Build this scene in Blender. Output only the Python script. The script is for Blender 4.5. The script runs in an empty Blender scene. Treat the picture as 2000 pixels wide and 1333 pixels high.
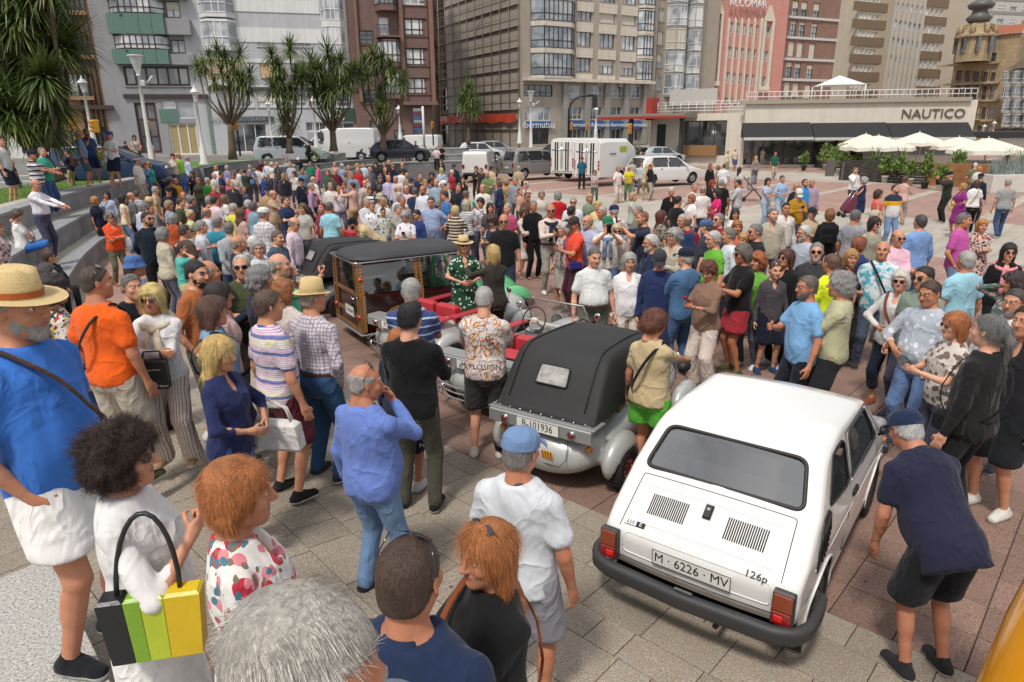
import bpy, bmesh, math, random
import numpy as np
from mathutils import Vector, Matrix
R = math.radians; PI = math.pi
rnd = random.Random(7); nr = np.random.RandomState(7)
SC = bpy.context.scene; COL = SC.collection
# ---------------- camera, sky, sun, exposure ----------------
FP, TH, RO, H = 1335.2, .3003, -.0093, 3.285          # focal length in photo pixels, pitch, roll, height of the lens
fw = np.array([0, math.cos(TH), -math.sin(TH)]); r0 = np.array([1., 0, 0]); u0 = np.cross(r0, fw)
rt = r0*math.cos(RO)+u0*math.sin(RO); up = u0*math.cos(RO)-r0*math.sin(RO)
cd = bpy.data.cameras.new('camera'); cam = bpy.data.objects.new('camera', cd); COL.objects.link(cam); SC.camera = cam
cd.sensor_width = 36; cd.lens = FP/2000*36; cd.clip_start = .05; cd.clip_end = 3000
cam.matrix_world = Matrix(((rt[0], up[0], -fw[0], 0), (rt[1], up[1], -fw[1], 0), (rt[2], up[2], -fw[2], H), (0, 0, 0, 1)))
W = bpy.data.worlds.new("World"); SC.world = W; W.use_nodes = True
nt = W.node_tree; N = nt.nodes; L = nt.links; N.clear()
SUN_EL, SUN_AZ = 58, 205                                # azimuth the light comes from, clockwise from +Y
sky = N.new('ShaderNodeTexSky'); sky.sky_type = 'NISHITA'; sky.sun_disc = False
sky.sun_elevation = R(SUN_EL); sky.sun_rotation = R(SUN_AZ); sky.dust_density = 3
hs = N.new('ShaderNodeHueSaturation'); hs.inputs['Saturation'].default_value = .55
tc = N.new('ShaderNodeTexCoord'); mp = N.new('ShaderNodeMapping'); mp.inputs['Scale'].default_value = (1, 1, 2.6)
nz = N.new('ShaderNodeTexNoise'); nz.inputs['Scale'].default_value = 2.2; nz.inputs['Detail'].default_value = 7; nz.inputs['Roughness'].default_value = .55
cr = N.new('ShaderNodeValToRGB'); cr.color_ramp.elements[0].position = .41; cr.color_ramp.elements[1].position = .55
mx = N.new('ShaderNodeMix'); mx.data_type = 'RGBA'
cl = N.new('ShaderNodeRGB'); cl.outputs[0].default_value = (9.3, 9.3, 9.6, 1)     # lit cloud, in the sky's own units
bg = N.new('ShaderNodeBackground'); bg.inputs['Strength'].default_value = .088; wo = N.new('ShaderNodeOutputWorld')
L.new(tc.outputs['Generated'], mp.inputs[0]); L.new(mp.outputs[0], nz.inputs[0]); L.new(nz.outputs[0], cr.inputs[0])
L.new(sky.outputs[0], hs.inputs['Color']); L.new(cr.outputs[0], mx.inputs[0]); L.new(hs.outputs[0], mx.inputs[6]); L.new(cl.outputs[0], mx.inputs[7])
L.new(mx.outputs[2], bg.inputs[0]); L.new(bg.outputs[0], wo.inputs[0])
sd = bpy.data.lights.new('sun', 'SUN'); sd.energy = 2.4; sd.angle = R(8); sd.color = (1, .95, .88)
sun = bpy.data.objects.new('sun', sd); COL.objects.link(sun)
sun.rotation_euler = Vector((math.sin(R(SUN_AZ))*math.cos(R(SUN_EL)), math.cos(R(SUN_AZ))*math.cos(R(SUN_EL)), math.sin(R(SUN_EL)))).to_track_quat('Z', 'Y').to_euler()
vs = SC.view_settings; vs.view_transform = 'Standard'; vs.look = 'None'; vs.gamma = 1; vs.use_curve_mapping = False; vs.exposure = .31
SC.render.engine = 'CYCLES'; SC.cycles.use_denoising = True; SC.cycles.max_bounces = 6; SC.cycles.diffuse_bounces = 3
SC.cycles.glossy_bounces = 3; SC.cycles.transparent_max_bounces = 12; SC.cycles.caustics_reflective = False; SC.cycles.caustics_refractive = False

# ---------------- helpers ----------------
def ray(px, py): return fw+rt*(px-1000)/FP-up*(py-666.5)/FP
def at(px, py, z):                       # photo pixel -> point at height z
 d = ray(px, py); t = (z-H)/d[2]; return np.array([0, 0, H])+d*t
def atd(px, py, dep):                    # photo pixel -> point at distance dep along the ground
 d = ray(px, py); return np.array([0, 0, H])+d*(dep/d[1])
def lin(c): return c/12.92 if c <= .04045 else ((c+.055)/1.055)**2.4
def C(h, k=.86):
 if isinstance(h, (tuple, list)): return tuple(h)
 if len(h) == 3: h = ''.join(a*2 for a in h)
 return tuple(lin(int(h[i:i+2], 16)/255)*k for i in (0, 2, 4))
_mats = {}
class NT:                                # small node-graph writer
 def __init__(s, name):
  s.m = bpy.data.materials.new(name); s.m.use_nodes = True; s.t = s.m.node_tree; s.b = s.t.nodes['Principled BSDF']
 def n(s, typ, **k):
  o = s.t.nodes.new('ShaderNode'+typ)
  for a, v in k.items():
   if a.startswith('i_'):
    key = a[2:]; key = int(key) if key.isdigit() else key.replace('_', ' ')
    if isinstance(v, tuple) and len(v) == 2 and hasattr(v[0], 'outputs'): s.t.links.new(v[0].outputs[v[1]], o.inputs[key])
    elif hasattr(v, 'outputs'): s.t.links.new(v.outputs[0], o.inputs[key])
    else: o.inputs[key].default_value = v
   else: setattr(o, a, v)
  return o
 def obj(s, sc=(1, 1, 1), rot=(0, 0, 0)):
  c = s.n('TexCoord'); m = s.n('Mapping', i_Scale=sc, i_Rotation=rot); s.t.links.new(c.outputs['Object'], m.inputs[0]); return m
 def noise(s, vec, sc, det=4, ro=.6): return s.n('TexNoise', i_Vector=vec, i_Scale=sc, i_Detail=det, i_Roughness=ro)
 def ramp(s, fac, *st):
  o = s.n('ValToRGB', i_0=fac); e = o.color_ramp.elements
  while len(e) < len(st): e.new(.5)
  for q, (p, c) in zip(e, st): q.position = p; q.color = (c, c, c, 1) if isinstance(c, (int, float)) else tuple(c)+(1,)
  return o
 def mix(s, f, a, b, mode='MIX'):
  o = s.n('Mix', data_type='RGBA', blend_type=mode)
  for k, v in ((0, f), (6, a), (7, b)):
   if hasattr(v, 'outputs'): s.t.links.new(v.outputs[2] if v.bl_idname == 'ShaderNodeMix' else v.outputs[0], o.inputs[k])
   else: o.inputs[k].default_value = v if k == 0 else (tuple(v)+(1,) if len(v) == 3 else v)
  return o
 def math(s, op, a, b=0.): return s.n('Math', operation=op, i_0=a, i_1=b)
 def set(s, **k):
  for a, v in k.items():
   i = s.b.inputs[a.replace('_', ' ')]
   if hasattr(v, 'outputs'): s.t.links.new(v.outputs[2] if v.bl_idname == 'ShaderNodeMix' else v.outputs[0], i)
   elif isinstance(v, tuple) and len(v) == 3 and i.type == 'RGBA': i.default_value = v+(1,)
   else: i.default_value = v
  return s
 def bump(s, h, st=.3, d=.01):
  b = s.n('Bump', i_Strength=st, i_Distance=d); s.t.links.new(h.outputs[2] if h.bl_idname == 'ShaderNodeMix' else h.outputs[0], b.inputs['Height']); s.t.links.new(b.outputs[0], s.b.inputs['Normal']); return s
def mat(name, col, rough=.6, metal=0., var=.12, vs_=6., bump=0., bsc=40., spec=.5, coat=0., **kw):
 key = (name, col, rough, metal)
 if key in _mats: return _mats[key]
 g = NT(name); c = C(col); v = g.obj()
 nn = g.noise(v, vs_, 5, .65); r_ = g.ramp(nn, (.25, 1-var), (.75, 1+var*.6))
 g.set(Base_Color=g.mix(1., c, r_, 'MULTIPLY'), Roughness=rough, Metallic=metal, Specular_IOR_Level=spec, Coat_Weight=coat, **kw)
 if bump: g.bump(g.noise(v, bsc, 4), bump, .01)
 _mats[key] = g.m; return g.m
def glass(name='window_glass', tint=(.10, .12, .14), rough=.06, cl_=.35):
 # daylight window: dark room behind a reflecting pane, some panes with pale curtains
 key = ('G', name)
 if key in _mats: return _mats[key]
 g = NT(name); v = g.obj((1, 1, 1)); nn = g.noise(v, .55, 2); r_ = g.ramp(nn, (.42, tint), (.5, tuple(x*1.8+.03 for x in tint)), (.62, (cl_, cl_, cl_*.97)))
 g.set(Base_Color=r_, Roughness=rough, Specular_IOR_Level=1., IOR=1.6); _mats[key] = g.m; return g.m
def clearglass(name='clear_glass', tint=(.8, .85, .85), a=.25):
 key = ('CG', name)
 if key in _mats: return _mats[key]
 g = NT(name); g.set(Base_Color=tint, Roughness=.03, Alpha=a, Specular_IOR_Level=1., IOR=2.1); _mats[key] = g.m; return g.m
def emit(name, col, st):
 g = NT(name); g.set(Base_Color=(.0, .0, .0), Emission_Color=C(col), Emission_Strength=st); return g.m
class MB:
 def __init__(s): s.v = []; s.f = []; s.m = []; s.n = 0; s.sm = []
 def add(s, v, f, m=0, M=None, sm=False):
  v = np.asarray(v, float)
  if M is not None: M = np.asarray(M); v = v@M[:3, :3].T+M[:3, 3]
  s.v.append(v)
  if isinstance(f, np.ndarray): s.f.extend((f+s.n).tolist())
  else: s.f.extend([[i+s.n for i in q] for q in f])
  if isinstance(m, (int, float)): s.m.extend([int(m)]*len(f))
  else: s.m.extend(list(m))
  s.sm.extend([sm]*len(f)); s.n += len(v); return s
 def box(s, c, d, m=0, M=None, rz=0., bev=0.):
  x, y, z = d[0]/2, d[1]/2, d[2]/2
  if bev:
   b = bev; vv = []
   for zz, k in ((-z, b), (-z+b, 0), (z-b, 0), (z, b)):
    vv += [(-x+k, -y+k, zz), (x-k, -y+k, zz), (x-k, y-k, zz), (-x+k, y-k, zz)]
   ff = [(3, 2, 1, 0), (12, 13, 14, 15)]+[(a*4+i, a*4+(i+1) % 4, a*4+4+(i+1) % 4, a*4+4+i) for a in range(3) for i in range(4)]
  else:
   vv = [(-x, -y, -z), (x, -y, -z), (x, y, -z), (-x, y, -z), (-x, -y, z), (x, -y, z), (x, y, z), (-x, y, z)]
   ff = [(3, 2, 1, 0), (4, 5, 6, 7), (0, 1, 5, 4), (1, 2, 6, 5), (2, 3, 7, 6), (3, 0, 4, 7)]
  vv = np.array(vv)
  if rz: c_, s_ = math.cos(rz), math.sin(rz); vv = vv@np.array([[c_, s_, 0], [-s_, c_, 0], [0, 0, 1]])
  return s.add(vv+np.array(c), ff, m, M)
 def tube(s, P, r, seg=8, m=0, M=None, sm=True, cap=True, flat=1.):
  P = np.array(P, float); n = len(P); r = np.broadcast_to(r, (n,)) if np.ndim(r) < 2 else r
  V = []; u_ = None
  for i in range(n):
   t = P[min(i+1, n-1)]-P[max(i-1, 0)]; t = t/(np.linalg.norm(t)+1e-9)
   if u_ is None:
    a = np.array([0, 0, 1.]) if abs(t[2]) < .9 else np.array([1., 0, 0]); u_ = np.cross(a, t)
   u_ = u_-t*(u_@t); u_ /= np.linalg.norm(u_)+1e-9; w = np.cross(t, u_)
   for k in range(seg):
    a = 2*PI*k/seg; V.append(P[i]+(u_*math.cos(a)+w*math.sin(a)*flat)*r[i])
  F = [(i*seg+k, i*seg+(k+1) % seg, (i+1)*seg+(k+1) % seg, (i+1)*seg+k) for i in range(n-1) for k in range(seg)]
  if cap: F += [tuple(range(seg-1, -1, -1)), tuple((n-1)*seg+k for k in range(seg))]
  return s.add(V, F, m, M, sm)
 def lathe(s, prof, seg=16, m=0, M=None, sm=True, c=(0, 0, 0), cap=False):
  V = [(c[0]+r*math.cos(2*PI*k/seg), c[1]+r*math.sin(2*PI*k/seg), c[2]+z) for r, z in prof for k in range(seg)]
  F = [(i*seg+k, i*seg+(k+1) % seg, (i+1)*seg+(k+1) % seg, (i+1)*seg+k) for i in range(len(prof)-1) for k in range(seg)]
  if cap: F += [tuple(range(seg-1, -1, -1)), tuple((len(prof)-1)*seg+k for k in range(seg))]
  return s.add(V, F, m, M, sm)
 def ell(s, c, r, m=0, seg=12, rg=8, M=None):
  V = [];
  for i in range(rg+1):
   a = -PI/2+PI*i/rg
   for k in range(seg): b = 2*PI*k/seg; V.append((c[0]+r[0]*math.cos(a)*math.cos(b), c[1]+r[1]*math.cos(a)*math.sin(b), c[2]+r[2]*math.sin(a)))
  F = [(i*seg+k, i*seg+(k+1) % seg, (i+1)*seg+(k+1) % seg, (i+1)*seg+k) for i in range(rg) for k in range(seg)]
  return s.add(V, F, m, M, True)
 def prism(s, poly, z0, z1, m=0, M=None):
  n = len(poly); V = [(x, y, z0) for x, y in poly]+[(x, y, z1) for x, y in poly]
  F = [tuple(range(n-1, -1, -1)), tuple(range(n, 2*n))]+[(i, (i+1) % n, n+(i+1) % n, n+i) for i in range(n)]
  return s.add(V, F, m, M)
 def mesh(s, name, mats=()):
  me = bpy.data.meshes.new(name)
  V = np.concatenate(s.v) if s.v else np.zeros((0, 3))
  me.from_pydata(V.tolist(), [], s.f)
  for m_ in mats: me.materials.append(m_)
  me.polygons.foreach_set('material_index', s.m); me.polygons.foreach_set('use_smooth', s.sm); me.update(); return me
 def build(s, name, mats, parent=None, loc=None, rz=0.):
  if not isinstance(mats, (list, tuple)): mats = [mats]
  return put(name, s.mesh(name, mats), parent, loc, rz)
def put(name, me, parent=None, loc=None, rz=0.):
 o = bpy.data.objects.new(name, me); COL.objects.link(o)
 if parent: o.parent = parent
 if loc is not None: o.location = loc
 if rz: o.rotation_euler = (0, 0, rz)
 return o
def tag(o, label=None, cat=None, group=None, kind=None):
 for k, v in (('label', label), ('category', cat), ('group', group), ('kind', kind)):
  if v: o[k] = v
 return o
def root(name, label, cat, loc=(0, 0, 0), rz=0., group=None):
 o = bpy.data.objects.new(name, None); COL.objects.link(o); o.location = loc; o.rotation_euler = (0, 0, rz); o.empty_display_size = .2
 return tag(o, label, cat, group)
def rowm(R3, t): M = np.eye(4); M[:3, :3] = R3; M[:3, 3] = t; return M
def zipf(pts, n):                        # resample a polyline
 pts = np.array(pts, float); d = np.r_[0, np.cumsum(np.linalg.norm(np.diff(pts, axis=0), axis=1))]
 t = np.linspace(0, d[-1], n); return np.stack([np.interp(t, d, pts[:, i]) for i in range(3)], 1)
def text(name, body, size, mt, parent, M, ext=.003, sx=1., bold=0.):
 cu = bpy.data.curves.new(name, 'FONT'); cu.body = body; cu.size = size; cu.extrude = ext; cu.align_x = 'CENTER'; cu.align_y = 'CENTER'; cu.resolution_u = 2
 t = bpy.data.objects.new('tmp', cu); COL.objects.link(t); bpy.context.view_layer.update()
 me = bpy.data.meshes.new_from_object(t.evaluated_get(bpy.context.evaluated_depsgraph_get())); bpy.data.objects.remove(t); bpy.data.curves.remove(cu)
 me.name = name; me.materials.clear(); me.materials.append(mt); o = put(name, me, parent)
 o.matrix_local = Matrix(M.tolist())@Matrix.Diagonal((sx, 1, 1, 1)); return o
# ---------------- ground ----------------
AU = R(47.3); UU = np.array([math.cos(AU), math.sin(AU)]); NN = np.array([-UU[1], UU[0]])
def sst(t): t = min(1., max(0., t)); return t*t*(3-2*t)
def G(x, y): return .32*sst((-.5-x)/2.)*(1-sst((y-7.5)/3.5))      # the paving rises gently towards the left
def un(u, n): p = UU*u+NN*n; return (p[0], p[1])
def stone(name, base, dark, light, sc=55, rough=.75, tilev=True, warm=None):
 g = NT(name); v = g.obj(); c = NT.n
 geo = g.n('NewGeometry'); n1 = g.noise((geo, 0), sc, 3, .7); n2 = g.noise((geo, 0), sc*.32, 3, .6); n3 = g.noise((geo, 0), .45, 4, .6)
 r1 = g.ramp(n1, (.36, C(dark)), (.5, C(base)), (.66, C(light)))
 m1 = g.mix(g.ramp(n2, (.42, 0), (.62, .55)), r1, C(warm or base))
 if tilev:
  oi = g.n('ObjectInfo'); at_ = g.n('Attribute', attribute_name='tv'); sm = g.math('ADD', (oi, 5) if False else (at_, 2), 0.)
  m1 = g.mix(1., m1, g.ramp(sm, (0., .84), (1., 1.08)), 'MULTIPLY')
 m2 = g.mix(1., m1, g.ramp(n3, (.3, .80), (.5, 1.), (.7, 1.08)), 'MULTIPLY')
 n4 = g.noise((geo, 0), 3.1, 5, .75); m3 = g.mix(1., m2, g.ramp(n4, (.28, .62), (.36, 1.)), 'MULTIPLY')
 vo = g.n('TexVoronoi', i_Vector=(geo, 0), i_Scale=2.6); m3 = g.mix(1., m3, g.ramp((vo, 0), (.035, .34), (.05, 1.)), 'MULTIPLY')
 g.set(Base_Color=m3, Roughness=rough); g.bump(n1, .25, .004); return g.m
M_gran = stone('beige_granite', 'a0978a', '5f584e', 'bdb3a2', 90, warm='97836a')
M_red = stone('red_brown_paver', '8c7064', '5c4841', 'a6897b', 80, warm='92725f')
M_far_b = 'b5aa9a'; M_far_r = 'ad8a7a'
# the joint bed under the slabs, then the plaza farther out with its broad bands
g = NT('joint_bed'); g.set(Base_Color=C('4b423b'), Roughness=.95); M_bed = g.m
g = NT('plaza_paving')
geo = g.n('NewGeometry'); mpn = g.n('Mapping', i_Vector=(geo, 0), i_Rotation=(0, 0, -AU)); sx = g.n('SeparateXYZ', i_0=mpn)
fr = g.math('MULTIPLY', g.math('FRACT', g.math('DIVIDE', g.math('SUBTRACT', (sx, 0), 4.45), 24.6)), 24.6)
band = g.math('GREATER_THAN', fr, 16.1)
stripe = g.math('LESS_THAN', g.math('FRACT', g.math('DIVIDE', (sx, 1), 4.1)), .11)
fine = g.math('GREATER_THAN', (sx, 0), 29.); stripe = g.math('MULTIPLY', stripe, fine)
ju = g.math('LESS_THAN', g.math('FRACT', g.math('DIVIDE', g.math('SUBTRACT', (sx, 0), 4.45), .4125)), .05)
jn = g.math('LESS_THAN', g.math('FRACT', g.math('DIVIDE', g.math('SUBTRACT', (sx, 1), .287), .41)), .05)
jt = g.math('MAXIMUM', ju, jn)
bk = g.n('TexBrick', i_Vector=mpn, i_Scale=1., i_Color1=(.62, .62, .62, 1), i_Color2=(1.12, 1.12, 1.12, 1), i_Mortar=(.9, .9, .9, 1), i_Mortar_Size=0.)
bk.inputs['Brick Width'].default_value = .825; bk.inputs['Row Height'].default_value = .4125
n1 = g.noise((geo, 0), 60, 3, .7); n3 = g.noise((geo, 0), .35, 5, .65); n5 = g.noise((geo, 0), 6, 4, .7)
colr = g.mix(g.ramp(n1, (.35, 0.), (.65, 1.)), C('8f6c5e'), C('b8988a')); colb = g.mix(g.ramp(n1, (.35, 0.), (.65, 1.)), C('a0978a'), C('c6bfb2'))
cc = g.mix(g.math('MAXIMUM', band, stripe), colr, colb)
cc = g.mix(.35, cc, g.mix(1., cc, bk, 'MULTIPLY')); cc = g.mix(g.math('MULTIPLY', jt, .45), cc, C('57493f'))
cc = g.mix(1., cc, g.ramp(n3, (.3, .84), (.5, 1.), (.7, 1.1)), 'MULTIPLY'); cc = g.mix(1., cc, g.ramp(n5, (.3, .82), (.5, 1.05)), 'MULTIPLY')
g.set(Base_Color=cc, Roughness=.72); M_plaza = g.m
b = MB(); b.add([(-60, -6, 0), (400, -6, 0), (400, 700, 0), (-60, 700, 0)], [(0, 1, 2, 3)])
tag(b.build('plaza_ground', M_plaza), kind='structure', label='wide pink and beige paved plaza')
b = MB(); b.add([(-500, -60, -.3), (600, -60, -.3), (600, 1500, -.3), (-500, 1500, -.3)], [(0, 1, 2, 3)])
tag(b.build('ground', mat('far_ground', '8d8983', .9)), kind='structure')
def infr(u, n, mar=25):
 P = np.array([*un(u, n), 0.])-np.array([0, 0, H]); z = P@fw
 if z < .3: return False
 x, y = 1000+FP*(P@rt)/z, 666.5-FP*(P@up)/z
 return -mar < x < 2000+mar and -mar < y < 1333+mar*3
TIL = []      # (u0, n0, du, dn, kind)
for i in range(-9, 12):                                # beige granite, running bond, rows along n
 pass
GP = [.20, .31]
u_ = 4.45; k = 0
while u_ > -6:
 du = .27 if k % 3 == 0 else .405; u_ -= du; off = rnd.random(); n_ = -9+off*.5
 while n_ < 14:
  dn = .5 if rnd.random() < .7 else .25; TIL.append((u_, n_, du, dn, 0)); n_ += dn
 k += 1
for i in range(0, 39):
 for j in range(-40, 60): TIL.append((4.45+i*.4125, .287+j*.41, .4125, .41, 1))
def tile_d(t):
 x, y = un(t[0]+t[2]/2, t[1]+t[3]/2); return math.hypot(x, y)
TIL = [t for t in TIL if infr(t[0]+t[2]/2, t[1]+t[3]/2, 60) and tile_d(t) < 15.5]
TIL.sort(key=tile_d)
paving = bpy.data.objects.new('pavement', None); COL.objects.link(paving); tag(paving, kind='structure', label='slab paving of beige granite and red brown pavers'); paving.location = (0, 0, .006)
b = MB()
for t in TIL: q = [un(t[0]+a*t[2], t[1]+c*t[3]) for a, c in ((0, 0), (1, 0), (1, 1), (0, 1))]; b.add([(x, y, G(x, y)) for x, y in q], [(0, 1, 2, 3)])
bed = b.build('joint_bed', M_bed, paving)
def slab(MBo, t, z=.016):
 j = .004 if t[4] else .003; h = z+rnd.uniform(-.0012, .0012)
 u0, u1, n0_, n1_ = t[0]+j, t[0]+t[2]-j, t[1]+j, t[1]+t[3]-j; e = .004
 V = [(*un(a, c), -.004) for a, c in ((u0, n0_), (u1, n0_), (u1, n1_), (u0, n1_))]+[(*un(a, c), h-.003) for a, c in ((u0, n0_), (u1, n0_), (u1, n1_), (u0, n1_))]+[(*un(a, c), h) for a, c in ((u0+e, n0_+e), (u1-e, n0_+e), (u1-e, n1_-e), (u0+e, n1_-e))]
 F = [(a, (a+1) % 4, 4+(a+1) % 4, 4+a) for a in range(4)]+[(4+a, 4+(a+1) % 4, 8+(a+1) % 4, 8+a) for a in range(4)]+[(8, 9, 10, 11)]
 MBo.add([(x, y, z+G(x, y)) for x, y, z in V], F, t[4])
def tv(me, vals, per):
 a = me.attributes.new('tv', 'FLOAT', 'FACE'); a.data.foreach_set('value', np.repeat(vals, per))
for t in TIL[:300]:
 b = MB(); slab(b, t); me = b.mesh('slab', [M_gran, M_red]); tv(me, [rnd.random()], 9); put('slab', me, paving)
b = MB(); vals = []
for t in TIL[300:]: slab(b, t); vals.append(rnd.random())
me = b.mesh('slabs', [M_gran, M_red]); tv(me, vals, 9); tag(put('slabs', me, paving), kind='stuff')
# white granite terrace at the lower left, where the nearest people stand
TZ = .88
M_wg = stone('white_speckled_granite', 'b0aea8', '62605c', 'd6d3cc', 75, tilev=False, warm='a9a59d')
e0, e1 = at(95, 1090, TZ), at(215, 1333, TZ); dd = (e1-e0)/np.linalg.norm(e1-e0)
A_, B_ = e0, e1+dd*4; A2 = at(-90, 1168, TZ)
b = MB(); b.prism([tuple(A_[:2]), tuple(A2[:2]), (-7, -4), (B_[0]+3.5, -4), tuple(B_[:2])][::-1], 0.0, TZ)
tag(b.build('terrace', M_wg), kind='structure', label='raised white speckled granite terrace')
# ---------------- curved stone benches, lawn, street ----------------
def P(px, py, z=None, d=None): return at(px, py, z) if d is None else atd(px, py, d)
F1 = [P(-60, 700, .52), P(60, 610, .52), P(128, 545, .52), P(158, 500, .52), P(195, 468, .52), P(250, 438, .52), P(330, 398, .52), P(430, 366, .52), P(560, 345, d=40), P(700, 326, d=46), P(800, 317, d=49), P(908, 314.5, d=51)]
F2 = [P(-160, 590, 1.07), P(-60, 545, 1.07), P(30, 495, 1.07), P(93, 457, 1.07), P(180, 411, 1.07), P(255, 385, 1.07), P(330, 362, 1.07), P(434, 335, 1.07), P(560, 326, d=42.5), P(640, 318.5, d=45.5), P(780, 306, d=50), P(907, 301.5, d=52.2)]
F3 = [P(-160, 468, 1.6), P(-80, 444, 1.6), P(0, 418, 1.6), P(99, 387, 1.6), P(180, 366, 1.6), P(255, 351, 1.6), P(314, 340, 1.6), P(434, 317.5, d=41.5), P(520, 311, d=44.5), P(650, 300, d=47.5), P(754, 293, d=51), P(912, 289.5, d=53.5)]
NP_ = 46
F1, F2, F3 = (zipf(f, NP_) for f in (F1, F2, F3))
F4 = F3.copy(); dv = F3-F2; dv[:, 2] = 0; dv /= np.linalg.norm(dv, axis=1)[:, None]; F4 += dv*2.3
g = NT('bench_concrete'); geo = g.n('NewGeometry'); n1 = g.noise((geo, 0), 26, 5, .7); n2 = g.noise((geo, 0), .9, 5, .7)
g.set(Base_Color=g.mix(1., g.ramp(n2, (.3, C('77787a')), (.6, C('9a9b9b'))), g.ramp(n1, (.3, .8), (.7, 1.12)), 'MULTIPLY'), Roughness=.8); g.bump(n1, .2, .01); M_con = g.m
g = NT('bench_top_stone'); geo = g.n('NewGeometry'); n1 = g.noise((geo, 0), 20, 5, .7); n2 = g.noise((geo, 0), .7, 5, .7)
g.set(Base_Color=g.mix(1., g.ramp(n2, (.3, C('a9a69c')), (.6, C('bcb4a4'))), g.ramp(n1, (.3, .85), (.7, 1.1)), 'MULTIPLY'), Roughness=.75); g.bump(n1, .15, .01); M_top = g.m
benches = root('stepped_bench', 'long curved three step grey stone bench around the plaza', 'stone bench')
seg_i = list(range(NP_-1))
for li, (Fa, Fb) in enumerate(((F1, F2), (F2, F3), (F3, F4))):
 base = Fa.copy(); base[:, 2] = (0 if li == 0 else (F1, F2)[li-1][:, 2]-.02)
 for i in seg_i:
  a, c = Fa[i], Fa[i+1]; in0 = Fb[i].copy(); in1 = Fb[i+1].copy(); in0[2] = a[2]; in1[2] = c[2]
  n_ = np.cross(c-a, [0, 0, 1]); n_ /= np.linalg.norm(n_)
  if n_@(a-in0) < 0: n_ = -n_
  gp = (c-a)*.004
  b = MB()                        # riser panel with recessed joint and a projecting seat slab
  V = [base[i]+gp, base[i+1]-gp, c-gp-[0, 0, .07], a+gp-[0, 0, .07]]; q = [v-n_*.25 for v in V]
  b.add(V+q, [(0, 1, 2, 3), (0, 3, 7, 4), (1, 5, 6, 2), (3, 2, 6, 7)], 0)
  o1 = a+n_*.025+gp; o2 = c+n_*.025-gp
  mid0, mid1 = a*.45+in0*.55, c*.45+in1*.55
  T = [o1, o2, mid1-gp, mid0+gp, in1-gp, in0+gp]
  b.add([t for t in T]+[t-[0, 0, .07] for t in T], [(0, 1, 2, 3), (6, 9, 8, 7), (0, 6, 7, 1), (2, 8, 9, 3)], 2)
  b.add([T[3], T[2], T[4], T[5]], [(0, 1, 2, 3)], 1)
  b.build('stone_block', [M_con, M_top, mat('bench_grey_slab', '96989a', .7, bump=.2)], benches)
# lawn strips and street at the upper level
def sheet(name, pts, m, label=None, z=None, kind='structure'):
 b = MB(); b.add([(p[0], p[1], p[2] if z is None else z) for p in pts], [tuple(range(len(pts)))]); o = b.build(name, m); return tag(o, label, kind=kind)
SZ = 1.3
b = MB(); ring = [p for p in F4]; far_ = [np.array([p[0]*1.0-8-abs(p[0])*2.2, p[1]+60, 0]) for p in F4]
V = [(p[0], p[1], 1.5) for p in F4[:34]]+[(p[0]-3.2, p[1]+1.6, 1.5) for p in F4[:34]]
b.add(V, [(i, i+1, 35+i, 34+i) for i in range(33)])
g = NT('lawn'); geo = g.n('NewGeometry'); n1 = g.noise((geo, 0), 40, 4, .8); g.set(Base_Color=g.ramp(n1, (.3, C('3c5a18')), (.7, C('6f9231'))), Roughness=.9); g.bump(n1, .6, .03); M_lawn = g.m
tag(b.build('lawn', M_lawn), 'mown green grass strip behind the upper stone step', kind='structure')
b = MB(); gr = []
for i in range(9000):
 k = rnd.uniform(0, 20); i0 = int(k); p = F4[i0]*(1-k+i0)+F4[i0+1]*(k-i0); w = rnd.random(); x, y = p[0]-3.2*w, p[1]+1.6*w
 a = rnd.uniform(0, 6.28); h_ = rnd.uniform(.03, .08); l_ = rnd.uniform(-.03, .03); b.add([(x-.006, y, 1.5), (x+.006, y, 1.5), (x+l_, y+l_, 1.5+h_)], [(0, 1, 2)])
tag(b.build('grass', M_lawn), 'short grass blades', kind='stuff')
g = NT('asphalt'); geo = g.n('NewGeometry'); n1 = g.noise((geo, 0), 60, 4, .8); n2 = g.noise((geo, 0), .5, 4, .7)
g.set(Base_Color=g.mix(1., g.ramp(n2, (.3, C('6b6966')), (.7, C('83807b'))), g.ramp(n1, (.3, .8), (.7, 1.15)), 'MULTIPLY'), Roughness=.9); M_asph = g.m
V = [(p[0], p[1]) for p in F4]; ex, ey = V[-1]
poly = V+[(ex+2.5, ey+26), (ex+6, 140), (-140, 140), (-140, 20), (-40, 8)]
b = MB(); b.add([(x, y, SZ) for x, y in poly], [tuple(range(len(poly)))])
b.add([(ex, ey, SZ), (ex+14, ey+4, .012), (ex+22, 140, .012), (ex+2.5, ey+26, SZ)], [(0, 1, 2, 3)])
b.add([(F3[-1][0], F3[-1][1], F3[-1][2]), (ex, ey, SZ+.2), (ex, ey, 0), (F1[-1][0], F1[-1][1], 0), (F1[-1][0], F1[-1][1], F1[-1][2])], [(0, 1, 2, 3, 4)])
b.add([(ex, ey, SZ), (ex+14, ey+4, 0), (ex, ey, 0)], [(0, 1, 2)])
tag(b.build('road', M_asph), 'grey asphalt street behind the stone benches', kind='structure')
M_pave = mat('pavement_stone', 'a39e95', .85, bump=.2)
b = MB(); pl = [atd(-200, 306, 55)[:2], atd(100, 306, 57)[:2], atd(400, 306, 60)[:2], atd(700, 300, 62)[:2], atd(850, 300, 64)[:2]]; bk_ = [(p[0]-4, p[1]+16) for p in pl]
b.prism([tuple(p) for p in pl]+[tuple(p) for p in bk_[::-1]], SZ-.2, SZ+.13)
tag(b.build('sidewalk', M_pave), 'pale kerbed pavement in front of the buildings', kind='structure')
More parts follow.
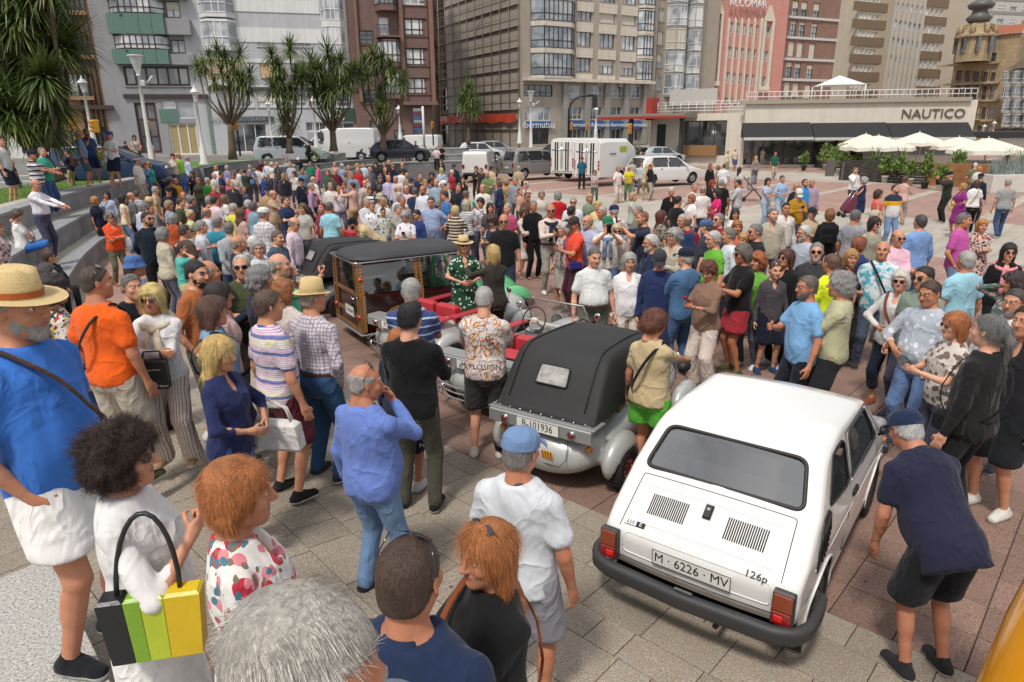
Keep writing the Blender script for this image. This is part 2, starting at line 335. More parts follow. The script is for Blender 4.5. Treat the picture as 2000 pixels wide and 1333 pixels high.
b = MB(); pl = [atd(880, 300, 64)[:2], atd(1060, 295, 70)[:2], atd(1290, 290, 74)[:2]]; bk_ = [(p[0]+2, p[1]+18) for p in pl]
b.prism([tuple(p) for p in pl]+[tuple(p) for p in bk_[::-1]], SZ-.9, SZ+.1)
tag(b.build('sidewalk', M_pave), 'pale corner pavement by the blue signed office', kind='structure')
M_wp = mat('white_road_paint', 'd8d6d0', .7, var=.25)
for i, (x0, y0, x1, y1) in enumerate([(0, 346, 160, 338), (0, 357, 110, 351), (220, 322, 300, 318), (20, 366, 80, 361)]):
 a, c = at(x0, y0, SZ), at(x1, y1, SZ); d_ = (c-a)/np.linalg.norm(c-a); n_ = np.array([-d_[1], d_[0], 0])*.25
 sheet('road_marking', [a-n_, c-n_, c+n_, a+n_], M_wp, z=SZ+.004)
# ---------------- people ----------------
def surfnet(F, o, h):
 """naive surface nets: negative inside -> verts, quads"""
 ins = F < 0; nx, ny, nz_ = F.shape
 c = np.zeros((nx-1, ny-1, nz_-1), np.int8)
 for a in (0, 1):
  for b_ in (0, 1):
   for d in (0, 1): c += ins[a:nx-1+a, b_:ny-1+b_, d:nz_-1+d]
 act = (c > 0) & (c < 8); idx = np.full(act.shape, -1, np.int32); I = np.argwhere(act); idx[act] = np.arange(len(I))
 S = np.zeros((len(I), 3)); Wt = np.zeros(len(I)); cor = [(a, b_, d) for a in (0, 1) for b_ in (0, 1) for d in (0, 1)]
 vals = {q: F[I[:, 0]+q[0], I[:, 1]+q[1], I[:, 2]+q[2]] for q in cor}
 for q in cor:
  for ax in range(3):
   if q[ax]: continue
   q2 = list(q); q2[ax] = 1; q2 = tuple(q2); a, b_ = vals[q], vals[q2]; m = (a < 0) != (b_ < 0)
   t = np.where(m, a/np.where(m, a-b_, 1), 0)
   pt = np.array(q, float)[None]+np.eye(3)[ax][None]*t[:, None]; S += pt*m[:, None]; Wt += m
 V = (I+S/Wt[:, None])*h+o; Q = []
 for ax in range(3):
  sl0 = [slice(1, -1)]*3; sl0[ax] = slice(0, -1); sl1 = [slice(1, -1)]*3; sl1[ax] = slice(1, None)
  A = ins[tuple(sl0)]; B = ins[tuple(sl1)]; m = A != B; E_ = np.argwhere(m)
  if not len(E_): continue
  E_ = E_+1; E_[:, ax] -= 1; fl = A[m]
  o1, o2 = [(1, 2), (2, 0), (0, 1)][ax]
  def g_(d1, d2): K = E_.copy(); K[:, o1] -= d1; K[:, o2] -= d2; return idx[K[:, 0], K[:, 1], K[:, 2]]
  q = np.stack([g_(1, 1), g_(0, 1), g_(0, 0), g_(1, 0)], 1); q[~fl] = q[~fl][:, ::-1]; Q.append(q)
 return V, np.concatenate(Q) if Q else np.zeros((0, 4), int)
def smin(a, b, k): h_ = np.clip(.5+.5*(b-a)/k, 0, 1); return b+(a-b)*h_-k*h_*(1-h_)
class Field:
 def __init__(s, lo, hi, h):
  s.h = h; s.o = np.floor(np.array(lo)/h)*h-h; n = np.ceil((np.array(hi)-s.o)/h).astype(int)+2
  s.ax = [s.o[i]+h*np.arange(n[i]) for i in range(3)]; s.F = np.full(n, .5, np.float32)
 def sub(s, lo, hi, mar=.07):
  sl = []
  for i in range(3):
   a = int(max(0, (lo[i]-mar-s.o[i])//s.h)); b = int(min(s.F.shape[i], (hi[i]+mar-s.o[i])//s.h+2))
   if b <= a: return None, None
   sl.append(slice(a, b))
  g_ = [s.ax[i][sl[i]] for i in range(3)]; return tuple(sl), (g_[0][:, None, None], g_[1][None, :, None], g_[2][None, None, :])
 def put(s, sl, d, k): s.F[sl] = smin(s.F[sl], d, k) if k else np.minimum(s.F[sl], d)
 def cone(s, a, b, ra, rb, k=.02, fl=None):
  a = np.array(a, float); b = np.array(b, float); r = max(ra, rb); sl, g_ = s.sub(np.minimum(a, b)-r, np.maximum(a, b)+r)
  if sl is None: return
  ba = b-a; L2 = ba@ba+1e-9; x, y, z = g_[0]-a[0], g_[1]-a[1], g_[2]-a[2]
  t = np.clip((x*ba[0]+y*ba[1]+z*ba[2])/L2, 0, 1)
  d = np.sqrt((x-t*ba[0])**2+(y-t*ba[1])**2+(z-t*ba[2])**2)-(ra+(rb-ra)*t); s.put(sl, d, k)
 def ell(s, c, r, k=.02, Rm=None, neg=False):
  c = np.array(c, float); r = np.array(r, float); m = max(r) if Rm is not None else r; sl, g_ = s.sub(c-m, c+m)
  if sl is None: return
  x, y, z = g_[0]-c[0], g_[1]-c[1], g_[2]-c[2]
  if Rm is not None: x, y, z = (Rm[0][i]*x+Rm[1][i]*y+Rm[2][i]*z for i in range(3))
  q = np.sqrt((x/r[0])**2+(y/r[1])**2+(z/r[2])**2); d = (q-1)*min(r)
  if neg: s.F[sl] = -smin(-s.F[sl], d, k)
  else: s.put(sl, d, k)
 def loft(s, st, k=.03, lean=0., piv=(0, 0, 0), z0=None, z1=None, infl=0., mode='add', ex=2.25, noise=None):
  """st rows: z, half width, half depth, y offset"""
  st = np.array(st, float); m = .45 if lean else .4
  x, y, z = s.ax[0][:, None, None], s.ax[1][None, :, None], s.ax[2][None, None, :]
  if lean:
   c_, s_ = math.cos(lean), math.sin(lean); y0, z0_ = y-piv[1], z-piv[2]; y = c_*y0-s_*z0_+piv[1]; z = s_*y0+c_*z0_+piv[2]
  zz = np.linspace(st[0, 0], st[-1, 0], 60)
  def cub(col):                       # smooth interpolation
   v = np.interp(zz, st[:, 0], st[:, col]); v = np.convolve(np.pad(v, 3, 'edge'), np.ones(7)/7, 'valid'); return np.interp(z, zz, v)
  a, b, yo = cub(1)+infl, cub(2)+infl, cub(3)
  q = (np.abs(x/a)**ex+np.abs((y-yo)/b)**ex)**(1/ex); d = (q-1)*np.minimum(a, b)*1.15
  lo_, hi_ = (st[0, 0] if z0 is None else z0), (st[-1, 0] if z1 is None else z1)
  d = np.maximum(d, np.maximum(lo_-z, z-hi_)); d = d+np.zeros_like(s.F)
  if mode == 'add': s.F = smin(s.F, d, k).astype(np.float32)
  return d
 def fold(s, amp, sc=1., seed=0):
  rs = np.random.RandomState(seed); x, y, z = s.ax[0][:, None, None], s.ax[1][None, :, None], s.ax[2][None, None, :]; o = 0
  for i in range(5):
   k = rs.randn(3)*np.array([1, 1, .75]); k *= (11+11*i)*sc/np.linalg.norm(k); w = rs.randn(3)*7*sc
   o = o+np.sin(k[0]*x+k[1]*y+k[2]*z+rs.rand()*6+1.8*np.sin(w[0]*x+w[1]*y+w[2]*z+rs.rand()*6))*(1/(1+.35*i))
  s.F = (s.F+amp*o/2.2).astype(np.float32)
 def mesh(s): return surfnet(s.F, s.o, s.h)
def rotx(a): c_, s_ = math.cos(a), math.sin(a); return np.array([[1, 0, 0], [0, c_, -s_], [0, s_, c_]])
def rotz(a): c_, s_ = math.cos(a), math.sin(a); return np.array([[c_, -s_, 0], [s_, c_, 0], [0, 0, 1]])
def roty(a): c_, s_ = math.cos(a), math.sin(a); return np.array([[c_, 0, s_], [0, 1, 0], [-s_, 0, c_]])
_hd = {}
def head_mesh(sex, h, build=0):
 key = ('head', sex, h, build)
 if key in _hd: return _hd[key]
 f = Field((-.1, -.125, -.17), (.1, .135, .135), h); j = 1. if sex == 'm' else .93; fat = 1+.1*build
 f.ell((0, -.014, .028), (.0755, .097, .087), .01)
 f.ell((0, .018, -.035), (.060*fat, .069, .078), .03)
 f.ell((0, .034, -.072), (.047*j*fat, .05, .042), .03)          # jaw
 f.ell((0, .066, -.094), (.023*j, .022, .02), .025)            # chin
 for s_ in (-1, 1):
  f.ell((s_*.040, .060, -.022), (.024*fat, .024, .024), .02)   # cheek
  f.ell((s_*.033, .098, .014), (.021, .019, .014), .018, neg=True)   # eye socket
  f.cone((s_*.012, .083, .031), (s_*.046, .070, .032), .009, .007, .012)   # brow
  if h < .011: f.ell((s_*.031, .073, .013), (.0145, .0145, .0125), .003)
  f.ell((s_*.078, -.008, -.002), (.008, .019, .033), .006, roty(-s_*.15)@rotz(s_*.35))      # ear
  if h < .011: f.ell((s_*.086, .0, .0), (.005, .010, .019), .006, neg=True)
  f.ell((s_*.011, .098, -.023), (.0085, .010, .0075), .006)       # nostril
 f.cone((0, .085, .018), (0, .111, -.018), .0085, .0115, .010)
 f.ell((0, .078, -.049), (.026, .016, .007), .006); f.ell((0, .080, -.0595), (.022, .014, .0075), .006)
 if h < .011: f.ell((0, .099, -.0535), (.024, .010, .0018), .003, neg=True)
 f.cone((0, -.02, -.05), (0, -.035, -.16), .053*(.9 if sex == 'f' else 1)*fat, .056*(.88 if sex == 'f' else 1), .03)
 V, Q = f.mesh(); c = V[Q].mean(1); x, y, z = np.abs(c[:, 0]), c[:, 1], c[:, 2]; m = np.zeros(len(Q), int)
 lip = (x < .024) & (y > .084) & (((z+.0535)/.0115)**2+(x/.026)**2 < 1); m[lip] = 1
 br = (x > .012) & (x < .052) & (y > .05) & (np.abs(z-(.036-.10*np.abs(x-.034))) < (.0045 if h < .011 else .007)); m[br] = 2
 if h < .011:
  ey = ((x-.031)**2+(z-.013)**2 < .0102**2) & (y > .074) & (np.abs(z-.013) < .0062); m[ey] = 3
  ir = ((x-.031)**2+(z-.013)**2 < .0052**2) & (y > .074); m[ir] = 4
 else:
  ey = (np.abs(x-.031) < .013) & (np.abs(z-.012) < .006) & (y > .05); m[ey] = 4
 _hd[key] = (V, Q, m); return _hd[key]
def hand_mesh(kind, h=None):
 key = ('hand', kind, h)
 if key in _hd: return _hd[key]
 # wrist at origin, fingers toward +Z, palm faces +Y, thumb toward +X ; curl bends fingers toward +Y
 cu = {'relax': .42, 'flat': .12, 'grip': 1.15, 'fist': 1.5}[kind]; tub = []
 for i, (x, l) in enumerate(((.030, .070), (.010, .078), (-.010, .073), (-.029, .058))):
  p = np.array([x, 0, .092]); a = .15+.06*i; Pp = [p]; fan = (x)*1.2
  for sgl, k_ in ((.44, .45), (.30, 1.), (.26, 1.)):
   a += cu*k_; p = p+l*sgl*np.array([fan*.4, math.sin(a-.15), math.cos(a-.15)]); Pp.append(p)
  tub.append((Pp, [.0098, .0090, .0082, .0068]))
 tub.append(([np.array([.022, .004, .028]), np.array([.047, .016+.012*cu, .052]), np.array([.052, .026+.02*cu, .078]), np.array([.042-.012*cu, .036+.02*cu, .100])], [.015, .0125, .0105, .008]))
 if h:
  f = Field((-.055, -.045, -.04), (.08, .10, .19), h)
  f.ell((0, -.001, .052), (.041, .0155, .052), .01); f.ell((.018, .010, .035), (.018, .014, .028), .012); f.cone((0, 0, -.03), (0, 0, .02), .026, .026, .02)
  for Pp, rr in tub:
   for i in range(3): f.cone(Pp[i], Pp[i+1], rr[i], rr[i+1], .004)
  V, Q = f.mesh(); out = (V, Q.tolist())
 else:
  b = MB(); b.ell((0, 0, .05), (.042, .016, .054), 0, 8, 5); b.tube([(0, 0, -.02), (0, 0, .03)], .025, 7)
  for Pp, rr in tub: b.tube(Pp, np.array(rr)*1.05, 5)
  out = (np.concatenate(b.v), b.f)
 _hd[key] = out; return out
def ik(S, Wp, L1, L2, hint):
 S = np.array(S, float); Wp = np.array(Wp, float); d = Wp-S; D = np.linalg.norm(d); D2 = min(D, (L1+L2)*.995); Wp = S+d/D*D2; n = d/D
 a = (L1*L1-L2*L2+D2*D2)/(2*D2); hh = math.sqrt(max(0, L1*L1-a*a)); h_ = np.array(hint, float); h_ -= n*(h_@n); h_ /= np.linalg.norm(h_)+1e-9
 return S+n*a+h_*hh, Wp
# wrist target (x for the right arm; left mirrored), elbow hint, hand kind, palm hint
ARM = dict(down=((.255, .05, .86), (.5, -1, 0), 'relax', (-1, .25, 0)), pocket=((.165, .05, .90), (1, -.9, 0), 'fist', (-1, 0, 0)),
 hip=((.185, .03, 1.03), (1, -.6, 0), 'fist', (-.5, 0, -1)), back=((.05, -.19, .93), (1, -.5, 0), 'relax', (0, -1, 0)),
 cross=((-.07, .235, 1.17), (1, .2, -.6), 'relax', (0, -1, 0)), cross2=((-.10, .215, 1.12), (1, .2, -.6), 'relax', (0, -1, 0)),
 phone=((.055, .31, 1.20), (.8, -.3, -1), 'grip', (-.35, -.9, .2)), high=((.07, .37, 1.50), (.9, .1, -1), 'grip', (-.3, -.9, 0)),
 chin=((.05, .17, 1.42), (.7, .3, -1), 'grip', (0, -1, 0)), strap=((.10, .19, 1.30), (.9, 0, -1), 'fist', (-.3, -1, 0)),
 bag=((.16, .24, 1.14), (.8, -.6, -.4), 'fist', (-1, 0, 0)), up=((.17, .16, 1.93), (1, .3, 0), 'grip', (0, 1, 0)), lap=((.07, .30, .98), (1, -.3, 0), 'relax', (-.3, -.6, -1)),
 reach=((.10, .50, 1.16), (.8, -.2, -.6), 'relax', (0, 0, -1)), out=((.46, .20, 1.06), (.3, -1, 0), 'relax', (-1, 0, -.3)), point=((.22, .46, 1.34), (.8, 0, -.8), 'flat', (-1, 0, -.2)),
 knee=((.16, .30, .62), (1, -.2, .2), 'flat', (0, -.4, -1)), waist=((.10, .22, 1.08), (1, -.3, -.2), 'relax', (-.6, -.8, 0)), ear=((.12, .06, 1.56), (1, .2, -.8), 'grip', (-1, 0, 0)))
def torso(sex, belly):
 if sex == 'm': T = [(.78, .125, .095, 0), (.86, .165, .115, -.01), (.94, .170, .115, -.008), (1.04, .158, .102, .006), (1.14, .158, .102, .008), (1.25, .172, .112, .0), (1.34, .178, .108, -.008), (1.41, .150, .086, -.018), (1.46, .085, .066, -.022), (1.52, .052, .055, -.018)]
 elif sex == 'c': T = [(.78, .110, .085, 0), (.86, .145, .10, 0), (.94, .145, .10, 0), (1.04, .135, .09, 0), (1.14, .138, .09, 0), (1.25, .15, .095, 0), (1.34, .155, .09, -.005), (1.41, .13, .075, -.012), (1.46, .075, .058, -.016), (1.52, .048, .05, -.014)]
 else: T = [(.78, .130, .10, 0), (.86, .178, .120, -.012), (.94, .172, .115, -.008), (1.04, .142, .096, .004), (1.14, .138, .095, .008), (1.25, .150, .128, .018), (1.32, .150, .118, .014), (1.40, .128, .082, -.008), (1.46, .072, .060, -.018), (1.52, .046, .048, -.015)]
 o = []
 for z, a, b, y in T:
  w = math.exp(-((z-1.06)/.13)**2)*belly; o.append((z, a+w*.025+belly*.004, b+w*.05, y+w*.035))
 return o
class Body:
 """poses a skeleton and builds the skin mesh; metres for a 1.75 m figure"""
 def __init__(s, sex='m', belly=0., R_='down', L_='down', lean=0., walk=0., sit=0., hy=0., hp=0., hr=0.):
  s.sex, s.belly, s.lean, s.hy, s.hp, s.hr = sex, belly, R(lean), R(hy), R(hp), hr
  s.dz = -.46 if sit else 0.; s.piv = np.array([0, 0, .92]); s.Rt = rotx(-s.lean)
  sw = {'m': .172, 'f': .150, 'c': .15}[sex]+.012*belly; s.arms = []
  for sg, an in ((1, R_), (-1, L_)):
   w, hint, hk, pn = ARM[an]; w = np.array([w[0]*sg+(.03*sg*belly if abs(w[0]) > .1 else 0), w[1]+(.05*belly if w[1] > .1 else 0), w[2]]); S = np.array([sg*sw, -.012, 1.375])
   S = s.T(S)
   if an in ('knee',): Wt = w.copy()
   elif an == 'down' and s.lean > .3: Wt = S+np.array([.03*sg, .02, -.52])
   else: Wt = s.T(w)
   el, Wt = ik(S, Wt, .285, .25, s.Rt@(np.array(hint)*[sg, 1, 1]))
   s.arms.append((sg, S, el, Wt, hk, np.array(pn, float)*[sg, 1, 1]))
  s.legs = []
  for sg in (1, -1):
   Hp = np.array([sg*.092, 0, .90+s.dz])
   if sit: A = np.array([sg*.12, .44, .085])
   else: A = np.array([sg*(.10+.03*(walk == 0)), (.24*sg*walk), .085+(.05 if walk*sg < -.5 else 0)])
   K, A = ik(Hp, A, .43, .415, (sg*.05, 1, .0)); s.legs.append((sg, Hp, K, A))
  s.hc = s.T(np.array([0, .014+hp*.0006, 1.620])); s.Rh = s.Rt@rotz(-s.hy)@rotx(s.lean*.45-s.hp)*1.02
 def T(s, p): return s.Rt@(np.asarray(p, float)-s.piv)+s.piv+np.array([0, 0, s.dz])
 def top(s): return s.hc+s.Rh@np.array([0, -.01, .118])
 def tstn(s, infl=0.): return torso(s.sex, s.belly)
 def box(s):
  P_ = [s.hc+.15, s.hc-.15]+[a[i] for a in s.arms for i in (1, 2, 3)]+[l[i] for l in s.legs for i in (1, 2, 3)]+[np.array([.27, .3, .1]), np.array([-.27, -.25, 0]), s.T([0, -.2, 1.1]), s.T([0, .25, 1.1])]
  return np.min(P_, 0)-.1, np.max(P_, 0)+.1
 def field(s, h): lo, hi = s.box(); return Field(lo, hi, h)
 def tl(s, f, **k):
  st = [(z+s.dz*0, a, b, y) for z, a, b, y in s.tstn()]
  if s.dz:
   ax = f.ax[2]; f.ax[2] = ax-s.dz; o = f.loft(st, lean=s.lean, piv=s.piv, **k); f.ax[2] = ax; return o
  return f.loft(st, lean=s.lean, piv=s.piv, **k)
 def skin(s, h, hh, hand_h=None, feet=True):
  f = s.field(h); fm = .86 if s.sex == 'f' else (.8 if s.sex == 'c' else 1.); s.tl(f, infl=-.012)
  f.cone(s.T((0, -.02, 1.46)), s.hc+s.Rh@[0, -.02, -.03], .056*fm**.5, .052*fm**.5, .03)
  for sg, S, E_, W_, hk, pn in s.arms:
   f.cone(s.T((sg*.045, -.025, 1.445)), S+[0, 0, .0], .036*fm, .040*fm, .03); f.cone(S, E_, .049*fm, .040*fm, .04); f.cone(E_, W_, .041*fm, .026*fm, .015); f.cone(E_*.75+W_*.25, E_*.55+W_*.45, .041*fm, .035*fm, .01)
  lm = .94 if s.sex == 'c' else 1.
  for sg, Hp, K, A in s.legs:
   f.cone(Hp+[0, 0, -.02], K, .088*lm, .055*lm, .03); f.cone(K, A, .052*lm, .035*lm, .02); f.cone(K*.8+A*.2+[0, -.012, 0], K*.55+A*.45+[0, -.012, 0], .048*lm, .044*lm, .02)
   if feet: f.cone(A+[0, -.01, -.035], A+[0, .13, -.05], .035, .028, .02)
  V, Q = f.mesh(); b = MB(); b.add(V, Q, 0, None, True)
  hv, hq, hm = head_mesh('m' if s.sex == 'm' else 'f', hh, 1 if s.belly > .7 else 0); b.add(hv@s.Rh.T*(1.0 if s.sex != 'c' else 1.04)+s.hc, hq, hm, None, True)
  for sg, S, E_, W_, hk, pn in s.arms:
   z = W_-E_; z /= np.linalg.norm(z); y = s.Rt@pn; y = y-z*(y@z); y /= np.linalg.norm(y)+1e-9; x = np.cross(y, z); M = np.stack([x*(1 if (x@[0, 0, 1]) >= -9 else 1), y, z], 1)
   V, F = hand_mesh(hk, hand_h); V = V*(np.array([-sg, 1, 1]) if True else 1)*(.95 if s.sex == 'm' else .86)
   if sg == 1: F = [q[::-1] for q in F]
   b.add(V@M.T+W_+z*.004, F, 0, None, True)
  return b
 def shirt(s, h, sleeve='s', hem=.86, infl=.014, neck='c', fold=.004, seed=0, flare=0.):
  f = s.field(h); fm = .86 if s.sex == 'f' else (.82 if s.sex == 'c' else 1.)
  st = s.tstn(); hem_ = hem
  st = [(max(z, .1), a+(flare*(1.1-z) if z < 1.1 else 0), b+(flare*(1.1-z) if z < 1.1 else 0), y) for z, a, b, y in st]
  if hem < .78: st = [(hem-.02, st[0][1]+.05+flare*.3, st[0][2]+.04+flare*.3, 0)]+[(z, max(a, .165) if z < .9 else a, max(b, .12) if z < .9 else b, y) for z, a, b, y in st]
  ax = f.ax[2]; f.ax[2] = ax-s.dz; f.loft(st, lean=s.lean, piv=s.piv, infl=infl, z0=hem_, z1=1.475, k=.01); f.ax[2] = ax
  for sg, S, E_, W_, hk, pn in s.arms:
   f.cone(s.T((sg*.045, -.025, 1.438)), S+[0, 0, -.002], .040*fm+.006, .044*fm+.006, .03)
   if sleeve == 's': f.cone(S+[0, 0, -.006], S*.38+E_*.62, .051*fm+.008, .056*fm+.008, .035)
   elif sleeve in ('l', 'r'):
    e = .97 if sleeve == 'l' else .45
    f.cone(S, E_, .050*fm+.008, .046*fm+.008, .035); f.cone(E_, E_*(1-e)+W_*e, .046*fm+.006, .034*fm+.006, .012)
   elif sleeve == 'w': f.cone(S, E_, .052*fm+.008, .062*fm+.012, .035)
   else: f.cone(S+[0, 0, -.01], S+[sg*-.01, 0, .0], .052*fm, .05*fm, .02)
  if fold: f.fold(fold, 1., seed)
  # neckline
  r = .062 if neck == 'c' else .07; c0 = s.T((0, -.012, 1.50)); x, y, z = f.ax[0][:, None, None], f.ax[1][None, :, None], f.ax[2][None, None, :]
  f.ell(c0, (r, r, .05), .004, s.Rt.T if False else None, neg=True)
  if neck == 'v': f.ell(s.T((0, .085, 1.42)), (.040, .06, .085), .004, neg=True)
  if neck == 'w': f.ell(s.T((0, .06, 1.45)), (.095, .08, .045), .004, neg=True)
  return f.mesh()
 def collar(s, h):
  b = MB(); P_ = []
  for k in range(21):
   a = R(-155+310*k/20)+PI/2*0; P_.append(s.T((math.sin(a)*.066, -.02-math.cos(a)*.066*1.05, 1.462-.030*(1-math.cos(a))*.5-.0)))
  V = []; up_ = s.Rt@np.array([0, 0, 1.])
  for i, p in enumerate(P_):
   o = p-s.T((0, -.02, 1.462)); o = o/np.linalg.norm(o); V += [p+o*.016-up_*.006, p+up_*.030-o*.004, p-o*.006+up_*.03, p-o*.012]
  F = [(i*4+k, i*4+k+1, i*4+k+5, i*4+k+4) for i in range(20) for k in range(3)]; b.add(V, F, 0, None, True); return b
 def pants(s, h, length='l', infl=.014, wide=0., fold=.004, seed=3, waist=1.0):
  f = s.field(h); lm = .94 if s.sex == 'c' else 1.
  ax = f.ax[2]; f.ax[2] = ax-s.dz; st = s.tstn(); f.loft(st, lean=min(s.lean, .5), piv=s.piv, infl=infl, z0=.80, z1=waist, k=.02); f.ax[2] = ax
  for sg, Hp, K, A in s.legs:
   f.cone(Hp+[0, 0, -.02], K, .092*lm+infl*.7+wide*.2, .058*lm+infl+wide*.5, .02)
   if length == 'l': f.cone(K, A+[0, -.005, .0], .056*lm+infl+wide*.5, .046+infl+wide, .02)
   if length == 'c': f.cone(K, K*.5+A*.5, .056*lm+infl+wide*.5, .05+infl+wide, .02)
  if length == 's':
   for sg, Hp, K, A in s.legs: f.cone(Hp, Hp*.15+K*.85, .095+infl+wide*.3, .082+infl+wide, .015)
   if not s.dz: z = f.ax[2][None, None, :]; f.F = np.maximum(f.F, .50-z).astype(np.float32)
  if length == 'S' and not s.dz:
   for sg, Hp, K, A in s.legs: f.cone(Hp, Hp*.35+K*.65, .098+infl, .09+infl+wide, .015)
   z = f.ax[2][None, None, :]; f.F = np.maximum(f.F, .62-z).astype(np.float32)
  if fold: f.fold(fold, .8, seed)
  return f.mesh()
 def skirt(s, h, hem=.48, flare=.06, fold=.006, seed=1, waist=1.02):
  f = s.field(h); st = [(hem, .19+flare, .135+flare, 0.01), (.70, .185+flare*.4, .14+flare*.4, 0), (.86, .182, .125, -.01), (.94, .176, .12, -.008), (1.04, .148, .10, .004)]
  f.loft(st, z0=hem, z1=waist, infl=.012, k=.01)
  if fold: f.fold(fold, 1., seed)
  return f.mesh()
 def shoe(s, i, h, infl=.008):
  sg, Hp, K, A = s.legs[i]; f = Field(A+[-.09, -.12, -.12], A+[.09, .24, .08], h); t = A+[sg*.015, .135, -.052]; hl = A+[0, -.035, -.045]
  f.cone(hl, A+[sg*.004, .05, -.042], .037+infl, .038+infl, .02); f.cone(A+[0, .03, -.045], t, .038+infl, .032+infl, .02); f.cone(A+[0, -.01, -.04], A+[0, -.005, .0], .038+infl*.6, .036+infl*.6, .02)
  z = f.ax[2][None, None, :]; f.F = np.maximum(f.F, (A[2]-.083)-z).astype(np.float32)
  V, Q = f.mesh(); c = V[Q].mean(1); m = (c[:, 2] < A[2]-.054).astype(int); return V, Q, m
def hair_mesh(style, h, amp=0., seed=0):
 """in head coordinates"""
 key = ('hair', style, h, seed)
 if key in _hd: return _hd[key]
 big = style in ('curly', 'afro', 'long', 'bob', 'wavy'); f = Field((-.17, -.20, -.34 if style in ('long', 'pony', 'wavy') else -.16), (.17, .15, .19), h)
 x, y, z = f.ax[0][:, None, None], f.ax[1][None, :, None], f.ax[2][None, None, :]
 t = {'short': .007, 'buzz': .005, 'ring': .006, 'reced': .006, 'mid': .020, 'bob': .022, 'long': .018, 'wavy': .026, 'curly': .045, 'tight': .026, 'pony': .009, 'bun': .010, 'afro': .034, 'quiff': .010}[style]
 f.ell((0, -.014, .028), (.0755+t, .097+t, .087+t), .0)
 f.ell((0, -.045, -.03), (.066+t, .055+t, .06+t*.6), .02)
 if style in ('curly', 'afro'): f.ell((0, -.03, -.02), (.10+t*.6, .09+t*.4, .08), .02)
 if style in ('bob', 'mid', 'wavy', 'long'):
  lo = {'bob': -.10, 'mid': -.055, 'wavy': -.19, 'long': -.22}[style]
  for s_ in (-1, 1): f.cone((s_*.058, -.018, .0), (s_*(.066 if style != 'long' else .06), -.028, lo), .036+t*.3, .032+t*.2, .03)
  f.cone((0, -.06, .0), (0, -.062, lo), .058+t*.3, .05+t*.2, .04)
  if style in ('long', 'wavy'): f.cone((0, -.07, lo), (0, -.085, lo-.08), .062, .03, .05)
 if style == 'quiff': f.ell((0, .05, .10), (.055, .045, .028), .02)
 if style == 'pony': f.cone((0, -.12, .03), (0, -.15, -.06), .03, .034, .015); f.cone((0, -.15, -.06), (0, -.13, -.22), .034, .014, .01)
 if style == 'bun': f.ell((0, -.10, .09), (.048, .048, .045), .01)
 if style == 'tight': f.ell((0, -.09, -.03), (.075, .05, .06), .03)
 if amp or style in ('curly', 'afro', 'wavy', 'tight', 'mid', 'bob', 'short'):
  a = amp or {'curly': .010, 'afro': .010, 'tight': .008, 'wavy': .006, 'mid': .006, 'bob': .004, 'short': .0025}[style]; f.fold(a, 3.2 if style in ('curly', 'tight', 'afro') else 2., 5+seed)
 # hairline : remove the face and the region under the ears
 ln = np.interp(y, [-.12, -.07, -.04, .0, .022, .05, .075, .12], [-.070, -.062, -.035, -.004, .030, .068, .088, .11])
 if style == 'reced': ln = np.interp(y, [-.12, -.07, -.04, .0, .03, .045, .07, .12], [-.07, -.065, -.04, -.012, .03, .09, .13, .2])
 if style in ('mid', 'bob', 'wavy', 'long', 'curly', 'afro', 'tight'):
  f.ell((0, .122, -.030), (.115, .098, .104), .006, neg=True)
  f.ell((0, .02, -.13), (.052, .075, .07), .01, neg=True)
  if style == 'mid' or style == 'tight': ln2 = np.interp(y, [-.12, -.03, .0, .04, .07], [-.14, -.14, -.06, -.03, .06]); f.F = np.maximum(f.F, (ln2-z)*.8).astype(np.float32)
 elif style in ('pony', 'bun'): f.F = np.where((y > -.10)+0*f.F > 0, np.maximum(f.F, (ln-z)*.8), f.F).astype(np.float32)
 else: f.F = np.maximum(f.F, (ln-z)*.8).astype(np.float32)
 if style == 'ring': f.F = np.maximum(f.F, np.maximum(z-.055-.0*y, y-.035)).astype(np.float32)
 out = f.mesh(); _hd[key] = out; return out
def beard_mesh(h):
 key = ('beard', h)
 if key in _hd: return _hd[key]
 f = Field((-.09, -.06, -.15), (.09, .13, .02), h); f.ell((0, .020, -.045), (.066, .075, .080), .01); f.ell((0, .068, -.098), (.034, .030, .028), .02)
 x, y, z = f.ax[0][:, None, None], f.ax[1][None, :, None], f.ax[2][None, None, :]
 top_ = np.interp(np.abs(x), [0, .02, .045, .07], [-.040, -.040, -.055, -.005]); f.F = np.maximum(f.F, z-top_).astype(np.float32)
 f.F = np.maximum(f.F, -.002-y).astype(np.float32); f.ell((0, .10, -.053), (.024, .03, .009), .003, neg=True); f.fold(.002, 3, 2)
 _hd[key] = f.mesh(); return _hd[key]
# ---- head gear, in head coordinates
def cap_mb(seg=16, back=False):
 b = MB(); b.lathe([(.092, .030), (.0925, .055), (.086, .085), (.068, .110), (.036, .125), (.002, .129)], seg, c=(0, -.012, 0)); b.v[-1][:, 1] = (b.v[-1][:, 1]+.012)*1.2-.012
 V = []; n = 9
 for i in range(n):
  a = R(-62+124*i/(n-1)); x = math.sin(a)*.086; e = math.cos(a);
  for r_ in (0, .5, 1): V.append((x*(1-.05*r_), .062+.036*e*1.0+(.075*r_*e**.6 if e > 0 else 0), .038-.012*r_-.030*abs(math.sin(a))**2*r_))
 F = [(i*3+k, i*3+k+1, i*3+k+4, i*3+k+3) for i in range(n-1) for k in range(2)]; V2 = [(x, y, z-.004) for x, y, z in V]
 b.add(V, [q[::-1] for q in F], 0, None, True); b.add(V2, F, 0, None, True); b.ell((0, -.012, .130), (.006, .006, .004), 0, 6, 3); return b
